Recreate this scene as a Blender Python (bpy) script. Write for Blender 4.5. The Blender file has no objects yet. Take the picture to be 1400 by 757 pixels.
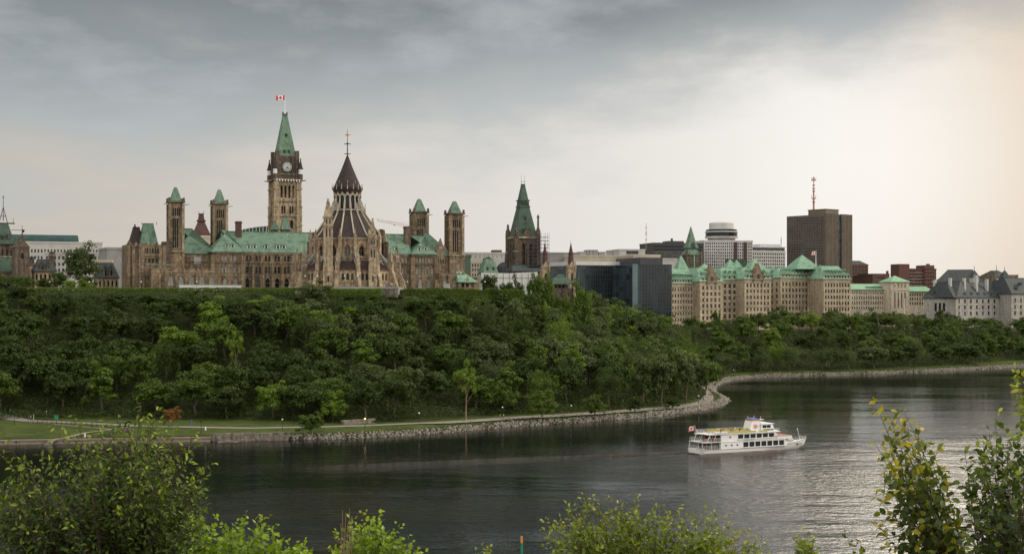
import bpy, math, random
import numpy as np
from mathutils import Vector
rng = np.random.default_rng(11)
random.seed(5)
FPX, CX, HY, CAMH = 1944.0, 700.0, 410.0, 40.0      # focal length in photo pixels, centre column, horizon row, eye height
COL = bpy.context.scene.collection
R = math.radians

# ------------------------------------------------------------------ objects, labels
def link(o, parent=None):
    COL.objects.link(o)
    if parent is not None: o.parent = parent
    return o
def tag(o, label=None, cat=None, group=None, kind=None):
    if label: o['label'] = label
    if cat: o['category'] = cat
    if group: o['group'] = group
    if kind: o['kind'] = kind
    return o
def root(name, loc, label, cat, group=None):
    o = bpy.data.objects.new(name, None); o.location = loc; o.empty_display_size = 1
    link(o); return tag(o, label, cat, group)
def copy_tree(o, loc=None, rotz=None, scale=None, parent=None):
    c = o.copy(); link(c, parent)
    if loc is not None: c.location = loc
    if rotz is not None: c.rotation_euler = (0, 0, rotz)
    if scale is not None: c.scale = scale
    for ch in o.children: copy_tree(ch, parent=c)
    return c

def at(px, py, Y):
    return Vector(((px - CX) / FPX * Y, Y, CAMH + (HY - py) / FPX * Y))

class Fr:
    """a facade's own axes: u along it (left to right as seen), v away from the viewer."""
    def __init__(s, px0=None, Y0=None, px1=None, Y1=None, O=None, U=None):
        if O is None:
            a = at(px0, HY, Y0); b = at(px1, HY, Y1)
            s.O = (a.x, a.y); d = math.hypot(b.x - a.x, b.y - a.y)
            s.U = ((b.x - a.x) / d, (b.y - a.y) / d); s.L = d
        else:
            s.O = O; s.U = U; s.L = 0
        s.V = (-s.U[1], s.U[0])
    def pt(s, u, v, z):
        return (s.O[0] + u * s.U[0] + v * s.V[0], s.O[1] + u * s.U[1] + v * s.V[1], z)
    def u(s, px, v=0.0):
        k = (px - CX) / FPX
        return (k * (s.O[1] + v * s.V[1]) - s.O[0] - v * s.V[0]) / (s.U[0] - k * s.U[1])
    def z(s, py, u=0.0, v=0.0):
        return CAMH + (HY - py) / FPX * (s.O[1] + u * s.U[1] + v * s.V[1])
    def ang(s): return math.atan2(s.U[1], s.U[0])
    def left(s, u0, v1):
        p = s.pt(u0, v1, 0); return Fr(O=(p[0], p[1]), U=(-s.V[0], -s.V[1]))
    def right(s, u1, v0):
        p = s.pt(u1, v0, 0); return Fr(O=(p[0], p[1]), U=(s.V[0], s.V[1]))
    def moved(s, u, v):
        p = s.pt(u, v, 0); return Fr(O=(p[0], p[1]), U=s.U)
W = Fr(O=(0, 0), U=(1, 0))
def frame_at(px, Y, deg=0.0):
    a = at(px, HY, Y); return Fr(O=(a.x, a.y), U=(math.cos(R(deg)), math.sin(R(deg))))

def wloc(o):
    L = Vector((0, 0, 0))
    while o is not None: L = L + o.location; o = o.parent
    return L
class MB:
    def __init__(s): s.v = []; s.f = []; s.m = []
    def poly(s, pts, m=0):
        n = len(s.v); s.v += [tuple(p) for p in pts]; s.f.append(tuple(range(n, n + len(pts)))); s.m.append(m)
    def hull8(s, a, b, m=0, cap=True):
        """a: bottom ring, b: top ring, same count"""
        n = len(s.v); k = len(a); s.v += [tuple(p) for p in a] + [tuple(p) for p in b]
        for i in range(k):
            j = (i + 1) % k; s.f.append((n + i, n + j, n + k + j, n + k + i)); s.m.append(m)
        if cap:
            s.f.append(tuple(range(n + k - 1, n - 1, -1))); s.m.append(m)
            s.f.append(tuple(range(n + k, n + 2 * k))); s.m.append(m)
        return s
    def box(s, F, u0, u1, v0, v1, z0, z1, m=0):
        return s.fr(F, (u0, u1, v0, v1, z0), (u0, u1, v0, v1, z1), m)
    def fr(s, F, A, B, m=0):
        def ring(q): return [F.pt(q[0], q[2], q[4]), F.pt(q[1], q[2], q[4]), F.pt(q[1], q[3], q[4]), F.pt(q[0], q[3], q[4])]
        return s.hull8(ring(A), ring(B), m)
    def ngon(s, x, y, z0, r0, z1, r1, n=8, rot=0.0, m=0):
        def ring(z, r): return [(x + r * math.cos(rot + 2 * math.pi * i / n), y + r * math.sin(rot + 2 * math.pi * i / n), z) for i in range(n)]
        return s.hull8(ring(z0, max(r0, .001)), ring(z1, max(r1, .001)), m)
    def tube(s, p0, p1, r0, r1=None, n=5, m=0):
        r1 = r0 if r1 is None else r1
        p0 = Vector(p0); p1 = Vector(p1); d = (p1 - p0)
        if d.length < 1e-6: return s
        d.normalize(); a = d.orthogonal().normalized(); b = d.cross(a)
        def ring(p, r): return [tuple(p + a * (r * math.cos(2 * math.pi * i / n)) + b * (r * math.sin(2 * math.pi * i / n))) for i in range(n)]
        return s.hull8(ring(p0, r0), ring(p1, max(r1, .0005)), m)
    def prism(s, F, pts, v0, v1, m=0):
        """polygon in (u,z), extruded along v"""
        return s.hull8([F.pt(p[0], v0, p[1]) for p in pts], [F.pt(p[0], v1, p[1]) for p in pts], m)
    def build(s, name, mats, parent=None, loc=(0, 0, 0), smooth=False):
        me = bpy.data.meshes.new(name)
        L = Vector(loc)
        if parent is not None: L = L + wloc(parent)
        me.from_pydata([(p[0] - L.x, p[1] - L.y, p[2] - L.z) for p in s.v], [], s.f)
        if not isinstance(mats, (list, tuple)): mats = [mats]
        for k in mats: me.materials.append(k)
        me.polygons.foreach_set('material_index', s.m)
        if smooth: me.polygons.foreach_set('use_smooth', [True] * len(s.f))
        me.update()
        bm = bmesh.new(); bm.from_mesh(me); bmesh.ops.recalc_face_normals(bm, faces=bm.faces) if len(s.f) < 60000 else None
        bm.to_mesh(me); bm.free()
        o = bpy.data.objects.new(name, me)
        if parent is None: o.location = loc
        return link(o, parent)
import bmesh

# ------------------------------------------------------------------ materials
def nodes(name):
    m = bpy.data.materials.new(name); m.use_nodes = True
    nt = m.node_tree; b = nt.nodes['Principled BSDF']; return m, nt, b
def N(nt, t, **k):
    n = nt.nodes.new(t)
    for a, v in k.items():
        if a in n.inputs: n.inputs[a].default_value = v
        else: setattr(n, a, v)
    return n
def mixc(nt, fac, a, b, mode='MIX'):
    n = nt.nodes.new('ShaderNodeMix'); n.data_type = 'RGBA'; n.blend_type = mode
    for sock, v in ((n.inputs[0], fac), (n.inputs[6], a), (n.inputs[7], b)):
        if isinstance(v, (int, float)): sock.default_value = v
        elif isinstance(v, tuple): sock.default_value = (*v, 1) if len(v) == 3 else v
        else: nt.links.new(v, sock)
    return n.outputs[2]
def noise(nt, vec, scale, detail=4, rough=.55):
    n = N(nt, 'ShaderNodeTexNoise'); n.inputs['Scale'].default_value = scale
    n.inputs['Detail'].default_value = detail; n.inputs['Roughness'].default_value = rough
    if vec is not None: nt.links.new(vec, n.inputs['Vector'])
    return n.outputs['Fac']
def ramp(nt, fac, stops):
    n = nt.nodes.new('ShaderNodeValToRGB'); e = n.color_ramp.elements
    while len(e) < len(stops): e.new(.5)
    for i, (p, c) in enumerate(stops):
        e[i].position = p; e[i].color = (c, c, c, 1) if isinstance(c, (int, float)) else (*c, 1)
    nt.links.new(fac, n.inputs[0]); return n.outputs[0]
def coord(nt, scale=(1, 1, 1), kind='Object', loc=(0, 0, 0)):
    t = nt.nodes.new('ShaderNodeTexCoord'); mp = nt.nodes.new('ShaderNodeMapping')
    mp.inputs['Scale'].default_value = scale; mp.inputs['Location'].default_value = loc
    nt.links.new(t.outputs[kind], mp.inputs['Vector']); return mp.outputs[0]
def bump(nt, b, h, strength=.4, dist=.1):
    n = nt.nodes.new('ShaderNodeBump'); n.inputs['Strength'].default_value = strength; n.inputs['Distance'].default_value = dist
    nt.links.new(h, n.inputs['Height']); nt.links.new(n.outputs[0], b.inputs['Normal'])

def stone(name, c1, c2, c3, rough=.9, blk=.35):
    m, nt, b = nodes(name); v = coord(nt)
    big = noise(nt, v, .09, 5, .6); fine = noise(nt, v, 1.4, 3, .7)
    st = noise(nt, coord(nt, (.9, .9, .07)), 1.0, 4, .6)
    br = nt.nodes.new('ShaderNodeTexBrick'); br.inputs['Scale'].default_value = 1
    br.inputs['Brick Width'].default_value = 1.5; br.inputs['Row Height'].default_value = .6; br.inputs['Mortar Size'].default_value = .02
    br.inputs['Color1'].default_value = (.7, .7, .7, 1); br.inputs['Color2'].default_value = (1, 1, 1, 1); br.inputs['Mortar'].default_value = (.55, .55, .55, 1)
    # course pattern runs in (x+y, z)
    t = nt.nodes.new('ShaderNodeTexCoord'); sx = nt.nodes.new('ShaderNodeSeparateXYZ'); nt.links.new(t.outputs['Object'], sx.inputs[0])
    ad = N(nt, 'ShaderNodeMath', operation='ADD'); nt.links.new(sx.outputs[0], ad.inputs[0]); nt.links.new(sx.outputs[1], ad.inputs[1])
    cx = nt.nodes.new('ShaderNodeCombineXYZ'); nt.links.new(ad.outputs[0], cx.inputs[0]); nt.links.new(sx.outputs[2], cx.inputs[1])
    nt.links.new(cx.outputs[0], br.inputs['Vector'])
    c = mixc(nt, ramp(nt, big, [(.35, 0.0), (.65, 1.0)]), c1, c2)
    c = mixc(nt, ramp(nt, st, [(.46, 0.0), (.66, .85)]), c, c3)
    c = mixc(nt, ramp(nt, fine, [(.3, 0.0), (.75, .35)]), c, c3)
    mid = noise(nt, v, .5, 4, .65)
    c = mixc(nt, ramp(nt, mid, [(.5, 0.0), (.66, .6)]), c, c3)
    c = mixc(nt, ramp(nt, noise(nt, coord(nt, loc=(7, 3, 9)), .8, 3, .6), [(.52, 0.0), (.7, .55)]), c, tuple(min(1, q * 1.55) for q in c1))
    c = mixc(nt, blk, c, br.outputs[0], 'MULTIPLY')
    nt.links.new(c, b.inputs['Base Color']); b.inputs['Roughness'].default_value = rough
    b.inputs['Specular IOR Level'].default_value = .2
    bump(nt, b, fine, .5, .15)
    return m
def plain(name, c, rough=.6, metal=0.0, var=.25, scale=.5, spec=.4):
    m, nt, b = nodes(name)
    n = noise(nt, coord(nt), scale, 4, .6)
    d = tuple(x * (1 - var) for x in c); l = tuple(min(1, x * (1 + var * .6)) for x in c)
    nt.links.new(mixc(nt, ramp(nt, n, [(.3, 0.0), (.7, 1.0)]), d, l), b.inputs['Base Color'])
    b.inputs['Roughness'].default_value = rough; b.inputs['Metallic'].default_value = metal
    b.inputs['Specular IOR Level'].default_value = spec
    return m
def copper(name, c, dark, seam=1.6, pale=.3):
    m, nt, b = nodes(name)
    big = noise(nt, coord(nt), .12, 5, .6); st = noise(nt, coord(nt, (1.3, 1.3, .06)), 1.0, 4, .6)
    x = mixc(nt, ramp(nt, big, [(.3, 0.0), (.7, .7)]), c, tuple(q * .72 for q in c))
    x = mixc(nt, ramp(nt, st, [(.5, 0.0), (.72, .55)]), x, dark)
    x = mixc(nt, ramp(nt, noise(nt, coord(nt, (.7, .7, .1)), 1.7, 3), [(.55, 0.0), (.7, pale)]), x, (.34, .46, .37))
    x = mixc(nt, ramp(nt, noise(nt, coord(nt, loc=(4, 4, 1)), .35, 5, .65), [(.50, 0.0), (.66, .8)]), x, dark)
    nt.links.new(x, b.inputs['Base Color']); b.inputs['Roughness'].default_value = .75
    b.inputs['Specular IOR Level'].default_value = .25
    wv = nt.nodes.new('ShaderNodeTexWave'); wv.inputs['Scale'].default_value = seam
    nt.links.new(coord(nt, (1, 1, 0)), wv.inputs['Vector'])
    bump(nt, b, ramp(nt, wv.outputs['Fac'], [(.8, 0.0), (.95, 1.0)]), .5, .1)
    return m
def glass(name, c, rough=.08, var=.5):
    m, nt, b = nodes(name)
    oi = nt.nodes.new('ShaderNodeObjectInfo')
    a = mixc(nt, oi.outputs['Random'], tuple(x * (1 - var) for x in c), tuple(x * (1 + var) for x in c))
    if var >= .5: a = mixc(nt, ramp(nt, oi.outputs['Random'], [(.76, 0.0), (.80, .55)]), a, (.16, .15, .13))
    n = noise(nt, coord(nt), .35, 3)
    nt.links.new(mixc(nt, ramp(nt, n, [(.4, 0.0), (.6, .5)]), a, tuple(x * .5 for x in c)), b.inputs['Base Color'])
    b.inputs['Roughness'].default_value = rough; b.inputs['Specular IOR Level'].default_value = .22
    return m
def leafmat(name, c, c2, tr=.3, rough=.55, spec=.25, hue=.5):
    """each leaf carries its own tint (attribute), each plant its own cast"""
    m, nt, b = nodes(name); out = nt.nodes['Material Output']
    at_ = nt.nodes.new('ShaderNodeAttribute'); at_.attribute_name = 'tint'
    oi = nt.nodes.new('ShaderNodeObjectInfo')
    x = mixc(nt, at_.outputs['Fac'], c, c2)
    x = mixc(nt, N_mul(nt, oi.outputs['Random'], hue), x, tuple(q * .55 for q in c))
    nt.links.new(x, b.inputs['Base Color']); b.inputs['Roughness'].default_value = rough
    b.inputs['Specular IOR Level'].default_value = spec
    t = nt.nodes.new('ShaderNodeBsdfTranslucent'); mx = nt.nodes.new('ShaderNodeMixShader'); mx.inputs[0].default_value = tr
    tc = mixc(nt, .5, x, (c2[0] * 1.2, c2[1] * 1.3, c2[2] * .5)); nt.links.new(tc, t.inputs[0])
    nt.links.new(b.outputs[0], mx.inputs[1]); nt.links.new(t.outputs[0], mx.inputs[2]); nt.links.new(mx.outputs[0], out.inputs[0])
    return m
def N_mul(nt, s, k):
    n = N(nt, 'ShaderNodeMath', operation='MULTIPLY'); nt.links.new(s, n.inputs[0]); n.inputs[1].default_value = k; return n.outputs[0]

M = {}
M['sand'] = stone('sandstone', (.30, .225, .145), (.20, .152, .10), (.06, .047, .035))
M['sand_dark'] = stone('sooty_sandstone', (.17, .13, .095), (.10, .078, .06), (.035, .03, .026))
M['sand_light'] = stone('buff_stone', (.48, .375, .25), (.35, .27, .18), (.12, .095, .065))
M['trim'] = stone('stone_trim', (.42, .35, .25), (.32, .26, .18), (.14, .11, .08))
M['justice'] = stone('warm_limestone', (.47, .395, .28), (.38, .315, .22), (.2, .16, .115))
M['grey_stone'] = stone('pale_granite', (.40, .38, .34), (.33, .315, .285), (.22, .21, .19))
M['cream'] = stone('cream_limestone', (.60, .53, .41), (.50, .44, .34), (.30, .26, .2), blk=.2)
M['red_trim'] = plain('red_sandstone', (.30, .14, .09), .9)
M['copper'] = copper('green_copper', (.14, .225, .158), (.06, .10, .072))
M['copper_light'] = copper('pale_green_copper', (.23, .385, .27), (.11, .2, .14))
M['copper_dark'] = copper('dark_green_copper', (.07, .115, .082), (.03, .05, .038), pale=.1)
M['copper_flat'] = copper('bright_green_copper', (.27, .46, .29), (.18, .32, .2))
M['brown_roof'] = copper('brown_copper', (.052, .037, .034), (.024, .018, .018), pale=.0)
M['slate'] = plain('slate_roof', (.038, .047, .048), .6, 0, .35, .4)
M['black'] = plain('black_iron', (.018, .018, .018), .5, .3)
M['iron'] = plain('grey_iron', (.09, .09, .09), .5, .5)
M['glass'] = glass('window_glass', (.018, .02, .022), .2)
M['glass_pale'] = glass('window_glass_pale', (.34, .33, .30), .3, .3)
m, nt, b = nodes('blue_curtain_glass')
t_ = nt.nodes.new('ShaderNodeTexCoord'); s_ = nt.nodes.new('ShaderNodeSeparateXYZ'); nt.links.new(t_.outputs['Object'], s_.inputs[0])
a_ = N(nt, 'ShaderNodeMath', operation='ADD'); nt.links.new(s_.outputs[0], a_.inputs[0]); nt.links.new(s_.outputs[1], a_.inputs[1])
c_ = nt.nodes.new('ShaderNodeCombineXYZ'); nt.links.new(a_.outputs[0], c_.inputs[0]); nt.links.new(s_.outputs[2], c_.inputs[1])
k_ = nt.nodes.new('ShaderNodeTexBrick'); nt.links.new(c_.outputs[0], k_.inputs['Vector']); k_.offset = 0; k_.inputs['Scale'].default_value = 1; k_.inputs['Brick Width'].default_value = 3.1; k_.inputs['Row Height'].default_value = 3.9; k_.inputs['Mortar Size'].default_value = .09
k_.inputs['Color1'].default_value = (.008, .014, .018, 1); k_.inputs['Color2'].default_value = (.05, .075, .09, 1); k_.inputs['Mortar'].default_value = (.07, .08, .085, 1)
nt.links.new(mixc(nt, ramp(nt, noise(nt, coord(nt, (.06, .06, .02)), 1, 3), [(.4, 0.0), (.62, .8)]), k_.outputs[0], (.012, .018, .022)), b.inputs['Base Color']); b.inputs['Roughness'].default_value = .12; b.inputs['Specular IOR Level'].default_value = .3; M['glass_blue'] = m
M['glass_teal'] = glass('teal_glass', (.02, .06, .058), .2, .3)
M['concrete'] = plain('pale_concrete', (.42, .41, .38), .85, 0, .15, .2)
M['concrete_grey'] = plain('grey_concrete', (.25, .245, .235), .85, 0, .2, .2)
M['beige'] = plain('beige_panels', (.44, .385, .30), .85, 0, .12, .2)
M['brown_tower'] = plain('brown_precast', (.135, .108, .082), .8, 0, .2, .2)
M['white_office'] = plain('white_precast', (.52, .51, .49), .8, 0, .12, .2)
M['dark_office'] = plain('charcoal_cladding', (.045, .045, .048), .5, 0, .2, .3)
M['brick'] = plain('red_brick', (.13, .065, .05), .9, 0, .25, .6)
M['brown_brick'] = plain('brown_brick', (.11, .06, .045), .9, 0, .25, .6)
M['white'] = plain('white_paint', (.72, .72, .70), .45, 0, .06, 1.2)
M['hoarding'] = plain('white_sheeting', (.62, .62, .60), .8, 0, .1, .5)
M['rust_roof'] = plain('rust_red_roof', (.085, .045, .038), .85, 0, .3, .8)
M['red'] = plain('red_cloth', (.55, .03, .03), .7, 0, .1)
M['yellow'] = plain('yellow_paint', (.5, .42, .08), .6, 0, .12)
M['orange'] = plain('orange_paint', (.65, .24, .05), .5, 0, .1)
M['blue'] = plain('blue_paint', (.05, .12, .38), .5, 0, .1)
M['navy'] = plain('navy_letters', (.06, .09, .22), .5, 0, .1)
M['rustline'] = plain('rusty_waterline', (.28, .12, .05), .7, 0, .3, 1.5)
M['skin'] = plain('skin', (.45, .28, .2), .6)
M['bark'] = plain('bark', (.10, .078, .055), .95, 0, .35, 2.0)
M['bark_pale'] = plain('pale_bark', (.22, .15, .095), .95, 0, .3, 2.0)
M['bark_near'] = plain('young_bark', (.075, .05, .035), .85, 0, .35, 12.0)
M['path'] = plain('asphalt_path', (.23, .20, .18), .95, 0, .12, .4)
M['gravel'] = plain('sandy_path', (.20, .175, .13), .95, 0, .15, .4)
M['wallstone'] = stone('old_quay_stone', (.27, .235, .19), (.18, .16, .13), (.07, .06, .05))
M['quay'] = plain('quay_concrete', (.30, .25, .20), .9, 0, .3, .6)
M['quay_red'] = plain('quay_red_cap', (.40, .20, .15), .9, 0, .3, .4)
M['lamp_globe'] = plain('white_globe', (.85, .85, .82), .3, 0, .03)
m_, nt_, b_ = nodes('lit_globe'); b_.inputs['Base Color'].default_value = (.9, .8, .5, 1)
b_.inputs['Emission Color'].default_value = (1, .85, .4, 1); b_.inputs['Emission Strength'].default_value = 1.6; M['lit_globe'] = m_
M['green_bin'] = plain('green_plastic', (.02, .22, .13), .5)
M['fin'] = plain('pale_teal_panel', (.10, .145, .145), .3, 0, .2, .1)
M['dial'] = plain('clock_dial_glass', (.42, .42, .39), .4, 0, .06, 1.2)
M['rib'] = plain('pale_rib_stone', (.42, .365, .285), .85, 0, .2, 1.0)
M['rock'] = plain('pale_riprap', (.235, .21, .175), .95, 0, .5, .9)
# foliage
M['leaf_dark'] = leafmat('leaf_dark', (.032, .052, .008), (.076, .112, .018))
M['leaf_mid'] = leafmat('leaf_mid', (.048, .082, .009), (.13, .19, .024))
M['leaf_olive'] = leafmat('leaf_olive', (.055, .075, .022), (.13, .165, .055))
M['leaf_lime'] = leafmat('leaf_lime', (.08, .135, .012), (.20, .28, .03), hue=.3)
M['leaf_wood'] = leafmat('leaf_wood', (.036, .060, .010), (.11, .155, .026), hue=0)
M['leaf_rust'] = leafmat('leaf_rust', (.12, .06, .018), (.28, .13, .035), hue=.1)
M['leaf_dry'] = leafmat('leaf_dry', (.08, .07, .04), (.17, .14, .08), hue=.3)
M['leaf_under'] = leafmat('leaf_undergrowth', (.028, .045, .007), (.075, .11, .015))
M['leaf_hedge'] = leafmat('leaf_hedge', (.06, .10, .010), (.16, .23, .028))
# ------------------------------------------------------------------ terrain
SHORE_PX = [(-420, 610), (-200, 609), (0, 607.5), (100, 606), (200, 604.5), (300, 603), (400, 601), (480, 599), (540, 596), (600, 592), (650, 587.5),
            (700, 583), (750, 580), (800, 577), (850, 573), (900, 569), (930, 565), (960, 560), (980, 556), (992, 552), (996.5, 547.5),
            (992, 543), (984, 539), (978, 535), (976.5, 531.5), (979, 528), (986, 523.5), (1000, 519.5), (1030, 516), (1060, 515), (1100, 513.5), (1150, 512.5),
            (1200, 511), (1250, 508.5), (1300, 506.5), (1350, 504), (1400, 501), (1500, 496), (1700, 490)]
SH = np.array([[(px - CX) / FPX * (FPX * CAMH / (py - HY)), FPX * CAMH / (py - HY)] for px, py in SHORE_PX])
POLY = np.vstack([SH, [[3500, 1500], [3500, 9000], [-3500, 9000], [-3500, SH[0, 1]]]])
def sdist(x, y):
    x = np.asarray(x, float).ravel(); y = np.asarray(y, float).ravel()
    d = np.full(x.shape, 1e9); ins = np.zeros(x.shape, bool)
    P = np.vstack([SH, [[3500, 1500]]]); P = np.vstack([[[-3500, SH[0, 1]]], P])
    for a, b in zip(P[:-1], P[1:]):
        e = b - a; t = np.clip(((x - a[0]) * e[0] + (y - a[1]) * e[1]) / (e @ e), 0, 1)
        d = np.minimum(d, np.hypot(x - a[0] - t * e[0], y - a[1] - t * e[1]))
    n = len(POLY)
    for i in range(n):
        x0, y0 = POLY[i]; x1, y1 = POLY[(i + 1) % n]
        c = ((y0 > y) != (y1 > y)); xi = (x1 - x0) * (y - y0) / ((y1 - y0) if y1 != y0 else 1e-9) + x0
        ins ^= (c & (x < xi))
    return np.where(ins, d, -d)
def sstep(a, b, t):
    t = np.clip((t - a) / (b - a), 0, 1); return t * t * (3 - 2 * t)
_S = np.random.default_rng(3).uniform(0, 6.28, (24, 2))
def vnoise(x, y, s):
    r = 0
    for k in range(6):
        a = _S[k, 0]; f = s * (1 + .37 * k)
        r = r + np.sin((x * math.cos(a) + y * math.sin(a)) * f + _S[k, 1]) * np.cos((x * math.sin(a * 1.7) - y * math.cos(a * 1.7)) * f * .8 + _S[k + 6, 1])
    return r / 6
def pxof(x, y): return CX + FPX * x / np.maximum(y, 1)
def zcrest(px): return np.interp(px, [-500, 755, 800, 850, 900, 950, 1000, 1500], [43, 43, 38.5, 31, 26, 22, 20, 20])
def wstrip(px): return np.interp(px, [-500, 110, 330, 400, 480, 600, 700, 900, 985, 1050, 1330, 1360, 1500], [62, 60, 48, 40, 26, 19, 17, 12, 10, 13, 14, 26, 30])
def wrun(px): return np.interp(px, [-500, 750, 900, 1000, 1500], [98, 98, 85, 70, 70])
def terr(x, y):
    x = np.asarray(x, float); y = np.asarray(y, float); sh = x.shape
    x = x.ravel(); y = y.ravel()
    d = sdist(x, y); px = pxof(x, y)
    w = wstrip(px); t = (d - w) / wrun(px)
    h = -4 + 5.2 * np.where(px < 283, sstep(-2, 1.2, d), sstep(-7, 3.5, d))
    h = h + .8 * sstep(3.5, 14, d)
    h = h + (zcrest(px) - 2.1) * np.clip(t, 0, 1) ** 1.28
    h = h + 1.6 * vnoise(x, y, .07) * sstep(.03, .2, t) * (1 - sstep(.8, .95, t))
    h = h + .12 * vnoise(x, y, .12) * sstep(8, 14, d) * (1 - sstep(.0, .1, t))
    near = 37.9 - .34 * np.maximum(0, y - 1) - .0018 * np.maximum(0, y - 1) ** 2 + .15 * vnoise(x, y, .5)
    h = np.where(y < 130, np.maximum(np.where(y < 110, near, -4), -4), h)
    return h.reshape(sh)
def th(x, y): return float(terr(np.array([x]), np.array([y]))[0])

def grid_mesh(name, xs, ys, zf, mat):
    X, Y = np.meshgrid(xs, ys); Z = zf(X, Y)
    nx, ny = len(xs), len(ys)
    v = np.stack([X.ravel(), Y.ravel(), Z.ravel()], 1)
    i = np.arange((ny - 1) * nx).reshape(ny - 1, nx)[:, :-1].ravel()
    f = np.stack([i, i + 1, i + nx + 1, i + nx], 1)
    me = bpy.data.meshes.new(name)
    me.vertices.add(len(v)); me.vertices.foreach_set('co', v.ravel())
    me.loops.add(f.size); me.loops.foreach_set('vertex_index', f.ravel().astype(np.int32))
    me.polygons.add(len(f)); me.polygons.foreach_set('loop_start', np.arange(0, f.size, 4, dtype=np.int32))
    me.polygons.foreach_set('use_smooth', np.ones(len(f), bool))
    me.update(); me.validate(); me.materials.append(mat)
    return link(bpy.data.objects.new(name, me))
def steps(*seg):
    out = []
    for a, b, s in seg: out += list(np.arange(a, b, s))
    out.append(seg[-1][1]); return np.array(out)
# ground material: soil and rough grass
m, nt, b = nodes('ground_soil')
n1 = noise(nt, coord(nt), .05, 5); n2 = noise(nt, coord(nt), .8, 4)
c = mixc(nt, ramp(nt, n1, [(.4, 0.0), (.6, 1.0)]), (.03, .036, .013), (.05, .044, .026))
c = mixc(nt, ramp(nt, n2, [(.35, 0.0), (.7, .7)]), c, (.03, .045, .014))
nt.links.new(c, b.inputs['Base Color']); b.inputs['Roughness'].default_value = 1; b.inputs['Specular IOR Level'].default_value = .1
M['soil'] = m
xs = steps((-6000, -1000, 500), (-1000, -460, 30), (-460, 480, 3), (480, 1100, 30), (1100, 6000, 500))
ys = steps((-300, -4, 20), (-4, 60, 2), (60, 380, 20), (380, 960, 3), (960, 1500, 30), (1500, 9000, 750))
tag(grid_mesh('ground', xs, ys, terr, M['soil']), 'wooded cliff, river banks and city ground', kind='structure')

# ------------------------------------------------------------------ river
m, nt, b = nodes('river_water')
b.inputs['Base Color'].default_value = (.006, .008, .007, 1); b.inputs['Roughness'].default_value = .04; b.inputs['IOR'].default_value = 1.125; b.inputs['Specular IOR Level'].default_value = .5
v = coord(nt)
w1 = noise(nt, coord(nt, (.8, 1.0, 1)), .55, 3, .6)
w2 = noise(nt, coord(nt, (.7, 1.0, 1), loc=(30, 5, 0)), 1.9, 2, .6)
w3 = noise(nt, coord(nt, (.5, 1, 1), loc=(3, 55, 0)), .13, 2, .5)
pat = noise(nt, coord(nt, (.35, 1, 1), loc=(9, 1, 0)), .018, 4, .6)           # calm and ruffled patches
def wake(nt, x0, y0, x1, y1, half, half1):
    """mask: 1 inside a tapering band behind the boat"""
    t = nt.nodes.new('ShaderNodeTexCoord'); s = nt.nodes.new('ShaderNodeSeparateXYZ'); nt.links.new(t.outputs['Object'], s.inputs[0])
    L = math.hypot(x1 - x0, y1 - y0); ux, uy = (x1 - x0) / L, (y1 - y0) / L
    def lin(a, bb, cc):
        p = N(nt, 'ShaderNodeMath', operation='MULTIPLY_ADD'); nt.links.new(s.outputs[0], p.inputs[0]); p.inputs[1].default_value = a; p.inputs[2].default_value = cc
        q = N(nt, 'ShaderNodeMath', operation='MULTIPLY_ADD'); nt.links.new(s.outputs[1], q.inputs[0]); q.inputs[1].default_value = bb; nt.links.new(p.outputs[0], q.inputs[2]); return q.outputs[0]
    along = lin(ux / L, uy / L, -(x0 * ux + y0 * uy) / L); acr = lin(-uy, ux, x0 * uy - y0 * ux)
    ab = N(nt, 'ShaderNodeMath', operation='ABSOLUTE'); nt.links.new(acr, ab.inputs[0])
    wd = N(nt, 'ShaderNodeMath', operation='MULTIPLY_ADD'); nt.links.new(along, wd.inputs[0]); wd.inputs[1].default_value = half1 - half; wd.inputs[2].default_value = half
    dv = N(nt, 'ShaderNodeMath', operation='DIVIDE'); nt.links.new(ab.outputs[0], dv.inputs[0]); nt.links.new(wd.outputs[0], dv.inputs[1])
    a_ = ramp(nt, dv.outputs[0], [(.1, 1.0), (1.0, 0.0)]); b2 = ramp(nt, along, [(0, 0.0), (.005, 1.0), (.3, .7), (.9, 0.0)])
    return mixc(nt, 1.0, a_, b2, 'MULTIPLY')
def add(nt, a, b2, k=1.0):
    n = N(nt, 'ShaderNodeMath', operation='MULTIPLY_ADD'); nt.links.new(b2, n.inputs[0]); n.inputs[1].default_value = k; nt.links.new(a, n.inputs[2]); return n.outputs[0]
def mul(nt, a, b2):
    n = N(nt, 'ShaderNodeMath', operation='MULTIPLY'); nt.links.new(a, n.inputs[0]); nt.links.new(b2, n.inputs[1]); return n.outputs[0]
wk = wake(nt, 50, 374, -62, 328, 3.5, 11)
amp = ramp(nt, pat, [(.40, .22), (.60, 1.0)])
w4 = noise(nt, coord(nt, (.7, 1, 1), loc=(13, 5, 0)), .32, 3, .6)
hsum = add(nt, add(nt, add(nt, N_mul(nt, w1, 1.0), w2, .42), w3, .5), w4, 1.35)
t_ = nt.nodes.new('ShaderNodeTexCoord'); s_ = nt.nodes.new('ShaderNodeSeparateXYZ'); nt.links.new(t_.outputs['Object'], s_.inputs[0])
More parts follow.
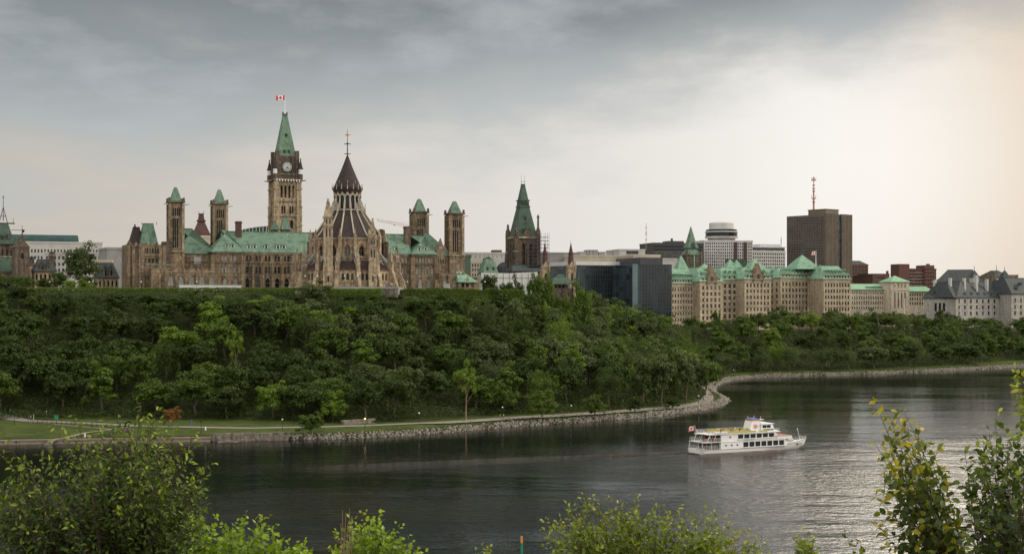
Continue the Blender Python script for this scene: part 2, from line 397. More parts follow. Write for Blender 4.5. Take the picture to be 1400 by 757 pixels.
# sheltered, calmer water towards the banks: q = (y + x*-.35 + drift)
q_ = N(nt, 'ShaderNodeMath', operation='MULTIPLY_ADD'); nt.links.new(s_.outputs[0], q_.inputs[0]); q_.inputs[1].default_value = -.52; nt.links.new(s_.outputs[1], q_.inputs[2])
q2 = add(nt, q_.outputs[0], pat, 90.0)
calm = nt.nodes.new('ShaderNodeMapRange'); calm.interpolation_type = 'SMOOTHSTEP'; nt.links.new(q2, calm.inputs[0]); calm.inputs[1].default_value = 350; calm.inputs[2].default_value = 455; calm.inputs[3].default_value = 1.0; calm.inputs[4].default_value = .22
amp = mul(nt, amp, calm.outputs[0])
hgt = add(nt, mul(nt, hsum, add(nt, amp, wk, .8)), mul(nt, w2, wk), 6.0)
bump(nt, b, hgt, 1.0, .23)
# thin foam streaks where the wake and the eddies break
fm = noise(nt, coord(nt, (.22, 1.5, 1), loc=(4, 9, 0)), .9, 5, .7)
fo = mul(nt, ramp(nt, fm, [(.60, 0.0), (.70, 1.0)]), wk)
c = mixc(nt, N_mul(nt, fo, .10), (.006, .008, .007), (.5, .5, .48)); nt.links.new(c, b.inputs['Base Color'])
M['water'] = m
tag(grid_mesh('river_water', steps((-6000, -600, 900), (-600, 1200, 60), (1200, 6000, 800)), steps((40, 1000, 60), (1000, 1600, 200)),
              lambda X, Y: np.zeros_like(X), m), 'dark river running past the cliff', kind='structure')

# ------------------------------------------------------------------ lawns and paths (sheets laid on the ground)
def ribbon(name, pts, width, mat, lift=.1, label=None):
    pts = np.array(pts, float); seg = np.hypot(*np.diff(pts, axis=0).T); s = np.r_[0, np.cumsum(seg)]
    q = np.arange(0, s[-1], 2.0); X = np.interp(q, s, pts[:, 0]); Y = np.interp(q, s, pts[:, 1])
    for _ in range(6):
        X[1:-1] = (X[:-2] + X[1:-1] * 2 + X[2:]) / 4; Y[1:-1] = (Y[:-2] + Y[1:-1] * 2 + Y[2:]) / 4
    tx = np.gradient(X); ty = np.gradient(Y); L = np.hypot(tx, ty); nx, ny = -ty / L, tx / L
    b = MB(); K = 4; rows = []
    for k in range(K + 1):
        o = (k / K - .5) * width; rows.append((X + nx * o, Y + ny * o))
    Z = [np.maximum.reduce([terr(r[0] + dx, r[1] + dy) for dx in (-2, 0, 2) for dy in (-2, 0, 2)]) for r in rows]
    n = len(X)
    for k in range(K + 1):
        for i in range(n): b.v.append((rows[k][0][i], rows[k][1][i], Z[k][i] + lift))
    for k in range(K):
        for i in range(n - 1): b.f.append((k * n + i, k * n + i + 1, (k + 1) * n + i + 1, (k + 1) * n + i)); b.m.append(0)
    o = b.build(name, mat, smooth=True); return tag(o, label, kind='structure')
def pth(lst, z=2.0):
    out = []
    for px, py in lst:
        Y = FPX * (CAMH - z) / (py - HY); out.append(((px - CX) / FPX * Y, Y))
    return out
PATH = pth([(-220, 569), (-60, 570), (0, 572), (30, 574), (60, 576), (100, 577.8), (150, 580.3), (200, 582.8), (340, 585.5), (450, 583.5), (540, 580), (613, 577), (700, 570.5), (760, 567.5),
            (820, 563.5), (880, 559), (930, 554), (957, 549.5), (966, 546), (969, 541), (966, 536), (962, 531), (958, 526)])
ribbon('riverside_path', PATH, 4.2, M['path'], .12, 'grey asphalt path along the foot of the cliff')
ribbon('lower_path', pth([(55, 601.3), (85, 598), (110, 594.8), (150, 590), (172, 587), (186, 583.5)], 1.5), 1.7, M['gravel'], .16, 'pale path slanting down the lawn to the quay')
ribbon('lawn_path', pth([(12, 574.5), (40, 578), (100, 583.5), (140, 587), (160, 588.6)], 1.8), 1.3, M['gravel'], .15, 'thin pale path beside the lawn')
# lawn: one grassed sheet following the strip
m, nt, b = nodes('lawn_grass')
c = mixc(nt, ramp(nt, noise(nt, coord(nt), .09, 5), [(.35, 0.0), (.65, 1.0)]), (.045, .07, .014), (.07, .095, .022))
c = mixc(nt, ramp(nt, noise(nt, coord(nt), 1.5, 4), [(.4, 0.0), (.75, .5)]), c, (.105, .10, .04))
c = mixc(nt, ramp(nt, noise(nt, coord(nt), .3, 5, .65), [(.45, 0.0), (.62, .7)]), c, (.03, .048, .012))
nt.links.new(c, b.inputs['Base Color']); b.inputs['Roughness'].default_value = 1; b.inputs['Specular IOR Level'].default_value = .1
bump(nt, b, noise(nt, coord(nt), 4, 3), .6, .2); M['lawn'] = m
def sheet(name, region, lift, mat, cell=2.0, x0=-460, x1=480, y0=396, y1=960):
    xs = np.arange(x0, x1, cell); ys = np.arange(y0, y1, cell)
    X, Y = np.meshgrid(xs, ys); d = sdist(X, Y).reshape(X.shape); px = pxof(X, Y)
    keep = region(X, Y, d, px); Z = terr(X, Y) + lift
    idx = -np.ones(X.shape, int); b = MB()
    for i in range(X.shape[0] - 1):
        ks = np.nonzero(keep[i, :-1] & keep[i, 1:] & keep[i + 1, :-1] & keep[i + 1, 1:])[0]
        for k in ks:
            q = []
            for a, c_ in ((i, k), (i, k + 1), (i + 1, k + 1), (i + 1, k)):
                if idx[a, c_] < 0: idx[a, c_] = len(b.v); b.v.append((X[a, c_], Y[a, c_], Z[a, c_]))
                q.append(idx[a, c_])
            b.f.append(tuple(q)); b.m.append(0)
    o = b.build(name, mat, smooth=True); return o
tag(sheet('lawn', lambda X, Y, d, px: (d > 4) & (d < wstrip(px) + 4) & (px < 1340) & (px > -300), .05, M['lawn']), 'mown grass strip between the cliff foot and the quay', kind='structure')
tag(sheet('lawn', lambda X, Y, d, px: (d > 4) & (d < 40) & (px > 1330), .05, M['lawn']), 'small lawn at the far bend of the river', kind='structure')

# grass tufts on the lawn and riprap along the waterline
def quads_mesh(name, P, mat, tint=None, parent=None, origin=(0, 0, 0)):
    """P: (n, k, 3) polygon corners"""
    n, k, _ = P.shape
    me = bpy.data.meshes.new(name)
    me.vertices.add(n * k); me.vertices.foreach_set('co', (P - np.array(origin)).reshape(-1).astype(np.float32))
    me.loops.add(n * k); me.loops.foreach_set('vertex_index', np.arange(n * k, dtype=np.int32))
    me.polygons.add(n); me.polygons.foreach_set('loop_start', np.arange(0, n * k, k, dtype=np.int32))
    me.update(); me.materials.append(mat)
    if tint is not None:
        a = me.attributes.new('tint', 'FLOAT', 'FACE'); a.data.foreach_set('value', tint.astype(np.float32))
    return me
def leafquads(C, Nn, size, r, aspect=.62):
    """irregular kite-shaped blades: centre, normal, size"""
    n = len(C); Nn = Nn / (np.linalg.norm(Nn, axis=1, keepdims=True) + 1e-9)
    A = np.cross(Nn, r.normal(size=(n, 3))); A /= (np.linalg.norm(A, axis=1, keepdims=True) + 1e-9); B = np.cross(Nn, A)
    s = size[:, None]; bend = (r.uniform(-.25, .25, n) * size)[:, None]
    return np.stack([C - A * s, C - A * s * .1 + B * s * aspect + Nn * bend, C + A * s, C + A * s * .15 - B * s * aspect + Nn * bend], 1)
def rocks(name, P, S, mat, r):
    base = np.array([[-1, -1, -1], [1, -1, -1], [1, 1, -1], [-1, 1, -1], [-1, -1, 1], [1, -1, 1], [1, 1, 1], [-1, 1, 1]]) * .5
    F = np.array([[0, 3, 2, 1], [4, 5, 6, 7], [0, 1, 5, 4], [1, 2, 6, 5], [2, 3, 7, 6], [3, 0, 4, 7]])
    n = len(P); V = base[None] * (S[:, None, None] * r.uniform(.6, 1.2, (n, 1, 3))) + r.normal(scale=.13, size=(n, 8, 3)) * S[:, None, None]
    a = r.uniform(0, 6.28, n); ca, sa = np.cos(a), np.sin(a); t = r.normal(scale=.35, size=n)
    x = V[..., 0] * ca[:, None] - V[..., 1] * sa[:, None]; y = V[..., 0] * sa[:, None] + V[..., 1] * ca[:, None]
    z = V[..., 2] + x * t[:, None]
    V = np.stack([x, y, z], -1) + P[:, None, :]
    me = bpy.data.meshes.new(name); me.vertices.add(n * 8); me.vertices.foreach_set('co', V.reshape(-1))
    ff = (F[None] + (np.arange(n) * 8)[:, None, None]).reshape(-1, 4)
    me.loops.add(ff.size); me.loops.foreach_set('vertex_index', ff.ravel().astype(np.int32))
    me.polygons.add(len(ff)); me.polygons.foreach_set('loop_start', np.arange(0, ff.size, 4, dtype=np.int32))
    me.update(); me.materials.append(mat); return link(bpy.data.objects.new(name, me))
def along_shore(px_lo, px_hi, n, d_lo, d_hi, r):
    seg = SH[1:] - SH[:-1]; L = np.hypot(seg[:, 0], seg[:, 1]); cum = np.r_[0, np.cumsum(L)]
    pxs = np.array([p[0] for p in SHORE_PX])
    q = r.uniform(cum[np.searchsorted(pxs[:10], px_lo)] if px_lo < 500 else 0, cum[-2], n * 3); i = np.searchsorted(cum, q) - 1; i = np.clip(i, 0, len(seg) - 1)
    t = (q - cum[i]) / L[i]; nrm = np.stack([-seg[i, 1], seg[i, 0]], 1) / L[i][:, None]
    d = r.uniform(d_lo, d_hi, n * 3); P = SH[i] + seg[i] * t[:, None] + nrm * d[:, None]
    px = pxof(P[:, 0], P[:, 1]); ok = (px > px_lo) & (px < px_hi); return P[ok][:n]
r1 = np.random.default_rng(21)
Q = along_shore(396, 1460, 15000, -.9, 3.4, r1)
dq = sdist(Q[:, 0], Q[:, 1]); ok = r1.uniform(size=len(Q)) < np.clip(1.15 - dq / 4.5, .1, 1) * (0.55 + .45 * (vnoise(Q[:, 0], Q[:, 1], .12) > -.2)); Q = Q[ok]
Z = np.maximum(terr(Q[:, 0], Q[:, 1]), -.35) + .02
rr = rocks('rocks', np.c_[Q, Z], r1.uniform(.16, .62, len(Q)) * np.where(r1.uniform(size=len(Q)) < .07, 1.6, 1), M['rock'], r1)
tag(rr, 'pale broken rocks heaped along the waterline', 'rocks', kind='stuff')

# ------------------------------------------------------------------ sky and light
SUN_EL, SUN_AZ = 26.0, 84.0        # azimuth clockwise from the view axis (+Y)
sc = bpy.context.scene
wd = bpy.data.worlds.new('World'); sc.world = wd; wd.use_nodes = True; nt = wd.node_tree
bg = nt.nodes['Background']; sky = nt.nodes.new('ShaderNodeTexSky'); sky.sky_type = 'NISHITA'; sky.sun_disc = False
sky.sun_elevation = R(SUN_EL); sky.sun_rotation = R(SUN_AZ); sky.dust_density = 4; sky.air_density = 1.2
tc = nt.nodes.new('ShaderNodeTexCoord'); sp = nt.nodes.new('ShaderNodeSeparateXYZ'); nt.links.new(tc.outputs['Generated'], sp.inputs[0])
X_, Y_, Z_ = sp.outputs
def mth(op, a, b=None, c=None, clamp=False):
    n = nt.nodes.new('ShaderNodeMath'); n.operation = op; n.use_clamp = clamp
    for i, v in enumerate((a, b, c)):
        if v is None: continue
        if isinstance(v, (int, float)): n.inputs[i].default_value = v
        else: nt.links.new(v, n.inputs[i])
    return n.outputs[0]
zc_ = mth('ADD', mth('MAXIMUM', Z_, 0.0), .09)
cv = nt.nodes.new('ShaderNodeCombineXYZ'); nt.links.new(mth('DIVIDE', X_, zc_), cv.inputs[0]); nt.links.new(mth('DIVIDE', Y_, zc_), cv.inputs[1])
c1 = noise(nt, cv.outputs[0], .62, 9, .6)
mpn = nt.nodes.new('ShaderNodeMapping'); mpn.inputs['Scale'].default_value = (1.0, .5, 1); mpn.inputs['Location'].default_value = (3.1, 1.7, 0)
nt.links.new(cv.outputs[0], mpn.inputs[0]); c2 = noise(nt, mpn.outputs[0], .3, 5, .55)
cv3 = nt.nodes.new('ShaderNodeCombineXYZ'); nt.links.new(mth('MULTIPLY', X_, 5.0), cv3.inputs[0]); nt.links.new(mth('MULTIPLY', Z_, 11.0), cv3.inputs[1]); nt.links.new(Y_, cv3.inputs[2])
c3 = noise(nt, cv3.outputs[0], 1.5, 8, .6)
c1 = mth('ADD', mth('MULTIPLY', c1, .45), mth('MULTIPLY', c3, .55))
# cloud deck: its lower edge rises towards the bright side
wob = mth('MULTIPLY', mth('SUBTRACT', mth('ADD', mth('MULTIPLY', c1, .7), mth('MULTIPLY', c2, .7)), .70), .46)
lift = mth('MULTIPLY', mth('MAXIMUM', mth('SUBTRACT', X_, .02), 0.0), .25)
e = mth('ADD', mth('SUBTRACT', Z_, lift), wob)
deck = nt.nodes.new('ShaderNodeMapRange'); deck.interpolation_type = 'SMOOTHSTEP'; nt.links.new(e, deck.inputs[0])
deck.inputs[1].default_value = .035; deck.inputs[2].default_value = .175
azr = nt.nodes.new('ShaderNodeMapRange'); azr.interpolation_type = 'SMOOTHSTEP'; nt.links.new(X_, azr.inputs[0]); azr.inputs[1].default_value = -.36; azr.inputs[2].default_value = .14
low = mixc(nt, azr.outputs[0], (.60, .555, .49), (.84, .81, .765))
wr = nt.nodes.new('ShaderNodeMapRange'); wr.interpolation_type = 'SMOOTHSTEP'; nt.links.new(X_, wr.inputs[0]); wr.inputs[1].default_value = .20; wr.inputs[2].default_value = .37
low = mixc(nt, wr.outputs[0], low, (.75, .595, .435))
ddk = nt.nodes.new('ShaderNodeMapRange'); nt.links.new(Z_, ddk.inputs[0]); ddk.inputs[1].default_value = .10; ddk.inputs[2].default_value = .22
dark = mixc(nt, ddk.outputs[0], (.42, .465, .48), (.205, .228, .242))
dark = mixc(nt, ramp(nt, c1, [(.44, 0.0), (.60, 1.0)]), dark, mixc(nt, .6, dark, (.56, .585, .60)))
dk2 = nt.nodes.new('ShaderNodeMapRange'); dk2.interpolation_type = 'SMOOTHSTEP'; nt.links.new(Z_, dk2.inputs[0]); dk2.inputs[1].default_value = .19; dk2.inputs[2].default_value = .32
dark = mixc(nt, dk2.outputs[0], dark, (.085, .095, .105))
cl = mixc(nt, deck.outputs[0], low, dark)
# glow of the hidden sun
gd = Vector((.268, 1, .095)).normalized()
dp = mth('ADD', mth('ADD', mth('MULTIPLY', X_, gd.x), mth('MULTIPLY', Y_, gd.y)), mth('MULTIPLY', Z_, gd.z))
gl = mth('POWER', mth('MAXIMUM', dp, 0.0), 150.0)
glm = mth('MULTIPLY', gl, mth('SUBTRACT', 1.15, deck.outputs[0]))
cl = mixc(nt, mth('MULTIPLY', glm, .52, clamp=True), cl, (1.12, 1.08, 1.03))
# added bright sky patch, unseen above the frame at right, to brighten water reflections
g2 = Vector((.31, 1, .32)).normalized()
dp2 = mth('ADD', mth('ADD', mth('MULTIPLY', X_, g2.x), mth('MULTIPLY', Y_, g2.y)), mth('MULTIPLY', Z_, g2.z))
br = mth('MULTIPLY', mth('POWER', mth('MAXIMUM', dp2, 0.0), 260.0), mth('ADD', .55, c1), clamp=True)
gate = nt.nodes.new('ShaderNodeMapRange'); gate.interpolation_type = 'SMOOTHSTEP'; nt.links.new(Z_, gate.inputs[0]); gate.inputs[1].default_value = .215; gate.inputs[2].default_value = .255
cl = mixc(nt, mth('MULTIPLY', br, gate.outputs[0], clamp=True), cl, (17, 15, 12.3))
# high overcast above and behind the viewer
hi = nt.nodes.new('ShaderNodeMapRange'); hi.interpolation_type = 'SMOOTHSTEP'; nt.links.new(Z_, hi.inputs[0]); hi.inputs[1].default_value = .45; hi.inputs[2].default_value = .95
ov = mixc(nt, ramp(nt, c2, [(.35, 0.0), (.65, 1.0)]), (1.25, 1.2, 1.12), (1.85, 1.78, 1.66))
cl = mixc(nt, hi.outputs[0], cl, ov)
bk = nt.nodes.new('ShaderNodeMapRange'); nt.links.new(Y_, bk.inputs[0]); bk.inputs[1].default_value = .35; bk.inputs[2].default_value = -.25
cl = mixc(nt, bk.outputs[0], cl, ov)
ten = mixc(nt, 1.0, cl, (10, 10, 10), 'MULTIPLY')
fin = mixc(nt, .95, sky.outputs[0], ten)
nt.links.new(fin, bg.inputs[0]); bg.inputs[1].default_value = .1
sd = bpy.data.lights.new('sun', 'SUN'); sd.energy = 2.0; sd.angle = R(12); sd.color = (1, .90, .76)
so = link(bpy.data.objects.new('sun', sd))
az = R(SUN_AZ); d = Vector((math.sin(az) * math.cos(R(SUN_EL)), math.cos(az) * math.cos(R(SUN_EL)), math.sin(R(SUN_EL))))
so.rotation_euler = (-d).to_track_quat('-Z', 'Y').to_euler(); so.location = d * 300 + Vector((0, 0, 100))
cd = bpy.data.cameras.new('camera'); co = link(bpy.data.objects.new('camera', cd)); sc.camera = co
co.location = (0, 0, CAMH); co.rotation_euler = (R(90), 0, 0)
cd.sensor_width = 36; cd.lens = 36 * FPX / 1400; cd.shift_y = (HY - 378.5) / 1400; cd.clip_end = 20000; cd.clip_start = .2
sc.view_settings.view_transform = 'Standard'; sc.view_settings.look = 'None'; sc.view_settings.gamma = 1; sc.view_settings.exposure = 0
sc.view_settings.use_curve_mapping = False
sc.cycles.max_bounces = 6; sc.cycles.diffuse_bounces = 3; sc.cycles.glossy_bounces = 3; sc.cycles.transmission_bounces = 3; sc.cycles.transparent_max_bounces = 6
sc.cycles.use_denoising = True
# ------------------------------------------------------------------ building helpers
WCACHE = {}
def window_mesh(w, h, arch, gm, fm, bars):
    key = (round(w, 1), round(h, 1), arch, gm.name, fm.name, bars)
    if key in WCACHE: return WCACHE[key]
    b = MB(); t = .12
    b.box(W, -w / 2 - .02, w / 2 + .02, 0, .06, 0, h, 0)
    for k in range(1, bars[0]): x = -w / 2 + w * k / bars[0]; b.box(W, x - t / 2, x + t / 2, -.10, 0, 0, h, 1)
    for k in range(1, bars[1]): z = h * k / bars[1]; b.box(W, -w / 2, w / 2, -.085, -.002, z - t / 2, z + t / 2, 1)
    b.box(W, -w / 2 - .12, w / 2 + .12, -.48, 0, -.22, 0, 1)                     # sill
    me = bpy.data.meshes.new('window')
    me.from_pydata(b.v, [], b.f); me.materials.append(gm); me.materials.append(fm); me.polygons.foreach_set('material_index', b.m); me.update()
    WCACHE[key] = me; return me
class Bld:
    """collects the walls and the windows of one building"""
    def __init__(s, name, loc, label, cat, group=None, limit=100):
        s.r = root(name, loc, label, cat, group); s.ws = []; s.limit = limit
    def wall(s, b, F, u0, u1, z0, z1, ops=(), m=0, depth=.4, v=0.0, gm=None, fm=None, bars=(1, 1)):
        """front skin with real openings; windows stand at the back of them. ops: (ua, ub, za, zb, arch)"""
        rows = {}
        for o in ops: rows.setdefault((round(o[2], 2), round(o[3], 2)), []).append(o)
        zc = z0
        Q = lambda a, c, d, e: b.poly([F.pt(a, v, d), F.pt(c, v, d), F.pt(c, v, e), F.pt(a, v, e)], m)
        for (za, zb), row in sorted(rows.items()):
            if za > zc + 1e-3: Q(u0, u1, zc, za)
            row.sort(); uc = u0
            for (ua, ub, _, _, arch) in row:
                Q(uc, ua, za, zb); uc = ub
                ring = [(ua, za), (ub, za), (ub, zb), (ua, zb)]
                if arch:
                    hh = min((ub - ua) * .9, (zb - za) * .5); um = (ua + ub) / 2; q = (ub - ua) * .16
                    ring = [(ua, za), (ub, za), (ub, zb - hh), (ub - q, zb - hh * .42), (um, zb), (ua + q, zb - hh * .42), (ua, zb - hh)]
                    b.poly([F.pt(ub, v, zb - hh), F.pt(ub, v, zb), F.pt(um, v, zb), F.pt(ub - q, v, zb - hh * .42)], m)
                    b.poly([F.pt(ua, v, zb - hh), F.pt(ua + q, v, zb - hh * .42), F.pt(um, v, zb), F.pt(ua, v, zb)], m)
                for i in range(len(ring)):
                    p, q_ = ring[i], ring[(i + 1) % len(ring)]
                    b.poly([F.pt(p[0], v, p[1]), F.pt(q_[0], v, q_[1]), F.pt(q_[0], v + depth, q_[1]), F.pt(p[0], v + depth, p[1])], m)
                s.ws.append((F, (ua + ub) / 2, v + depth * .9, za, ub - ua, zb - za, arch, gm or M['glass'], fm or M['trim'], bars))
            Q(uc, u1, za, zb); zc = zb
        if z1 > zc + 1e-3: Q(u0, u1, zc, z1)
    def block(s, b, F, u0, u1, v0, v1, z0, z1, front=(), left=(), right=(), m=0, **k):
        s.wall(b, F, u0, u1, z0, z1, front, m, v=v0, **k)
        FL = F.left(u0, v1); s.wall(b, FL, 0, v1 - v0, z0, z1, left, m, **k)
        FR = F.right(u1, v0); s.wall(b, FR, 0, v1 - v0, z0, z1, right, m, **k)
        b.poly([F.pt(u1, v1, z0), F.pt(u0, v1, z0), F.pt(u0, v1, z1), F.pt(u1, v1, z1)], m)
        b.poly([F.pt(u0, v0, z1), F.pt(u1, v0, z1), F.pt(u1, v1, z1), F.pt(u0, v1, z1)], m)
    def done(s):
        s.ws.sort(key=lambda q: -q[4] * q[5]); extra = MB(); mats = []
        for i, (F, u, v, z, w, h, arch, gm, fm, bars) in enumerate(s.ws):
            p = F.pt(u, v, z); L = wloc(s.r)
            if i < s.limit:
                o = bpy.data.objects.new('window', window_mesh(w, h, arch, gm, fm, bars)); link(o, s.r)
                o.location = (p[0] - L.x, p[1] - L.y, p[2] - L.z); o.rotation_euler = (0, 0, F.ang())
            else:
                if gm not in mats: mats.append(gm)
                G = F.moved(u, v)
                extra.box(G, -w / 2 - .02, w / 2 + .02, 0, .06, z, z + h, mats.index(gm))
        if extra.v:
            o = extra.build('window_panes', mats, s.r); o['kind'] = 'stuff'
        return s.r
def ops(F, us, w, rows):
    """windows centred on us; rows: (z0, z1, arch)"""
    return [(u - w / 2, u + w / 2, a, c_, ar) for (a, c_, ar) in rows for u in us]
def spread(u0, u1, n, mg=.5):
    s = (u1 - u0) / (n - 1 + 2 * mg); return [u0 + s * (mg + i) for i in range(n)]
def roof(F, u0, u1, v0, v1, z0, z1, iu, iv, mat, parent, name='roof', over=.5, iu1=None):
    b = MB(); iu1 = iu if iu1 is None else iu1
    b.fr(F, (u0 - over, u1 + over, v0 - over, v1 + over, z0), (u0 + iu, u1 - iu1, v0 + iv, v1 - iv, z1))
    b.box(F, u0 - over - .15, u1 + over + .15, v0 - over - .15, v1 + over + .15, z0 - .35, z0 - .003)
    b.box(F, u0 + iu - .1, u1 - iu1 + .1, (v0 + v1) / 2 - max((v1 - v0) / 2 - iv, .12) - .1, (v0 + v1) / 2 + max((v1 - v0) / 2 - iv, .12) + .1, z1 + .003, z1 + .3)
    return b.build(name, mat, parent)
def dormer(F, u, v, z, w, h, d, mats, parent, name='dormer'):
    b = MB(); b.box(F, u - w / 2, u + w / 2, v, v + d, z, z + h * .6, 0)
    b.prism(F, [(u - w * .62, z + h * .6), (u + w * .62, z + h * .6), (u, z + h)], v - .15, v + d, 1)
    b.box(F, u - w * .3, u + w * .3, v - .06, v + .02, z + h * .1, z + h * .55, 2)
    return b.build(name, mats, parent)
def pinnacle(b, F, u, v, z0, z1, w, m=0, m2=None, gargoyle=0):
    m2 = m if m2 is None else m2; h = z1 - z0
    b.box(F, u - w / 2, u + w / 2, v - w / 2, v + w / 2, z0, z0 + h * .5, m)
    b.box(F, u - w * .62, u + w * .62, v - w * .62, v + w * .62, z0 + h * .5, z0 + h * .54, m)
    b.fr(F, (u - w / 2, u + w / 2, v - w / 2, v + w / 2, z0 + h * .54), (u - .06, u + .06, v - .06, v + .06, z1), m2)
    b.box(F, u - w * .22, u + w * .22, v - w * .22, v + w * .22, z1 - h * .12, z1 - h * .07, m2)
def course(b, F, u0, u1, v0, z, h=.35, proud=.25, m=0):
    b.box(F, u0 - proud, u1 + proud, v0 - proud, v0 + .05, z, z + h, m)
def crenel(b, F, u0, u1, v, z, w=1.0, h=.7, m=0):
    n = max(1, int((u1 - u0) / (2 * w)))
    for u in spread(u0, u1, n): b.box(F, u - w / 2, u + w / 2, v, v + .5, z, z + h, m)

GZ = 42.8
# ------------------------------------------------------------------ the long parliament block
F = Fr(290, 628, 655, 674)
B = Bld('parliament_building', F.pt(40, 8, GZ), 'long brown gothic stone block with green copper roofs and four square side towers', 'parliament')
P = B.r; U = F.u
st = [M['sand'], M['trim'], M['sand_dark']]
ze = 61.4
def rows3(): return [(45.6, 49.6, 1), (52.0, 55.0, 1), (57.4, 59.6, 0)]
# main range, north wall
b = MB()
uL, uA, uB, uR = U(290), U(331), U(562), U(594)
usL = [u for c_ in (305.5, 317.5) for u in (U(c_) - .75, U(c_) + .75)]
B.block(b, F, uL, uA, -2, 18, GZ, ze, front=[o for o in ops(F, usL, 1.0, rows3()[1:])] + ops(F, [U(307), U(321)], 1.9, [(45.4, 50, 1)]),
        gm=M['glass_pale'], bars=(1, 2))
us2 = [u for c_ in (340, 353, 366, 379, 392) for u in (U(c_) - .75, U(c_) + .75)]
B.block(b, F, uA, U(470), 0, 18, GZ, ze, front=ops(F, us2, 1.0, rows3()[1:]) + ops(F, [U(c_) for c_ in (338, 352, 366, 379, 392)], 1.9, [(45.4, 50, 1)]), bars=(1, 2))
us3 = [u for c_ in (541, 553) for u in (U(c_) - .75, U(c_) + .75)]
B.block(b, F, U(470) + .01, uB, 0, 18, GZ, ze, front=ops(F, us3, 1.0, rows3()[1:]) + ops(F, [U(541), U(553)], 1.9, [(45.4, 50, 1)]), gm=M['glass_pale'], bars=(1, 2))
us4 = [u for c_ in (573, 585) for u in (U(c_) - 1.5, U(c_), U(c_) + 1.5)]
B.block(b, F, uB, uR, -2, 18, GZ, ze, front=ops(F, us4, .95, rows3()[1:]) + ops(F, [U(573), U(585)], 1.9, [(45.4, 50, 1)]), gm=M['glass_pale'], bars=(1, 2))
for (a, c_, v) in ((uL, uA, -2), (uA, U(470), 0), (U(470) + .01, uB, 0), (uB, uR, -2)):
    course(b, F, a, c_, v, 56.1, .4, .2, 2); course(b, F, a, c_, v, 50.9, .3, .15, 1); course(b, F, a, c_, v, ze - .9, .45, .3, 1)
for c_ in (290, 331, 562, 594): b.box(F, U(c_) - .9, U(c_) + .9, -3, -1.5, GZ, 59.8, 0)
for c_ in (346, 359.5, 372.5, 385.5, 398, 547): b.box(F, U(c_) - .45, U(c_) + .45, -.8, .1, GZ, 56, 0)
# plain range between the two left-hand towers, and beyond the right pavilion
B.block(b, F, U(207, 6), uL - .01, 8, 26, GZ, 60.8, front=[]); course(b, F, U(252, 8), uL - 1, 8, 59.2, .5, .3, 1); course(b, F, U(252, 8), uL - 1, 8, 56.6, .4, .2, 2)
B.block(b, F, uR + .01, U(636, 4), 4, 24, GZ, 61, front=ops(F, [U(600, 4), U(603, 4), U(606, 4)], 1.0, [(54, 57.2, 1)])); course(b, F, uR, U(636, 4), 4, 58.8, .4, .2, 2)
b.build('wall', st, P)
b = MB()   # pale window hoarding on the plain range
b.box(F, U(265, 8), U(274.5, 8), 7.8, 8, F.z(360.5, U(270), 8), F.z(350.5, U(270), 8)); b.build('boarded_window', M['concrete'], P)
# roofs
roof(F, uL, uA, -2, 18, ze, F.z(315, U(312), 8), 8, 9.7, M['copper'], P, over=.7)
roof(F, uA - 8, U(480), .2, 17.8, ze + .01, F.z(317.5, U(370), 9), .2, 8.6, M['copper'], P, over=.5)
roof(F, U(470), uB, .2, 17.8, ze, F.z(320.5, U(540), 9), .3, 8.6, M['copper'], P, over=.5)
roof(F, uB, uR, -2, 18, ze, F.z(323, U(578), 8), 9.3, 9.7, M['copper'], P, over=.7)
roof(F, U(252, 8) - 3, uL + 4, 8, 26, 60.8, F.z(313, U(268), 16), 8, 8.8, M['copper'], P, over=.5, iu1=17)
roof(F, uR - 6, U(619, 4), 4, 26, 61, F.z(318, U(604), 12), 5, 8, M['copper'], P, over=.5, iu1=10)
for c_ in (310, 318, 341, 349, 365, 381, 389, 543, 573, 581.5):
    z = 63; v = 1.5 if 331 < c_ < 562 else -.4
    dormer(F, U(c_), v, z, 1.6, 2.4, 2.6, [M['white'], M['copper'], M['glass']], P)
# tall chimneys
for c_, zt, zb, v in ((326, 302.5, 324, 7), (556.5, 309.5, 332, 5)):
    b = MB(); u = U(c_, v); w = 1.3 if c_ < 400 else 1.5
    b.box(F, u - w, u + w, v - .9, v + .9, F.z(zb, u, v) - 3, F.z(zt, u, v) - .8); b.box(F, u - w - .25, u + w + .25, v - 1.15, v + 1.15, F.z(zt, u, v) - .8, F.z(zt, u, v) - .3)
    b.box(F, u - w, u + w, v - .9, v + .9, F.z(zt, u, v) - .3, F.z(zt, u, v)); b.build('chimney', M['rust_roof'] if c_ < 400 else M['sand_dark'], P)
# low front storey with pointed windows, left and right
b = MB(); zt = F.z(368, U(250), -6)
uc = [U(c_, -6) for c_ in (233.5, 247.5, 262, 276, 290)]
uu = U(207, -6)
B.block(b, F, uu, U(298, -6), -6, 8, GZ, zt, front=ops(F, uc, 2.3, [(46.2, 50.6, 1)]), gm=M['glass_pale'], bars=(2, 2))
course(b, F, uu, U(298, -6), -6, zt - 1.3, .3, .2, 1); crenel(b, F, uu, U(298, -6), -6, zt, .9, .5)
for c_ in (218, 226, 240.5, 254.5, 269, 283): b.box(F, U(c_, -6) - .5, U(c_, -6) + .5, -7, -6, GZ, zt - 2, 0)
b.build('low_range', st, P); b = MB()
zt = F.z(374, U(615), -6)
B.block(b, F, uR + .02, U(636, -6), -6, 4, GZ, zt, front=ops(F, [U(598, -6), U(609, -6), U(622, -6)], 2.1, [(46, 49.6, 1)]), gm=M['glass_pale'], bars=(2, 2))
course(b, F, uR, U(636, -6), -6, zt - 1.2, .3, .2, 1); crenel(b, F, uR + 1, U(636, -6), -6, zt, .9, .5)
b.build('low_range', st, P)
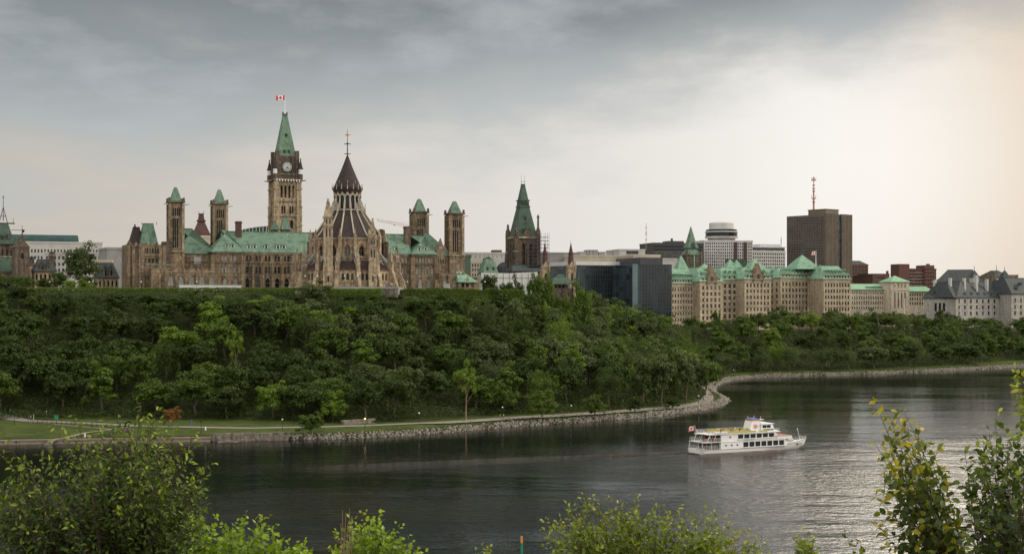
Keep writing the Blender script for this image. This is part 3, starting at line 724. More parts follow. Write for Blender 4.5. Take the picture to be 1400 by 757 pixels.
# right end annex with bright sloping roof
b = MB(); zt = F.z(385, U(640), -9); B.block(b, F, U(627, -9), U(652, -9), -9, 2, GZ, zt, front=ops(F, [U(633, -9), U(639, -9), U(646, -9)], 1.5, [(GZ + 3.2, zt - .6, 0)]))
pinnacle(b, F, U(640, -9), -8.6, zt - 1, F.z(377, U(640), -9), 1.0); b.box(F, U(652, -9), U(655.5, -9), -9, 2, GZ, F.z(379, U(650), -9)); b.build('annex', st, P)
roof(F, U(627, -9), U(652, -9), -9, 2, zt, F.z(371.5, U(632), -5), .5, 4.5, M['copper_light'], P, over=.4, iu1=5.5)
# ornate gable over the right wing
b = MB(); u0, u1 = U(597, 2), U(608, 2); v = 2; ue = (u0 + u1) / 2
B.block(b, F, u0, u1, v, v + 6, GZ, F.z(342, ue, v), front=ops(F, spread(u0, u1, 3, .7), .8, [(F.z(360, ue, v), F.z(353, ue, v), 1)]))
b.prism(F, [(u0 - .4, F.z(342, ue, v)), (u1 + .4, F.z(342, ue, v)), (u1 - .8, F.z(335, ue, v)), (ue, F.z(325.5, ue, v)), (u0 + .8, F.z(335, ue, v))], v, v + 1.2, 0)
b.box(F, ue - .9, ue + .9, v - .08, v + .1, F.z(340, ue, v), F.z(336.5, ue, v), 3)
for u in (u0, u1): pinnacle(b, F, u, v + .5, F.z(345, ue, v), F.z(334, ue, v), .9)
b.build('gable', st + [M['glass_pale']], P)
# far left wing with two mansards
b = MB(); v = 2; uw0, uw1 = U(174, v), U(233, v); zt = F.z(334, U(200), v)
zz = lambda y: F.z(y, U(205), v)
fr_ = ops(F, spread(U(196, v), U(218, v), 6), .75, [(zz(346), zz(338.5), 1)]) + ops(F, spread(U(196, v), U(222, v), 5), 1.0, [(zz(359), zz(353), 0)]) + ops(F, [U(199, v), U(203, v)], .7, [(zz(381), zz(376), 1)])
B.block(b, F, uw0, uw1, v, 24, GZ, zt, front=fr_, left=[(3, 4.2, 50, 53, 1), (8, 9.2, 50, 53, 1), (14, 15.2, 50, 53, 1)])
for y in (349, 362): course(b, F, uw0, uw1, v, zz(y), .4, .25, 1)
for c_ in (175.5, 182, 191.5, 195, 219, 224): b.box(F, U(c_, v) - .7, U(c_, v) + .7, v - 1.1, v + .1, GZ, zz(336), 0)
crenel(b, F, uw0, uw1, v, zt, 1.1, .8)
for c_, y in ((176, 329), (186, 331), (226, 330)): pinnacle(b, F, U(c_, v), v, zz(337), zz(y), 1.3)
b.box(F, U(222, v), U(233, v), v - 1, v + 3, GZ, zz(330), 2)
b.build('west_wing', st, P)
u0, u1 = U(193, 4), U(215.5, 4); roof(F, u0, u1, 4, 14, zt, F.z(306, U(205), 6), 1.5, 2.4, M['copper'], P, over=.3)
u0, u1 = U(179, 8), U(197, 8); roof(F, u0, u1, 8, 18, zt, F.z(311, U(190), 10), 1.6, 2.4, M['brown_roof'], P, over=.3)
for c_ in (194, 214): b = MB(); b.tube(F.pt(U(c_, 6), 6, F.z(307, U(c_), 6)), F.pt(U(c_, 6), 6, F.z(303, U(c_), 6)), .16, .06); b.build('roof_finial', M['black'], P)
b = MB(); b.tube(F.pt(U(184.5, 10), 10, F.z(311, U(184), 10)), F.pt(U(184.5, 10), 10, F.z(306.5, U(184), 10)), .5, .3); b.build('roof_finial', M['black'], P)
b = MB(); u0, u1 = U(205, 0), U(232, 0); b.box(F, u0, u1, -3.2, 2, GZ, F.z(366, U(215), 0)); b.box(F, u0 - .2, u1, -3.4, -3.2, F.z(363, U(215), 0), F.z(361.6, U(215), 0), 1)
b.build('terrace_wall', [M['sand'], M['copper']], P)
# four ventilation towers
def vent_tower(pa, pb, v, y_roof, y_eave, y_ledge, y_low, broad=0):
    u0, u1 = U(pa, v), U(pb, v) ; um = (u0 + u1) / 2; w = (u1 - u0); D = w
    Z = lambda y: F.z(y, um, v)
    t = MB(); zt, zl, zb = Z(y_eave), Z(y_ledge), GZ
    r_ = bpy.data.objects.new('ventilation_tower', None); link(r_, P); 
    def wl(G, L, m=0):
        wi = L * .11; us = spread(L * .18, L * .82, 4, .5); q = []
        q += [(u - wi / 2, u + wi / 2, Z(y_eave + 8 + 10), Z(y_eave + 7), 1) for u in us]
        q += [(u - wi / 2, u + wi / 2, zl + 1.4, Z(y_eave + 22), 0) for u in us[:3:1]]
        return q
    for G, L in ((F.moved(u0, v), w), (F.left(u0, v + D), D), (F.right(u1, v), D)):
        n = len(B.ws); B.wall(t, G, 0, L, zl, zt, wl(G, L), 0, depth=.5, gm=M['black'])
        keep = B.ws[:n]; new = B.ws[n:]; del B.ws[n:]
        for q in new: t.box(G, q[1] - q[4] / 2, q[1] + q[4] / 2, .45, .55, q[3], q[3] + q[5], 3)
    t.box(F, u0, u1, v + D - .1, v + D, zl, zt)
    for a in (u0, u1):
        for c_ in (v, v + D): t.box(F, a - .55, a + .55, c_ - .55, c_ + .55, zl, zt - .4, 1 if a == u1 else 0); 
    t.box(F, u0 - .5 - broad, u1 + .5 + broad, v - .5, v + D + .5, zb, zl, 0)
    t.box(F, u0 - .9, u1 + .9, v - .9, v + D + .9, zl - .5, zl, 1)
    t.box(F, u0 - .8, u1 + .8, v - .8, v + D + .8, zt, zt + .7, 2)
    for a in (u0 - .2, u1 + .2):
        for c_ in (v - .2, v + D + .2): t.box(F, a - .42, a + .42, c_ - .42, c_ + .42, zt + .7, zt + 2.2, 2)
    for sx in (u0 - .8, u1 + .8):
        d_ = -1.9 if sx < um else 1.9; t.tube(F.pt(sx, v, zt - .9), F.pt(sx + d_, v, zt - .6), .22, .12, 4, 2)
    t.build('shaft', [M['sand'], M['trim'], M['sand_dark'], M['black']], r_)
    rf = MB(); k = w * .36
    rf.fr(F, (u0 + .45, u1 - .45, v + .45, v + D - .45, zt + .7), (u0 + k, u1 - k, v + k, v + D - k, Z(y_roof + 2)))
    rf.fr(F, (u0 + k, u1 - k, v + k, v + D - k, Z(y_roof + 2)), (u0 + k * 1.15, u1 - k * 1.15, v + k * 1.15, v + D - k * 1.15, Z(y_roof))); rf.build('roof', M['copper'], r_)
vent_tower(232, 250.5, 3, 255.5, 277, 343, 366)
vent_tower(292.5, 310, 12, 258.5, 279.5, 343, 366)
vent_tower(567, 584.5, 12, 271.5, 291, 345, 366)
vent_tower(615.5, 633, 3, 274.5, 293, 348.5, 372)
B.done()

# ------------------------------------------------------------------ clock tower
Yc = 700; T0 = frame_at(389.5, Yc, 22.0); 
ct = root('clock_tower', T0.pt(0, 0, GZ), 'tall brown stone clock tower with green spire and flagpole behind the long green roof', 'clock tower')
zc = lambda y: CAMH + (HY - y) / FPX * (Yc - 5)
S = 5.6
b = MB(); BT = Bld.__new__(Bld); BT.r = ct; BT.ws = []; BT.limit = 100
q = [(u - .55, u + .55, zc(270.5), zc(253), 1) for u in (-2.9, -1, 1, 2.9)]
q += [(u - .45, u + .45, zc(292), zc(281), 1) for u in (-2.6, -1.4, 1.4, 2.6)]
q += [(u - .8, u + .8, zc(312), zc(300), 1) for u in (-2.2, 2.2)]
for G in (T0.moved(-S, -S), T0.left(-S, S), T0.right(S, -S)):
    BT.wall(b, G, 0, 2 * S, GZ, zc(247), [(a + S, c_ + S, d_, e_, r_) for a, c_, d_, e_, r_ in q], 0, depth=.9, gm=M['glass'])
b.box(T0, -S, S, S - .1, S, GZ, zc(247))
for sx in (-1, 1):
    for sy in (-1, 1):
        b.box(T0, sx * S - 1.35, sx * S + 1.35, sy * S - 1.35, sy * S + 1.35, GZ, zc(283), 0)
        b.box(T0, sx * S - 1.15, sx * S + 1.15, sy * S - 1.15, sy * S + 1.15, zc(283), zc(248), 0)
        for y in (259, 283, 296, 309): b.box(T0, sx * S - 1.55, sx * S + 1.55, sy * S - 1.55, sy * S + 1.55, zc(y), zc(y) + .5, 1)
    for y in (276.5, 297): b.box(T0, -S, S, -S - .3, -S, zc(y), zc(y) + .45, 1); b.box(T0, -S - .3, -S, -S, S, zc(y), zc(y) + .45, 1)
b.box(T0, -S - 1.6, S + 1.6, -S - 1.6, S + 1.6, zc(247), zc(245), 1)
for u in np.linspace(-S, S, 9): b.box(T0, u - .2, u + .2, -S - 1.65, -S - 1.5, zc(248.4), zc(245.3), 3)
for sx in (-1, 1):
    b.tube(T0.pt(sx * S, -S, zc(247.5)), T0.pt(sx * (S + 3.6), -S - .4, zc(246)), .35, .18, 5, 2)
    b.tube(T0.pt(-S, sx * S, zc(247.5)), T0.pt(-S - 3.4, sx * S, zc(246)), .35, .18, 5, 2)
b.build('shaft', [M['sand_light'], M['trim'], M['sand_dark'], M['white']], ct)
b = MB(); s2 = 4.9
b.box(T0, -s2, s2, -s2, s2, zc(245), zc(213), 0); b.box(T0, -s2 - .3, s2 + .3, -s2 - .3, s2 + .3, zc(238.5), zc(237.5), 1)
for sx in (-1, 1):
    for sy in (-1, 1):
        b.box(T0, sx * s2 - .9, sx * s2 + .9, sy * s2 - .9, sy * s2 + .9, zc(245), zc(206), 0)
        x, y, _ = T0.pt(sx * (S + .7), sy * (S + .7), 0)
        b.ngon(x, y, zc(245), 1.15, zc(238), 1.15, 8, 0, 0); b.ngon(x, y, zc(238), 1.0, zc(231), 1.0, 8, 0, 3)
        b.ngon(x, y, zc(231), 1.35, zc(229.5), 1.35, 8, 0, 2); b.ngon(x, y, zc(229.5), 1.1, zc(218), .15, 8, 0, 2); b.ngon(x, y, zc(218), .35, zc(216.5), .35, 6, 0, 2)
b.build('clock_stage', [M['sand_dark'], M['trim'], M['brown_roof'], M['hoarding']], ct)
def clock(G, z, r=2.35):
    c_ = bpy.data.objects.new('clock', None); link(c_, ct)
    p = G.pt(0, 0, z)
    d_ = MB(); n = 28
    ring = lambda rr, v: [G.pt(rr * math.cos(6.2832 * i / n), v, z + rr * math.sin(6.2832 * i / n)) for i in range(n)]
    d_.hull8(ring(r, 0), ring(r, -.15)); d_.build('dial', M['dial'], c_)
    d_ = MB(); A, Bb = ring(r * 1.14, -.2), ring(r, -.2)
    for i in range(n): j = (i + 1) % n; d_.poly([A[i], A[j], Bb[j], Bb[i]])
    for i in range(12):
        a = math.pi * i / 6; ca, sa = math.cos(a), math.sin(a)
        d_.hull8([G.pt(ca * .70 * r - sa * .13, -.2, z + sa * .70 * r + ca * .13), G.pt(ca * .70 * r + sa * .13, -.2, z + sa * .70 * r - ca * .13), G.pt(ca * .9 * r + sa * .17, -.2, z + sa * .9 * r - ca * .17), G.pt(ca * .9 * r - sa * .17, -.2, z + sa * .9 * r + ca * .17)],
                 [G.pt(ca * .70 * r - sa * .13, -.24, z + sa * .70 * r + ca * .13), G.pt(ca * .70 * r + sa * .13, -.24, z + sa * .70 * r - ca * .13), G.pt(ca * .9 * r + sa * .17, -.24, z + sa * .9 * r - ca * .17), G.pt(ca * .9 * r - sa * .17, -.24, z + sa * .9 * r + ca * .17)])
    d_.build('numeral_ring', M['black'], c_)
    for a, L, w in ((-110, .80, .14), (-50, .58, .2)):
        h = MB(); ca, sa = math.cos(R(a)), math.sin(R(a))
        h.hull8([G.pt(-sa * -w, -.26, z + ca * -w), G.pt(-sa * w, -.26, z + ca * w), G.pt(ca * L * r, -.26, z + sa * L * r)], [G.pt(-sa * -w, -.32, z + ca * -w), G.pt(-sa * w, -.32, z + ca * w), G.pt(ca * L * r, -.32, z + sa * L * r)])
        h.build('clock_hand', M['black'], c_)
clock(T0.moved(0, -s2 - .05), zc(228)); clock(T0.left(-s2 - .05, 0), zc(228))
b = MB(); b.fr(T0, (-4.6, 4.6, -4.6, 4.6, zc(213)), (-3.9, 3.9, -3.9, 3.9, zc(203))); b.fr(T0, (-3.9, 3.9, -3.9, 3.9, zc(203)), (-.95, .95, -.95, .95, zc(155)))
sp_ = b.build('spire', M['copper'], ct)
for u, zl, v in ((-1.2, 209, -4.5), (1.2, 209, -4.5), (0, 186, -3.05)): dormer(T0, u, v, zc(zl), 1.0, 2.2, 2, [M['black'], M['copper'], M['black']], ct, 'spire_dormer')
b = MB(); b.box(T0, -1.1, 1.1, -1.1, 1.1, zc(157), zc(155)); b.box(T0, -1.0, 1.0, -1.0, 1.0, zc(155), zc(154), 0)
for a in (-1, 1):
    for c_ in (-1, 1): b.box(T0, a - .15, a + .15, c_ - .15, c_ + .15, zc(155), zc(151.5))
b.build('spire_crown', M['iron'], ct)
b = MB(); b.tube(T0.pt(0, 0, zc(155)), T0.pt(0, 0, zc(127)), .22, .1, 6); b.build('flagpole', M['white'], ct)
LEAF = [(0, 1), (.16, .62), (.36, .72), (.28, .28), (.5, .42), (.56, .28), (.92, .22), (.82, .02), (.95, -.1), (.42, -.42), (.5, -.62), (.06, -.52), (.05, -.95),
        (-.05, -.95), (-.06, -.52), (-.5, -.62), (-.42, -.42), (-.95, -.1), (-.82, .02), (-.92, .22), (-.56, .28), (-.5, .42), (-.28, .28), (-.36, .72), (-.16, .62)]
def flag(p, w, h, ang, sag, label, parent=None):
    """red and white flag flying from p (top of hoist) along ang"""
    n = 14; b = MB(); dx, dy = math.cos(ang), math.sin(ang)
    def S_(s, t):
        k = s * w; wv = .09 * w * math.sin(s * 7.5) * (.3 + s); return (p[0] + dx * k - dy * wv, p[1] + dy * k + dx * wv, p[2] - t * h - sag * s * s * w - .04 * w * math.sin(s * 6))
    for i in range(n):
        s0, s1 = i / n, (i + 1) / n; sm = (s0 + s1) / 2; mm = 0 if sm < .25 or sm > .75 else 1
        for j in range(3): b.poly([S_(s0, j / 3), S_(s1, j / 3), S_(s1, (j + 1) / 3), S_(s0, (j + 1) / 3)], mm)
    for off in (-.02, .02):
        pts = [S_(.5 + x * .17 * 1.05, .5 - y * .38) for x, y in LEAF]; c_ = S_(.5, .5)
        pts = [(q[0] - dy * off, q[1] + dx * off, q[2]) for q in pts]
        for i in range(len(pts)): b.poly([(c_[0] - dy * off, c_[1] + dx * off, c_[2]), pts[i], pts[(i + 1) % len(pts)]], 0)
    o = b.build('flag', [M['red'], M['white']], parent, loc=p if parent is None else (0, 0, 0))
    if parent is None: tag(o, label, 'flag')
    return o
pt = T0.pt(0, 0, zc(128)); flag(pt, 4.3, 2.4, R(186), .16, None, ct)

# two little green ventilator roofs between the range and the clock tower
for k, (pa, pb, y0, y1, lab) in enumerate(((370, 381, 301, 318, 'small green pyramid roof rising behind the long roof, the lower of two'), (383, 397, 293, 318, 'small green pointed roof with ball finial before the clock tower'))):
    G = frame_at((pa + pb) / 2, 665, 20); w = (pb - pa) / 2 / FPX * 665; zq = lambda y: CAMH + (HY - y) / FPX * 665
    r_ = root('roof_lantern', G.pt(0, 0, 60), lab, 'roof lantern'); b = MB(); b.box(G, -w * .8, w * .8, -w * .8, w * .8, 60, zq(314)); b.build('base', M['sand_dark'], r_)
    b = MB(); b.fr(G, (-w, w, -w, w, zq(314)), (-w * .25, w * .25, -w * .25, w * .25, zq(y0 + 3))); b.box(G, -w * .3, w * .3, -w * .3, w * .3, zq(y0 + 3), zq(y0 + 1.5)); b.ngon(*G.pt(0, 0, 0)[:2], zq(y0 + 1.5), .3, zq(y0), .1, 6); b.build('roof', M['copper'], r_)

# ------------------------------------------------------------------ round library
Yl = 598; lx = (475 - CX) / FPX * Yl; zl = lambda y: CAMH + (HY - y) / FPX * Yl
lib = root('round_library', (lx, Yl, GZ), 'round gothic library of buff stone with dark conical roof and flying buttresses', 'library')
BL = Bld.__new__(Bld); BL.r = lib; BL.ws = []; BL.limit = 100
NS = 16; A0 = -math.pi / 2 + math.pi / NS + .12
def face(i, r):
    """frame of side i of the 16-gon with corner radius r; u runs left to right seen from outside"""
    a = A0 + 2 * math.pi * i / NS; a2 = a + 2 * math.pi / NS
    p, q = (lx + r * math.cos(a), Yl + r * math.sin(a)), (lx + r * math.cos(a2), Yl + r * math.sin(a2))
    L = math.hypot(q[0] - p[0], q[1] - p[1]); return Fr(O=p, U=((q[0] - p[0]) / L, (q[1] - p[1]) / L)), L
rd, rl = 15.4, 20.9                                   # drum, outer ring
vis = [i for i in range(NS) if math.sin(A0 + 2 * math.pi * (i + .5) / NS) < .15]
b = MB(); bl = MB(); tr = MB()
for i in range(NS):
    G, L = face(i, rd)
    op = [(L * .30, L * .70, zl(351), zl(336.5), 1)] if i in vis else []
    BL.wall(b, G, 0, L, zl(364), zl(327), op, 0, depth=.8, gm=M['glass'], bars=(2, 2), fm=M['trim'])
    tr = MB()
    for s_ in (-1, 1):                                # red pointed label over the window
        um = L / 2; tr.hull8([G.pt(um + s_ * L * .27, -.05, zl(342)), G.pt(um + s_ * L * .20, -.05, zl(342)), G.pt(um, -.05, zl(334.4)), G.pt(um, -.05, zl(332.6))],
                             [G.pt(um + s_ * L * .27, -.3, zl(342)), G.pt(um + s_ * L * .20, -.3, zl(342)), G.pt(um, -.3, zl(334.4)), G.pt(um, -.3, zl(332.6))])
    if i in vis: tr.build('arch_moulding', M['red_trim'], lib)
    b.box(G, -.1, L + .1, -.5, .1, zl(329), zl(326.6), 1); b.box(G, 0, L, -.3, .1, zl(354.5), zl(353.5), 1)
    G, L = face(i, rl)
    op = [(L * t - .55, L * t + .55, zl(383.5), zl(374), 1) for t in (.27, .5, .73)] if i in vis else []
    BL.wall(bl, G, 0, L, GZ, zl(370), op, 0, depth=.6, gm=M['glass'])
    bl.box(G, -.1, L + .1, -.3, .1, zl(387), zl(386), 1); bl.box(G, 0, L, -.3, .1, zl(371), zl(369.5), 2)
b.build('drum', [M['sand_light'], M['trim']], lib); bl.build('outer_ring', [M['sand_light'], M['trim'], M['red_trim']], lib);
b = MB(); b.ngon(lx, Yl, zl(370) + .01, rl + .5, zl(357), rd - .3, NS, A0); b.build('aisle_roof', M['brown_roof'], lib)
BL.done()
# main cone, ribs
r0, r1_, rr0 = rd + .2, 5.9, 0
prof = [(327, 15.3), (318, 12.9), (305, 10.1), (292, 7.3), (286, 6.3)]
b = MB()
for (ya, ra), (yb, rb) in zip(prof[:-1], prof[1:]): b.ngon(lx, Yl, zl(ya), ra, zl(yb), rb, NS, A0)
b.build('roof', M['brown_roof'], lib)
b = MB()
for i in range(NS):
    a = A0 + 2 * math.pi * i / NS; pr = [(lx + (r + .15) * math.cos(a), Yl + (r + .15) * math.sin(a), zl(y)) for y, r in prof]
    for p, q_ in zip(pr[:-1], pr[1:]): b.tube(p, q_, .4, .4, 4)
b.build('roof_ribs', M['rib'], lib)
b = MB(); b.ngon(lx, Yl, zl(288.5), 6.9, zl(287), 6.9, NS, A0); b.build('lantern_sill', M['rib'], lib)
b = MB(); b.ngon(lx, Yl, zl(287), 5.0, zl(258), 5.0, NS, A0, 0); b.build('lantern', M['glass'], lib)
b = MB()
for i in range(NS):
    a = A0 + 2 * math.pi * i / NS; ca, sa = math.cos(a), math.sin(a)
    p = (lx + 5.9 * ca, Yl + 5.9 * sa, zl(287)); q_ = (lx + 5.3 * ca, Yl + 5.3 * sa, zl(266)); b.tube(p, q_, .42, .3, 5)
    b.tube((lx + 7.6 * ca, Yl + 7.6 * sa, zl(290)), (lx + 5.7 * ca, Yl + 5.7 * sa, zl(274)), .26, .22, 4)
    b.tube((lx + 7.6 * ca, Yl + 7.6 * sa, zl(291)), (lx + 7.6 * ca, Yl + 7.6 * sa, zl(278)), .32, .08, 5)
    G, L = face(i, 5.7); um = L / 2
    for s_ in (-1, 1): b.tube(G.pt(um + s_ * L * .45, -.1, zl(271)), G.pt(um, -.1, zl(262.5)), .2, .14, 4)
    b.prism(G, [(um - L * .32, zl(268)), (um + L * .32, zl(268)), (um, zl(260.5))], -.05, .3)
b.build('lantern_gables', M['rib'], lib)
b = MB(); b.ngon(lx, Yl, zl(267), 5.5, zl(259), 6.4, NS, A0); b.ngon(lx, Yl, zl(259), 6.4, zl(257), 6.5, NS, A0); b.ngon(lx, Yl, zl(257), 5.9, zl(245), 4.3, NS, A0); b.ngon(lx, Yl, zl(245), 4.3, zl(229), 2.2, NS, A0); b.ngon(lx, Yl, zl(229), 2.2, zl(213), .35, NS, A0)
b.build('upper_roof', M['brown_roof'], lib)
b = MB()
for i in range(NS):
    a = A0 + 2 * math.pi * (i + .5) / NS; x, y = lx + 6.35 * math.cos(a), Yl + 6.35 * math.sin(a); b.tube((x, y, zl(260)), (x, y, zl(252)), .24, .05, 5)
    if i % 2: x, y = lx + 4.7 * math.cos(a), Yl + 4.7 * math.sin(a); b.tube((x, y, zl(252.5)), (x, y, zl(247.5)), .5, .04, 4)
b.build('crocket_finials', M['rib'], lib)
b = MB(); b.tube((lx, Yl, zl(214)), (lx, Yl, zl(177)), .28, .06, 6)
for y, w in ((211, 1.0), (197.5, 1.1)): b.box(W, lx - w * 1.3, lx + w * 1.3, Yl - .12, Yl + .12, zl(y), zl(y) + .3); b.box(W, lx - .12, lx + .12, Yl - w, Yl + w, zl(y) + .003, zl(y) + .3)
b.ngon(lx, Yl, zl(197), .55, zl(195), .2, 6); b.build('finial', M['black'], lib)
b = MB(); b.box(W, lx - .9, lx + .6, Yl - .06, Yl + .06, zl(185.6), zl(183.6)); b.tube((lx + .6, Yl, zl(184.6)), (lx + 1.2, Yl, zl(184.6)), .1, .3, 4); b.build('weather_vane', M['orange'], lib)
# buttress piers with pinnacles, and flyers to the drum
for i in range(NS):
    a = A0 + 2 * math.pi * i / NS; ca, sa = math.cos(a), math.sin(a)
    if sa > .35: continue
    G = Fr(O=(lx, Yl), U=(ca, sa))                   # u outward
    b = MB(); w = .75
    b.fr(G, (rl - 1.2, rl + 4.6, -w, w, GZ), (rl - 1.2, rl + 3.0, -w, w, zl(383))); b.fr(G, (rl - .8, rl + 2.9, -w, w, zl(383)), (rl - .8, rl + 1.7, -w, w, zl(372)))
    b.box(G, rl - .8, rl + 1.5, -w, w, zl(372), zl(360), 0); b.box(G, rl - .9, rl + 1.7, -w - .15, w + .15, zl(360), zl(359), 1)
    b.box(G, rl - .2, rl + 1.0, -.55, .55, zl(359), zl(351)); b.fr(G, (rl - .2, rl + 1.0, -.5, .5, zl(351)), (rl + .35, rl + .45, -.05, .05, zl(339)), 0)
    b.box(G, rl + .1, rl + .7, -.28, .28, zl(342.5), zl(341.3), 1)
    bt = b.build('buttress', [M['sand_light'], M['trim']], lib)
    b = MB()
    for t0, t1, dz in ((0, 1, 0), (0, 1, -3.2)):
        p = (rl - .4, zl(363) + dz); q_ = (rd - .2, zl(345) + dz)
        b.prism(G, [(q_[0], q_[1] - .9), (p[0], p[1] - .9), (p[0], p[1] + .5), (q_[0], q_[1] + .5)], -.4, .4)
    b.build('flyer', M['concrete_grey'], bt)
    b = MB(); b.box(G, rd - .1, rd + 1.0, -.65, .65, zl(352), zl(326), 0); b.box(G, rd - .1, rd + 1.2, -.75, .75, zl(326), zl(324.8), 1); b.fr(G, (rd - .1, rd + .9, -.5, .5, zl(324.8)), (rd + .3, rd + .4, -.05, .05, zl(314)), 0)
    b.build('drum_pier', [M['sand_light'], M['trim']], lib)
def turret(px, r, top, shoulder, w, lab='stair_turret'):
    x = (px - CX) / FPX * (Yl - r); y = Yl - r; b = MB(); z_ = lambda q: CAMH + (HY - q) / FPX * y
    G = frame_at(px, y, 10)
    b.box(G, -w * 1.15, w * 1.15, -w * 1.15, w * 1.15, GZ, z_(365)); b.fr(G, (-w * 1.15, w * 1.15, -w * 1.15, w * 1.15, z_(365)), (-w, w, -w, w, z_(360)))
    b.box(G, -w, w, -w, w, z_(360), z_(shoulder + 12)); b.box(G, -w * 1.12, w * 1.12, -w * 1.12, w * 1.12, z_(shoulder + 12), z_(shoulder + 10), 1)
    b.box(G, -w * .95, w * .95, -w * .95, w * .95, z_(shoulder + 10), z_(shoulder)); b.box(G, -w * 1.15, w * 1.15, -w * 1.15, w * 1.15, z_(shoulder), z_(shoulder - 1.5), 1)
    b.fr(G, (-w, w, -w, w, z_(shoulder - 1.5)), (-w * .3, w * .3, -w * .3, w * .3, z_(top + 6)), 0); b.ngon(G.O[0], G.O[1], z_(top + 6), w * .35, z_(top + 1), .12, 6, 0, 1); b.box(G, -.5, .5, -.1, .1, z_(top + 2.6), z_(top + 1.8), 1)
    for u in (-.35, .35): b.box(G, u * w - .25, u * w + .25, -w - .05, -w + .05, z_(shoulder + 26), z_(shoulder + 15), 2); b.box(G, u * w - .22, u * w + .22, -w - .01, -w + .1, z_(shoulder + 8), z_(shoulder + 2), 2)
    b.box(G, -w * .2, w * .2, -w * 1.15 - .05, -w * 1.15 + .1, z_(385), z_(377), 2)
    b.build(lab, [M['sand_light'], M['trim'], M['glass']], lib)
turret(448.5, 19, 270, 298, 1.85)
turret(509.5, 18, 297, 326, 1.5)
for c_, y, w in ((431.5, 318, 1.2), (425, 331, 1.2), (521.5, 314, 1.0), (527, 331, 1.2)):
    b = MB()
    x = (c_ - CX) / FPX * (Yl - 3); z1 = zl(y); b.box(W, x - w, x + w, Yl - 5, Yl - 2, zl(352), z1 - .8); b.box(W, x - w - .2, x + w + .2, Yl - 5.2, Yl - 1.8, z1 - .8, z1 - .4); b.box(W, x - w + .2, x + w - .2, Yl - 4.8, Yl - 2.2, z1 - .4, z1)
    b.build('side_chimney', M['sand_dark'], lib)
# ------------------------------------------------------------------ the town around: helpers for blocks with regular windows
def ZF(Y): return lambda y: CAMH + (HY - y) / FPX * Y
def simple(name, label, cat, p0, p1, Y0, Y1, ytop, depth, mat, z0=None, cols=0, rows=(), wfrac=.5, group=None, limit=100, gm='glass', fm='trim', left=0, right=0, arch=0, part='wall', parapet=True, bars=(1, 1), ybase=None):
    """a straight block seen from px p0 to p1; rows are photo rows (top, bottom) of its window bands"""
    G = Fr(p0, Y0, p1, Y1); L = G.L; um = L / 2
    if z0 is None: z0 = min(GZ, G.z(ytop, um)) - 25 if ybase is None else G.z(ybase, um)
    z1 = G.z(ytop, um); Bq = Bld(name, G.pt(um, depth / 2, z0), label, cat, group, limit)
    b = MB(); rz = [(G.z(y1, um), G.z(y0, um), arch) for y0, y1 in rows]
    def o(n, LL):
        if not n: return []
        us = spread(0, LL, n, .75); w = (us[1] - us[0] if n > 1 else LL * .5) * wfrac
        return ops(None, us, w, rz)
    Bq.block(b, G, 0, L, 0, depth, z0, z1, front=o(cols, L), left=o(left, depth), right=o(right, depth), gm=M[gm], fm=M[fm], bars=bars)
    if parapet: b.box(G, -.25, L + .25, -.25, depth + .25, z1 - .9, z1 + .35)
    b.build(part, M[mat], Bq.r)
    return Bq, G, z0, z1
def band_rows(y0, y1, n, f=.55):
    s = (y1 - y0) / n; return [(y0 + s * (i + (1 - f) / 2), y0 + s * (i + (1 + f) / 2)) for i in range(n)]

# --- left edge: dark gothic tower with green mansard and iron spire
Y = 640; G = Fr(-40, Y, 21, Y + 8); Z = ZF(Y)
Bq = Bld('gothic_tower', G.pt(10, 5, GZ), 'dark gothic tower with green mansard and iron spire at the left edge', 'tower')
b = MB(); u0, u1 = G.u(-25), G.u(19)
Bq.block(b, G, u0, u1, 0, 12, GZ - 2, Z(332), front=ops(G, spread(u0, u1, 7), .8, [(Z(349), Z(339), 1)]) , gm=M['glass'])
for z in (333, 351): b.box(G, u0 - .3, u1 + .3, -.3, 12.3, Z(z), Z(z) + .5, 1)
b.box(G, u1, u1 + 3, 3, 12, GZ, Z(339)); pinnacle(b, G, u1 - .3, .3, Z(352), Z(327), 1.1)
b.build('wall', [M['sand_dark'], M['trim']], Bq.r)
roof(G, u0, u1, 0, 12, Z(332), Z(304.5), 2.2, 2.2, M['copper_dark'], Bq.r, over=.5)
for c_ in (3, 12): dormer(G, G.u(c_), -.2, Z(326), 1.5, 2.6, 2, [M['sand_dark'], M['copper_dark'], M['glass']], Bq.r)
b = MB(); uc = G.u(4.5, 5)
for s_ in (-1, 1): b.tube(G.pt(uc + s_ * 1.9, 5, Z(304)), G.pt(uc, 5, Z(281)), .2, .12, 4); b.tube(G.pt(uc + s_ * 4.4, 5, Z(304)), G.pt(uc + s_ * 4.4, 5, Z(296)), .15, .06, 4)
b.box(G, uc - 5, uc + 5, 4.9, 5.1, Z(304.3), Z(302.6)); b.box(G, uc - 1.4, uc + 1.4, 4.9, 5.1, Z(294), Z(293.3)); b.tube(G.pt(uc, 5, Z(300)), G.pt(uc, 5, Z(264)), .22, .08, 5); b.box(G, uc - .5, uc + .5, 4.9, 5.1, Z(268), Z(267))
b.build('iron_cresting', M['black'], Bq.r)
b = MB(); b.fr(G, (u0 - 4, u1 + .4, -6, -.3, Z(371)), (u0 - 4, u1 + .2, -2, -.3, Z(352))); b.build('lower_roof', M['copper_dark'], Bq.r)
b = MB(); b.box(G, u0 - 4, u1 + .2, -5.8, -.35, GZ - 1, Z(371)); b.build('lower_wall', M['sand_dark'], Bq.r); Bq.done()
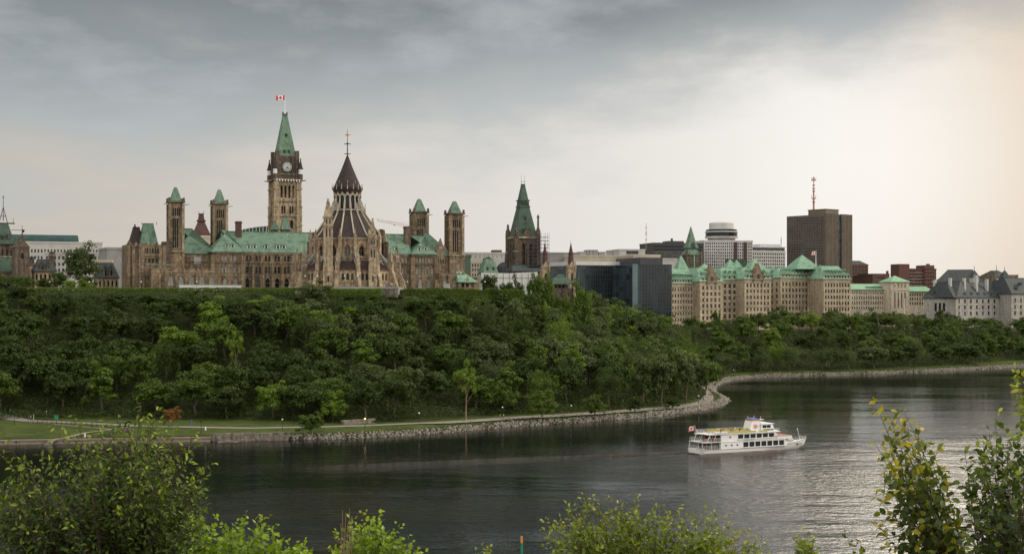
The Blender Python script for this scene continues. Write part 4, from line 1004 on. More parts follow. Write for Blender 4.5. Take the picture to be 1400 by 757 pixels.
# gabled stone bay with finial
G = Fr(20.5, 632, 40.5, 635); Z = ZF(633); um = G.L / 2
Bq = Bld('gabled_bay', G.pt(um, 4, GZ), 'brown stone gable with tall finial beside the dark edge tower', 'gabled building')
b = MB(); Bq.block(b, G, 0, G.L, 0, 9, GZ - 2, Z(338), front=ops(G, [um], 1.6, [(Z(354), Z(345), 1)]))
b.prism(G, [(-.2, Z(338)), (G.L + .2, Z(338)), (um + 1.2, Z(330)), (um + .5, Z(324)), (um - .5, Z(324)), (um - 1.2, Z(330))], -.2, 9)
b.fr(G, (um - .5, um + .5, -.2, 1, Z(324)), (um - .05, um + .05, .3, .4, Z(315)))
b.build('wall', M['sand_dark'], Bq.r)
b = MB(); b.tube(G.pt(um, .3, Z(317)), G.pt(um, .3, Z(308)), .14, .1, 5); b.box(G, um - 4.6, um + .9, .2, .4, Z(315), Z(314.3)); b.ngon(*G.pt(um + .4, .3, 0)[:2], Z(317.5), .5, Z(314), .7, 6); b.build('signal_arm', M['black'], Bq.r); Bq.done()
# long pale museum-like block with teal glass strip on top
Bq, G, z0, z1 = simple('long_pale_building', 'long pale office block with green glass storey on its roof beyond the gothic tower', 'office building', 22, 140, 980, 1000, 331, 40, 'concrete', cols=26, rows=[(341, 345), (350, 354)], wfrac=.5, limit=100)
u1 = G.u(108); b = MB(); b.fr(G, (-30, u1, 2, 30, z1 + .4), (-26, u1 - .4, 6, 28, G.z(320.5, 20))); b.build('glass_storey', M['glass_teal'], Bq.r)
b = MB()
for u in spread(-28, u1, 22): b.box(G, u - .12, u + .12, 1.6, 2.2, z1 + .4, G.z(321, 20) - .5)
b.box(G, -30, u1, 1.5, 1.9, G.z(325.5, 20), G.z(324.8, 20)); b.build('glazing_bar', M['iron'], Bq.r); Bq.done()
Bq, *_ = simple('stepped_office', 'pale blank stepped office block behind the big hilltop tree', 'office building', 60, 140, 900, 905, 345, 30, 'concrete', cols=14, rows=[(350, 354), (359, 363), (367, 371)], wfrac=.55); Bq.done()
Bq, *_ = simple('grey_slab_building', 'plain grey concrete block touching the stone wing on its left', 'office building', 146, 182, 800, 806, 339, 30, 'concrete_grey', cols=0); Bq.done()
Bq, *_ = simple('low_cream_block', 'low cream block between the hilltop tree and the grey concrete block', 'building', 128, 153, 740, 742, 356, 12, 'beige', cols=5, rows=[(362, 367)], wfrac=.45); Bq.done()
def lodge(p0, p1, Y, ye, yt, label, chim=None):
    G = Fr(p0, Y, p1, Y + 4); Z = ZF(Y); L = G.L
    Bq = Bld('mansard_lodge', G.pt(L / 2, 6, GZ), label, 'lodge', 'slate roofed lodges'); b = MB()
    Bq.block(b, G, 0, L, 0, 10, GZ - 2, Z(ye), front=ops(G, spread(0, L, 5), L * .09, [(Z(ye + 12), Z(ye + 4), 1)])); b.build('wall', M['sand_light'], Bq.r)
    roof(G, 0, L, 0, 10, Z(ye), Z(yt), L * .2, 2.5, M['slate'], Bq.r, over=.4)
    for f in (.36, .64): dormer(G, L * f, -.3, Z(ye) + .3, L * .16, (Z(yt) - Z(ye)) * .85, 3, [M['sand'], M['slate'], M['glass']], Bq.r)
    if chim:
        b = MB(); u = G.u(chim[0]); w = chim[2]; b.box(G, u - w, u + w, 2, 2 + 2 * w, GZ, Z(chim[1] + 7)); b.fr(G, (u - w * 1.2, u + w * 1.2, 2 - w * .2, 2 + 2.2 * w, Z(chim[1] + 7)), (u - w * .7, u + w * .7, 2 + w * .3, 2 + 1.7 * w, Z(chim[1] + 1))); b.box(G, u - w, u + w, 2, 2 + 2 * w, Z(chim[1] + 1), Z(chim[1])); b.build('chimney', M['sand_dark'], Bq.r)
    Bq.done()
lodge(47, 77, 650, 370, 355, 'slate mansard lodge with dark chimney tower beneath the pale office block', (72.5, 343.5, 1.4))
lodge(40.5, 48, 660, 362, 350, 'narrow dark roofed lodge squeezed beside the brown gable', (44, 343, .8))
lodge(134, 162, 640, 379, 360, 'slate mansard lodge with round arched windows beside the stone wing')

# --- dark turret behind the left towers, glazed vault, pale blocks right of the parliament
Y = 760; Z = ZF(Y); G = frame_at(275, Y, 15)
r_ = root('dark_turret', G.pt(0, 0, GZ), 'dark brown bell-shaped turret between the two left square towers', 'turret'); b = MB()
b.box(G, -6.5, 6.5, -5, 5, GZ, Z(326)); b.fr(G, (-5.6, 5.6, -5, 5, Z(326)), (-4, 4, -4, 4, Z(317))); b.fr(G, (-4, 4, -4, 4, Z(317)), (-1.7, 1.7, -1.7, 1.7, Z(303))); b.box(G, -2.3, 2.3, -2.3, 2.3, Z(303), Z(301)); b.fr(G, (-1.7, 1.7, -1.7, 1.7, Z(301)), (-1.2, 1.2, -1.2, 1.2, Z(293)))
b.box(G, -1.5, 1.5, -1.5, 1.5, Z(293), Z(292)); b.box(G, 8, 11, -2, 2, GZ, Z(313)); b.build('body', M['rust_roof'], r_)
b = MB()
for s_ in (-1, 1): b.tube(G.pt(s_ * 1.2, 0, Z(292)), G.pt(s_ * 1.2, 0, Z(288)), .14, .06, 4)
b.build('finial', M['black'], r_)
Bq, *_ = simple('pale_parapet_block', 'pale flat roofed block glimpsed between the left square towers', 'building', 276, 296, 730, 735, 323, 20, 'beige', cols=0); Bq.done()
Y = 900; Z = ZF(Y); r_ = root('glass_vault', ((330 - CX) / FPX * Y, Y, GZ), 'curved glass roof peeping over the long green roof', 'glass roof'); b = MB(); n = 14; x0, x1 = (322 - CX) / FPX * Y, (388 - CX) / FPX * Y
pts = [(x0 + (x1 - x0) * i / n, Z(318 - 9.5 * math.sin(math.pi * (.12 + .88 * i / n) * .62))) for i in range(n + 1)]
b.prism(Fr(O=(0, Y), U=(1, 0)), [(x0, GZ)] + [(x1, GZ)] + pts[::-1], 0, 25); b.build('glazing', M['glass_teal'], r_)
b = MB()
for a, c_ in zip(pts[:-1], pts[1:]): b.tube((a[0], Y - .2, a[1]), (c_[0], Y - .2, c_[1]), .3, .3, 4); b.tube((a[0], Y - .2, a[1]), (a[0], Y - .2, a[1] - 6), .16, .16, 4)
b.tube((pts[0][0], Y - .2, pts[0][1] - 3), (pts[-1][0], Y - .2, pts[-1][1] - 3), .18, .18, 4); b.build('glazing_bar', M['white'], r_)
Bq, *_ = simple('green_end_block', 'narrow dark green clad block at the end of the parliament', 'building', 634, 643.5, 705, 707, 349, 12, 'copper_dark', cols=0); Bq.done()
Bq, *_ = simple('pale_box_building', 'big pale blank box building right of the square towers', 'building', 634, 690, 900, 905, 345.5, 40, 'concrete', cols=9, rows=[(349, 351.5)], wfrac=.12); Bq.done()
Bq, *_ = simple('beige_box_building', 'beige panelled building low before the pale blank box', 'building', 640, 678, 860, 862, 358, 20, 'beige', cols=10, rows=[(361, 364), (367, 370), (374, 377)], wfrac=.5); Bq.done()
Y = 740; Z = ZF(Y); G = Fr(661, Y, 681, Y + 3); r_ = root('green_mansard_house', G.pt(5, 4, GZ), 'small house with steep green mansard roof behind the round tree', 'house')
b = MB(); b.box(G, 0, G.L, 0, 8, GZ, Z(373)); b.build('wall', M['concrete'], r_); roof(G, 0, G.L, 0, 8, Z(373), Z(353.5), 2, 2, M['copper'], r_, over=.2)
for f in (.3, .7): dormer(G, G.L * f, .2, Z(370), .9, 2.6, 2, [M['sand_dark'], M['copper'], M['glass']], r_)
b = MB(); b.box(G, G.L / 2 - 1, G.L / 2 + 1, 3, 5, Z(353.5), Z(351)); b.build('chimney', M['black'], r_)
Bq, *_ = simple('brown_brick_block', 'brown brick block with darker chimney left of the dark spire tower', 'building', 677, 697, 930, 935, 347, 20, 'brown_brick', cols=5, rows=[(349, 352), (355, 358), (361, 364)], wfrac=.5)
b = MB(); G = _[0]; b.box(G, 1, 6, 2, 8, 40, G.z(341.5, 3)); b.build('chimney', M['brown_brick'], Bq.r); Bq.done()
Y = 850; Z = ZF(Y); r_ = root('arched_glass_hall', at(690, 400, Y), 'low arched dark glass roof at the foot of the dark spire tower', 'glass roof'); b = MB()
pts = [(at(690, 0, Y).x + 5.5 * math.cos(a), Z(372) + 5.5 * math.sin(a) * 1.1) for a in np.linspace(0, math.pi, 11)]; b.prism(Fr(O=(0, Y), U=(1, 0)), [(pts[-1][0], GZ - 3)] + [(pts[0][0], GZ - 3)] + pts, -2, 20); b.build('glazing', M['glass_blue'], r_)
G = Fr(658, 720, 735, 728); r_ = root('white_hoarding', G.pt(15, 0, GZ), 'long white sheeted site hoarding beneath the dark spire tower', 'hoarding'); b = MB()
L = G.L; b.prism(G, [(0, GZ - 3), (L, GZ - 3), (L, G.z(371.5, L)), (L * .5, G.z(373.5, L / 2)), (0, G.z(373, 0))], 0, .3)
b.build('sheeting', M['hoarding'], r_); b = MB()
for u in spread(0, L, 9): b.box(G, u - .08, u + .08, -.15, -.003, GZ - 3, G.z(374, u)); 
b.box(G, 0, L, -.16, -.08, G.z(380, L / 2), G.z(379.6, L / 2)); b.build('batten', M['iron'], r_)

# --- dark tower with tall green spire roof and scaffold
Y = 800; Z = ZF(Y); G = frame_at(715, Y, 20)
tw = root('spired_tower', G.pt(0, 0, GZ), 'dark gothic tower with very tall green truncated spire', 'tower')
BT = Bld.__new__(Bld); BT.r = tw; BT.ws = []; BT.limit = 100; b = MB(); S = 6.6
q = [(u - .9, u + .9, Z(362), Z(333), 1) for u in (2 * S * .34, 2 * S * .66)]
for Gq in (G.moved(-S, -S), G.left(-S, S), G.right(S, -S)): BT.wall(b, Gq, 0, 2 * S, GZ - 4, Z(325), q, 0, depth=1.2, gm=M['black'], bars=(2, 3))
for sx in (-1, 1):
    for sy in (-1, 1): b.box(G, sx * S - 1.1, sx * S + 1.1, sy * S - 1.1, sy * S + 1.1, GZ - 4, Z(321)); b.box(G, sx * S - 1.3, sx * S + 1.3, sy * S - 1.3, sy * S + 1.3, Z(345), Z(345) + .5, 1)
b.box(G, -S - .8, S + .8, -S - .8, S + .8, Z(326.5), Z(324), 1)
for sx, sy, yt in ((-1, -1, 305), (1, -1, 294), (-1, 1, 306), (1, 1, 310)):
    x, y, _z = G.pt(sx * S, sy * S, 0); b.ngon(x, y, Z(324), 1.5, Z(316), 1.3, 8, 0); b.ngon(x, y, Z(316), 1.3, Z(312), .7, 8); b.ngon(x, y, Z(312), .6, Z(yt + 4), .5, 8); b.ngon(x, y, Z(yt + 4), .9, Z(yt), .25, 8)
b.prism(G, [(-3, Z(324)), (3, Z(324)), (0, Z(311))], -S - .6, -S + 1.5); b.build('shaft', [M['sand_dark'], M['trim']], tw)
BT.done()
b = MB(); b.fr(G, (-S + .4, S - .4, -S + .4, S - .4, Z(324)), (-2.9, 2.9, -2.9, 2.9, Z(284))); b.box(G, -3.2, 3.2, -3.2, 3.2, Z(284), Z(282)); b.fr(G, (-2.8, 2.8, -2.8, 2.8, Z(282)), (-2.6, 2.6, -2.6, 2.6, Z(275))); b.box(G, -3.1, 3.1, -3.1, 3.1, Z(275), Z(273.6)); b.fr(G, (-2.4, 2.4, -2.4, 2.4, Z(273.6)), (-.9, .9, -.9, .9, Z(253))); b.box(G, -1, 1, -1, 1, Z(253), Z(251.8)); b.build('spire_roof', M['copper_dark'], tw)
for u, zl_, v in ((-1.8, 318, -S + .4), (1.8, 318, -S + .4), (0, 301, -4.6), (-1.2, 281, -3.1), (1.2, 281, -3.1)): dormer(G, u, v, Z(zl_), 1.1, 2.6, 2, [M['sand_dark'], M['copper_dark'], M['black']], tw)
b = MB()
for s_ in (-1, 1): b.tube(G.pt(s_ * 1.0, 0, Z(252)), G.pt(s_ * 1.0, 0, Z(239.5)), .14, .07, 4)
b.box(G, -1.3, 1.3, -.1, .1, Z(248.5), Z(248.1)); b.build('finial', M['iron'], tw)
G2 = frame_at(715, Y, 20); r_ = root('dark_roofed_hall', G2.pt(0, -14, GZ), 'low dark slate roofed hall at the foot of the dark spire tower', 'hall'); b = MB(); b.box(G2, -12, 9, -16, -7, GZ - 3, Z(371)); b.build('wall', M['sand_dark'], r_); roof(G2, -12, 9, -16, -7, Z(371), Z(363), 1.2, 3, M['slate'], r_, over=.3)
# scaffold
G = frame_at(738, 790, 20); Z = ZF(790); r_ = root('scaffold', G.pt(0, 0, GZ), 'steel scaffold tower standing against the dark spire tower', 'scaffold'); b = MB()
us = [-7.5, -5, -2.5, 0, 2.5, 4.6]; top = {-7.5: 322, -5: 320, -2.5: 318.5, 0: 318.5, 2.5: 318.5, 4.6: 318.5}
for u in us:
    for v in (-2.5, 0): b.tube(G.pt(u, v, GZ), G.pt(u, v, Z(top[u])), .11, .11, 4)
k = 0; z = GZ + 2
while z < Z(319.5):
    b.box(G, -7.5, 4.6, -2.6, -2.45, z, z + .12); b.box(G, -7.5, 4.6, -.08, .08, z, z + .12)
    if z > Z(362) or True: b.box(G, -7.4 + (k % 2) * .4, 4.5, -2.4, -.1, z - .1, z - .02)
    a, c_ = us[(k * 2) % 5], us[(k * 2) % 5 + 1]; b.tube(G.pt(a, -2.6, z), G.pt(c_, -2.6, z + 2), .08, .08, 4); z += 2; k += 1
b.build('frame', M['iron'], r_)

# --- two slim rust-roofed turrets, pavilion
for px, yt, Y, lab in ((745, 331, 720, 'slim stone turret with rust red spire beside the scaffold'), (780.5, 331, 700, 'slim stone turret with rust red spire before the glass office')):
    G = frame_at(px, Y, 15); Z = ZF(Y); x, y, _z = G.pt(0, 0, 0); r_ = root('spired_turret', (x, y, GZ), lab, 'turret', 'rust roofed turrets'); b = MB(); w = 1.9
    b.box(G, -w, w, -w, w, GZ - 3, Z(368)); b.box(G, -w * .85, w * .85, -w * .85, w * .85, Z(368), Z(364)); b.prism(G, [(-w, Z(366)), (w, Z(366)), (0, Z(357))], -w - .1, w)
    for s_ in (-1, 1): pinnacle(b, G, s_ * w, -w, Z(372), Z(360), .6)
    b.box(G, -.5, .5, -w - .12, -w + .1, Z(384), Z(374), 1); b.build('shaft', [M['sand_light'], M['glass']], r_)
    b = MB(); b.ngon(x, y, Z(366), 1.75, Z(347), 1.1, 8); b.ngon(x, y, Z(347), 1.45, Z(346), 1.45, 8); b.ngon(x, y, Z(346), 1.1, Z(yt + 1), .1, 8); b.tube((x, y, Z(yt + 2)), (x, y, Z(yt - 3)), .12, .08, 4); b.build('spire', M['rust_roof'], r_)
Y = 640; Z = ZF(Y); G = Fr(756, Y, 784, Y + 3); r_ = root('garden_pavilion', G.pt(5, 4, GZ - 1), 'open summerhouse with grey-green hipped roof at the cliff corner', 'pavilion'); b = MB(); L = G.L
b.fr(G, (-.8, L + .8, -.8, 8, Z(388)), (L * .22, L * .78, 3, 5, Z(378))); b.fr(G, (L * .3, L * .7, 2.8, 5, Z(378)), (L * .38, L * .62, 3.4, 4.4, Z(374.5))); b.build('roof', M['copper_dark'], r_)
b = MB(); 
for u in np.linspace(.3, L - .3, 6): b.box(G, u - .14, u + .14, -.3, 0, GZ - 6, Z(388))
b.box(G, 0, L, -.2, -.1, GZ - 6, Z(394)); b.box(G, .3, L - .3, 6.5, 7, GZ - 6, Z(389)); b.build('post', M['sand_dark'], r_)

# --- long pale roofs and the glass office
Bq, G, z0, z1 = simple('long_grey_building', 'long low grey building stretching behind the two slim turrets', 'building', 742, 800, 1150, 1155, 345.5, 60, 'concrete_grey', cols=0); Bq.done()
Bq, G, z0, z1 = simple('long_beige_building', 'long beige building with rooftop plant huts above the glass office', 'building', 784, 873, 1120, 1130, 349.5, 60, 'beige', cols=0)
b = MB()
for a, c_, y in ((793, 802, 344), (803, 818, 341.5), (819, 828, 344)): b.box(G, G.u(a, 8), G.u(c_, 8), 8, 20, z1 - 1, G.z(y, 20, 8))
b.build('plant_hut', M['concrete_grey'], Bq.r); b = MB()
for a in (806, 811, 815, 838): b.tube(G.pt(G.u(a, 8), 8, z1), G.pt(G.u(a, 8), 8, z1 + 5), .25, .2, 5)
b.build('roof_vent', M['iron'], Bq.r); Bq.done()
Bq, *_ = simple('cream_stepped_building', 'cream stepped building beneath the charcoal office', 'building', 866, 903, 1090, 1095, 348.5, 50, 'beige', cols=0); Bq.done()
Bq, *_ = simple('cream_stepped_building', 'cream lower step beside the thin green clock spire', 'building', 896, 926, 1075, 1080, 353.5, 50, 'concrete', cols=0); Bq.done()
Bq, *_ = simple('grey_glazed_block', 'small grey glazed block poking up left of the charcoal office', 'building', 847, 882, 1200, 1205, 341, 40, 'concrete', cols=1, rows=[(343, 347)], wfrac=.95, gm='glass_blue', parapet=True); Bq.done()
def mast(px, y0, y1, Y, label, w=.5):
    x = (px - CX) / FPX * Y; Z = ZF(Y); r_ = root('antenna_mast', (x, Y, Z(y0)), label, 'mast', 'thin rooftop masts'); b = MB()
    for s_ in (-1, 1):
        b.tube((x + s_ * w, Y, Z(y0)), (x + s_ * w * .3, Y, Z(y1)), .12, .08, 4)
    n = 12
    for i in range(n):
        za, zb = Z(y0) + (Z(y1) - Z(y0)) * i / n, Z(y0) + (Z(y1) - Z(y0)) * (i + 1) / n; wa = w * (1 - .7 * i / n); b.tube((x - wa, Y, za), (x + wa, Y, zb), .07, .07, 4)
    b.build('lattice', M['quay_red'], r_); b = MB()
    for f in (.35, .55, .62, .8): zz_ = Z(y0) + (Z(y1) - Z(y0)) * f; b.box(W, x - w * 1.4, x + w * 1.4, Y - .2, Y + .2, zz_, zz_ + .9)
    b.build('antenna', M['concrete'], r_)
mast(883.5, 341, 305, 1210, 'faint red and white lattice mast above the grey glazed block')
# glass office, two volumes
Bq = None
def glasshall(p0, p1, Y0, Y1, ytop, depth, label, cap=None, nb=(12, 9)):
    G = Fr(p0, Y0, p1, Y1); L = G.L; z1 = G.z(ytop, L / 2); z0 = 14
    r_ = root('glass_office', G.pt(L / 2, depth / 2, z0), label, 'glass office', 'dark glass offices'); b = MB(); b.box(G, 0, L, 0, depth, z0, z1); b.build('curtain_wall', M['glass_blue'], r_)
    b = MB()
    for u in np.linspace(0, L, nb[0] + 1): b.box(G, u - .14, u + .14, -.22, 0, z0, z1)
    for z in np.linspace(z1 - 30, z1, nb[1] + 1): b.box(G, 0, L, -.16, -.003, z - .14, z + .14)
    b.build('mullion', M['dark_office'], r_)
    if cap:
        b = MB(); u0, u1 = G.u(cap[0], 2), G.u(cap[1], 2); b.box(G, u0, u1, 1, depth - 2, z1 + .01, G.z(cap[2], L / 2, 1)); b.build('roof_strip', M[cap[3]], r_)
    return r_, G, z1
glasshall(787, 866, 930, 950, 363, 40, 'dark glass office with pale roof strip behind the slim spired turret', (787, 853, 357.5, 'white_office'), (24, 10))
r_, G, z1 = glasshall(864, 918, 915, 925, 361.5, 40, 'taller dark blue glass office with grid front beside the green-roofed stone block', (874, 905, 352, 'dark_office'), (13, 12))
b = MB(); u0, u1 = G.u(865, -1), G.u(872, -1); b.box(G, u0, u1, -1, -.25, 14, z1 + .3); b.build('corner_fin', M['fin'], r_)
Bq, G, z0, z1 = simple('charcoal_office', 'long charcoal office slab behind the thin green clock spire', 'office building', 893, 962, 1250, 1262, 332.5, 35, 'dark_office', cols=0, limit=100)
b = MB()
for (ya, yb) in band_rows(335, 360, 6, .5): Bq_z = (G.z(yb, 20), G.z(ya, 20)); b = MB(); b.box(G, .5, G.L - .5, -.12, 0, *Bq_z); b.build('window_band', M['glass'], Bq.r)
b = MB(); b.box(G, G.u(914, 5), G.u(935, 5), 5, 20, z1, G.z(329.5, 30, 5)); b.box(G, G.u(918, 5), G.u(920, 5), 5, 7, z1, G.z(326, 30, 5)); b.build('plant_hut', M['dark_office'], Bq.r); Bq.done()
# --- thin green clock spire
Y = 1010; Z = ZF(Y); G = frame_at(944.5, Y, 20); x, y, _z = G.pt(0, 0, 0); r_ = root('spired_clock_tower', (x, y, 25), 'dark stone tower with slender bright green spire before the charcoal office', 'tower'); b = MB()
b.box(G, -5.6, 5.6, -5, 5, 30, Z(349)); b.box(G, -6, 6, -5.4, 5.4, Z(349.5), Z(348), 0); 
for s_ in (-1, 1): b.box(G, s_ * 5.6 - .6, s_ * 5.6 + .6, -5.6, -4.4, 30, Z(343))
b.box(G, 5.8, 9.5, -2, 4, 30, Z(357)); b.build('shaft', M['sand_dark'], r_)
b = MB(); b.fr(G, (-5.4, 5.4, -5, 5, Z(348)), (-3.6, 3.6, -3.6, 3.6, Z(342))); b.box(G, -3.2, 3.2, -3.2, 3.2, Z(342), Z(339)); b.fr(G, (-4.2, 4.2, -4.2, 4.2, Z(339)), (-2.6, 2.6, -2.6, 2.6, Z(331))); b.fr(G, (-2.6, 2.6, -2.6, 2.6, Z(331)), (-.15, .15, -.15, .15, Z(309.5))); b.build('spire', M['copper'], r_)
b = MB(); b.prism(G, [(-1.3, Z(338.8)), (1.3, Z(338.8)), (1.3, Z(334)), (0, Z(331)), (-1.3, Z(334))], -4.6, -3.2); b.build('spire_dormer', M['dark_office'], r_)
b = MB(); b.box(G, -.5, .5, -5.5, -5.2, 34, Z(349)); b.build('downpipe', M['copper_light'], r_)

# --- hotel with round revolving top
Bq, G, z0, z1 = simple('round_topped_hotel', 'beige hotel block with round white revolving restaurant on its roof', 'hotel', 963, 1029, 1290, 1300, 329, 40, 'white_office', cols=22, rows=band_rows(331, 372, 10, .58), wfrac=.62, limit=100, fm='concrete_grey')
b = MB()
for c_ in (1005.5, 1018.5): b.box(G, G.u(c_ - 2.2), G.u(c_ + 2.2), -.5, -.1, z0, G.z(331, 20))
b.build('brown_panel', M['rust_roof'], Bq.r)
xr, yr, _z = G.pt(G.u(996), 18, 0); Z = ZF(yr)
b = MB(); b.ngon(xr, yr, z1, 12.6, Z(325.5), 12.6, 28); b.build('podium', M['concrete_grey'], Bq.r)
b = MB(); b.ngon(xr, yr, Z(326), 14.8, Z(323.5), 15.2, 36); b.ngon(xr, yr, Z(318), 15.2, Z(316.5), 15.0, 36); b.build('ring', M['concrete'], Bq.r)
b = MB(); b.ngon(xr, yr, Z(323.5), 14.6, Z(318), 14.6, 36); b.ngon(xr, yr, Z(316.5), 14.2, Z(314), 14.2, 36); b.build('window_band', M['glass'], Bq.r)
b = MB(); b.ngon(xr, yr, Z(314), 11.3, Z(305.5), 11.3, 32); b.ngon(xr, yr, Z(305.5), 11.0, Z(304.3), 10, 32); b.build('drum', M['white_office'], Bq.r)
b = MB(); b.fr(G, (G.u(988, -30), G.u(1017, -30), -42, -30, 40), (G.u(991, -30), G.u(1014, -30), -40, -31, G.z(354.5, 20, -35))); b.build('rooftop_hall', M['copper_dark'], Bq.r); Bq.done()
# --- white gridded office
Bq, G, z0, z1 = simple('white_gridded_office', 'white gridded office with stepped roof left of the brown tower', 'office building', 1028, 1074, 1330, 1345, 343, 35, 'white_office', cols=15, rows=band_rows(345, 382, 8, .6), wfrac=.62, limit=100, fm='white')
b = MB(); b.box(G, G.u(1031, 4), G.u(1073, 4), 4, 30, z1 + .4, G.z(338.5, 20, 4)); b.build('glass_storey', M['glass_blue'], Bq.r); b = MB(); b.box(G, G.u(1030, 3), G.u(1074, 3), 3, 31, G.z(338.5, 20, 4), G.z(337, 20, 4)); b.box(G, G.u(1039, 6), G.u(1067, 6), 6, 28, G.z(337, 20, 4), G.z(333.8, 20, 6)); b.build('roof_slab', M['white_office'], Bq.r); Bq.done()
mast(1068, 338, 324, 1340, 'short thin mast on the white gridded office', .35)
# --- brown tower
G = Fr(1076, 1275, 1127, 1243); Z = lambda y: G.z(y, 20); z1 = Z(294.5)
Bq = Bld('brown_tower_block', G.pt(15, 15, 20), 'tall brown slab tower with rows of dark windows and rooftop mast', 'tower block')
b = MB(); L = G.L; b.box(G, 0, L, 0, 36, 10, z1)
b.build('wall', M['brown_tower'], Bq.r)
ys = np.linspace(297.5, 378, 24)
for y in ys[:-1]:
    b = MB(); b.box(G, .8, L - .6, -.10, .1, Z(y + 2.1), Z(y)); b.build('window_band', M['glass_blue'], Bq.r)
b = MB()
for u in np.linspace(0.2, L - .2, 23): b.box(G, u - .22, u + .22, -.35, 0, 10, z1)
b.build('mullion', M['brown_tower'], Bq.r)
G2 = G.right(L, .4); e1 = G2.u(1163); z2 = G2.z(292.5, 15)
b = MB(); b.box(G2, 0, e1 * .44, -1.6, 4, 10, z2); b.box(G2, e1 * .60, e1, -1.6, 4, 10, z2); b.box(G2, e1 * .44, e1 * .6, -.1, 4, 10, z2 - .5)
for u in list(np.linspace(.5, e1 * .42, 9)) + list(np.linspace(e1 * .62, e1 - .4, 8)): b.box(G2, u - .22, u + .22, -2.0, -1.6, 10, z2)
for y in np.linspace(296, 378, 26): b.box(G2, 0, e1 * .44, -1.8, -1.6, G2.z(y, 15), G2.z(y, 15) + .6); b.box(G2, e1 * .6, e1, -1.8, -1.6, G2.z(y, 15), G2.z(y, 15) + .6)
b.build('side_wall', M['brown_tower'], Bq.r); b = MB(); b.box(G2, e1 * .44, e1 * .6, -.4, -.1, 10, z2 - 1); b.build('stair_window', M['glass_blue'], Bq.r)
b = MB(); b.box(G, G.u(1105, 6), G.u(1129, 6), 6, 24, z1, G.z(287, 30, 6)); b.box(G, G.u(1104.5, 6), G.u(1129.5, 6), 5.7, 24.3, G.z(287, 30, 6), G.z(286, 30, 6)); b.build('plant_hut', M['brown_tower'], Bq.r)
xm, ym, _z = G.pt(G.u(1112.5, 10), 10, 0); Zm = ZF(ym)
b = MB(); b.tube((xm, ym, Zm(287)), (xm, ym, Zm(262)), .9, .6, 6); b.tube((xm, ym, Zm(262)), (xm, ym, Zm(241)), .5, .2, 6)
for y, w in ((277, 1.4), (272, 1.6), (262, 1.3), (258.5, 1.3), (254, 1.1), (247, 2.2), (244.5, 1.2)): b.ngon(xm, ym, Zm(y), w, Zm(y) + .9, w, 6)
for s_ in (-1, 1): b.tube((xm + s_ * 1.8, ym, Zm(272)), (xm + s_ * 1.8, ym, Zm(266)), .25, .15, 4); b.tube((xm + s_ * 2.0, ym, Zm(247)), (xm + s_ * 2.0, ym, Zm(242)), .2, .1, 4)
b.build('roof_mast', M['quay_red'], Bq.r); Bq.done()

# --- twin chateau-roofed stone blocks
def chateau(name, label, segs, group, flagat=None, peaks=()):
    """segs: (px0, Y0, px1, Y1, depth, y_eave, y_ridge, cols, gable)"""
    s0 = segs[0]; a = at((s0[0] + segs[-1][2]) / 2, HY, s0[1] + 15)
    Bq = Bld(name, (a.x, a.y, 15), label, 'government building', group, 100)
    wl = MB()
    for (p0, Y0, p1, Y1, dep, ye, yr, cols, gab) in segs:
        G = Fr(p0, Y0, p1, Y1); L = G.L; Z = lambda y: G.z(y, L / 2)
        rows = [(Z(y + 4.6), Z(y), 0) for y in np.arange(ye + 6.5, 442, 8.2)] 
        us = spread(0, L, cols, .8); w = (us[1] - us[0]) * .52 if cols > 1 else L * .3
        lf = ops(None, spread(0, dep, max(2, int(dep / 4.5)), .8), 1.7, rows) if gab >= 2 else []
        Bq.block(wl, G, 0, L, 0, dep, 12, Z(ye), front=ops(None, us, w, rows), left=lf, gm=M['glass'], bars=(1, 2), fm=M['justice'])
        course(wl, G, 0, L, 0, Z(ye + 1.2), .7, .45, 1); course(wl, G, 0, L, 0, Z(ye + 5), .4, .25, 1); course(wl, G, 0, L, 0, Z(ye + 38), .4, .25, 1)
        roof(G, 0, L, 0, dep, Z(ye), Z(yr), 4.2 if L > 12 else L * .28, dep * .36, M['copper_light'], Bq.r, over=.5)
        for i, u in enumerate(us):
            dormer(G, u, .1, Z(ye) + .2, 1.9, 3.8, 3, [M['justice'], M['copper_light'], M['glass']], Bq.r)
            if i < len(us) - 1: dormer(G, (u + us[i + 1]) / 2, 1.8, Z(ye) + 4.6, 1.2, 1.9, 2, [M['copper_light'], M['copper_light'], M['glass']], Bq.r, 'roof_dormer')
        if gab % 2:
            um = L / 2; g = MB(); gw = min(L * .36, 4.2); g.prism(G, [(um - gw, Z(ye) - 1), (um + gw, Z(ye) - 1), (um + gw, Z(ye) + 2), (um + gw * .6, Z(ye) + 4), (um + gw * .45, Z(ye) + 7), (um, Z(ye) + 10.5), (um - gw * .45, Z(ye) + 7), (um - gw * .6, Z(ye) + 4), (um - gw, Z(ye) + 2)], -.6, 3)
            for s_ in (-1, 1): pinnacle(g, G, um + s_ * gw, -.3, Z(ye) - 2, Z(ye) + 6, 1.0)
            g.box(G, um - .9, um + .9, -.7, -.55, Z(ye), Z(ye) + 3, 1); g.build('gable', [M['sand'], M['glass']], Bq.r)
    wl.build('wall', [M['justice'], M['trim']], Bq.r)
    for (px, Y, w, yb, yt) in peaks:
        G = frame_at(px, Y, 16); Z = ZF(Y); b = MB(); b.fr(G, (-w, w, -w, w, Z(yb)), (-w * .5, w * .5, -w * .5, w * .5, Z(yb + (yt - yb) * .55))); b.fr(G, (-w * .5, w * .5, -w * .5, w * .5, Z(yb + (yt - yb) * .55)), (-.15, .15, -.15, .15, Z(yt))); b.build('peaked_roof', M['copper_light'], Bq.r)
    return Bq.done()
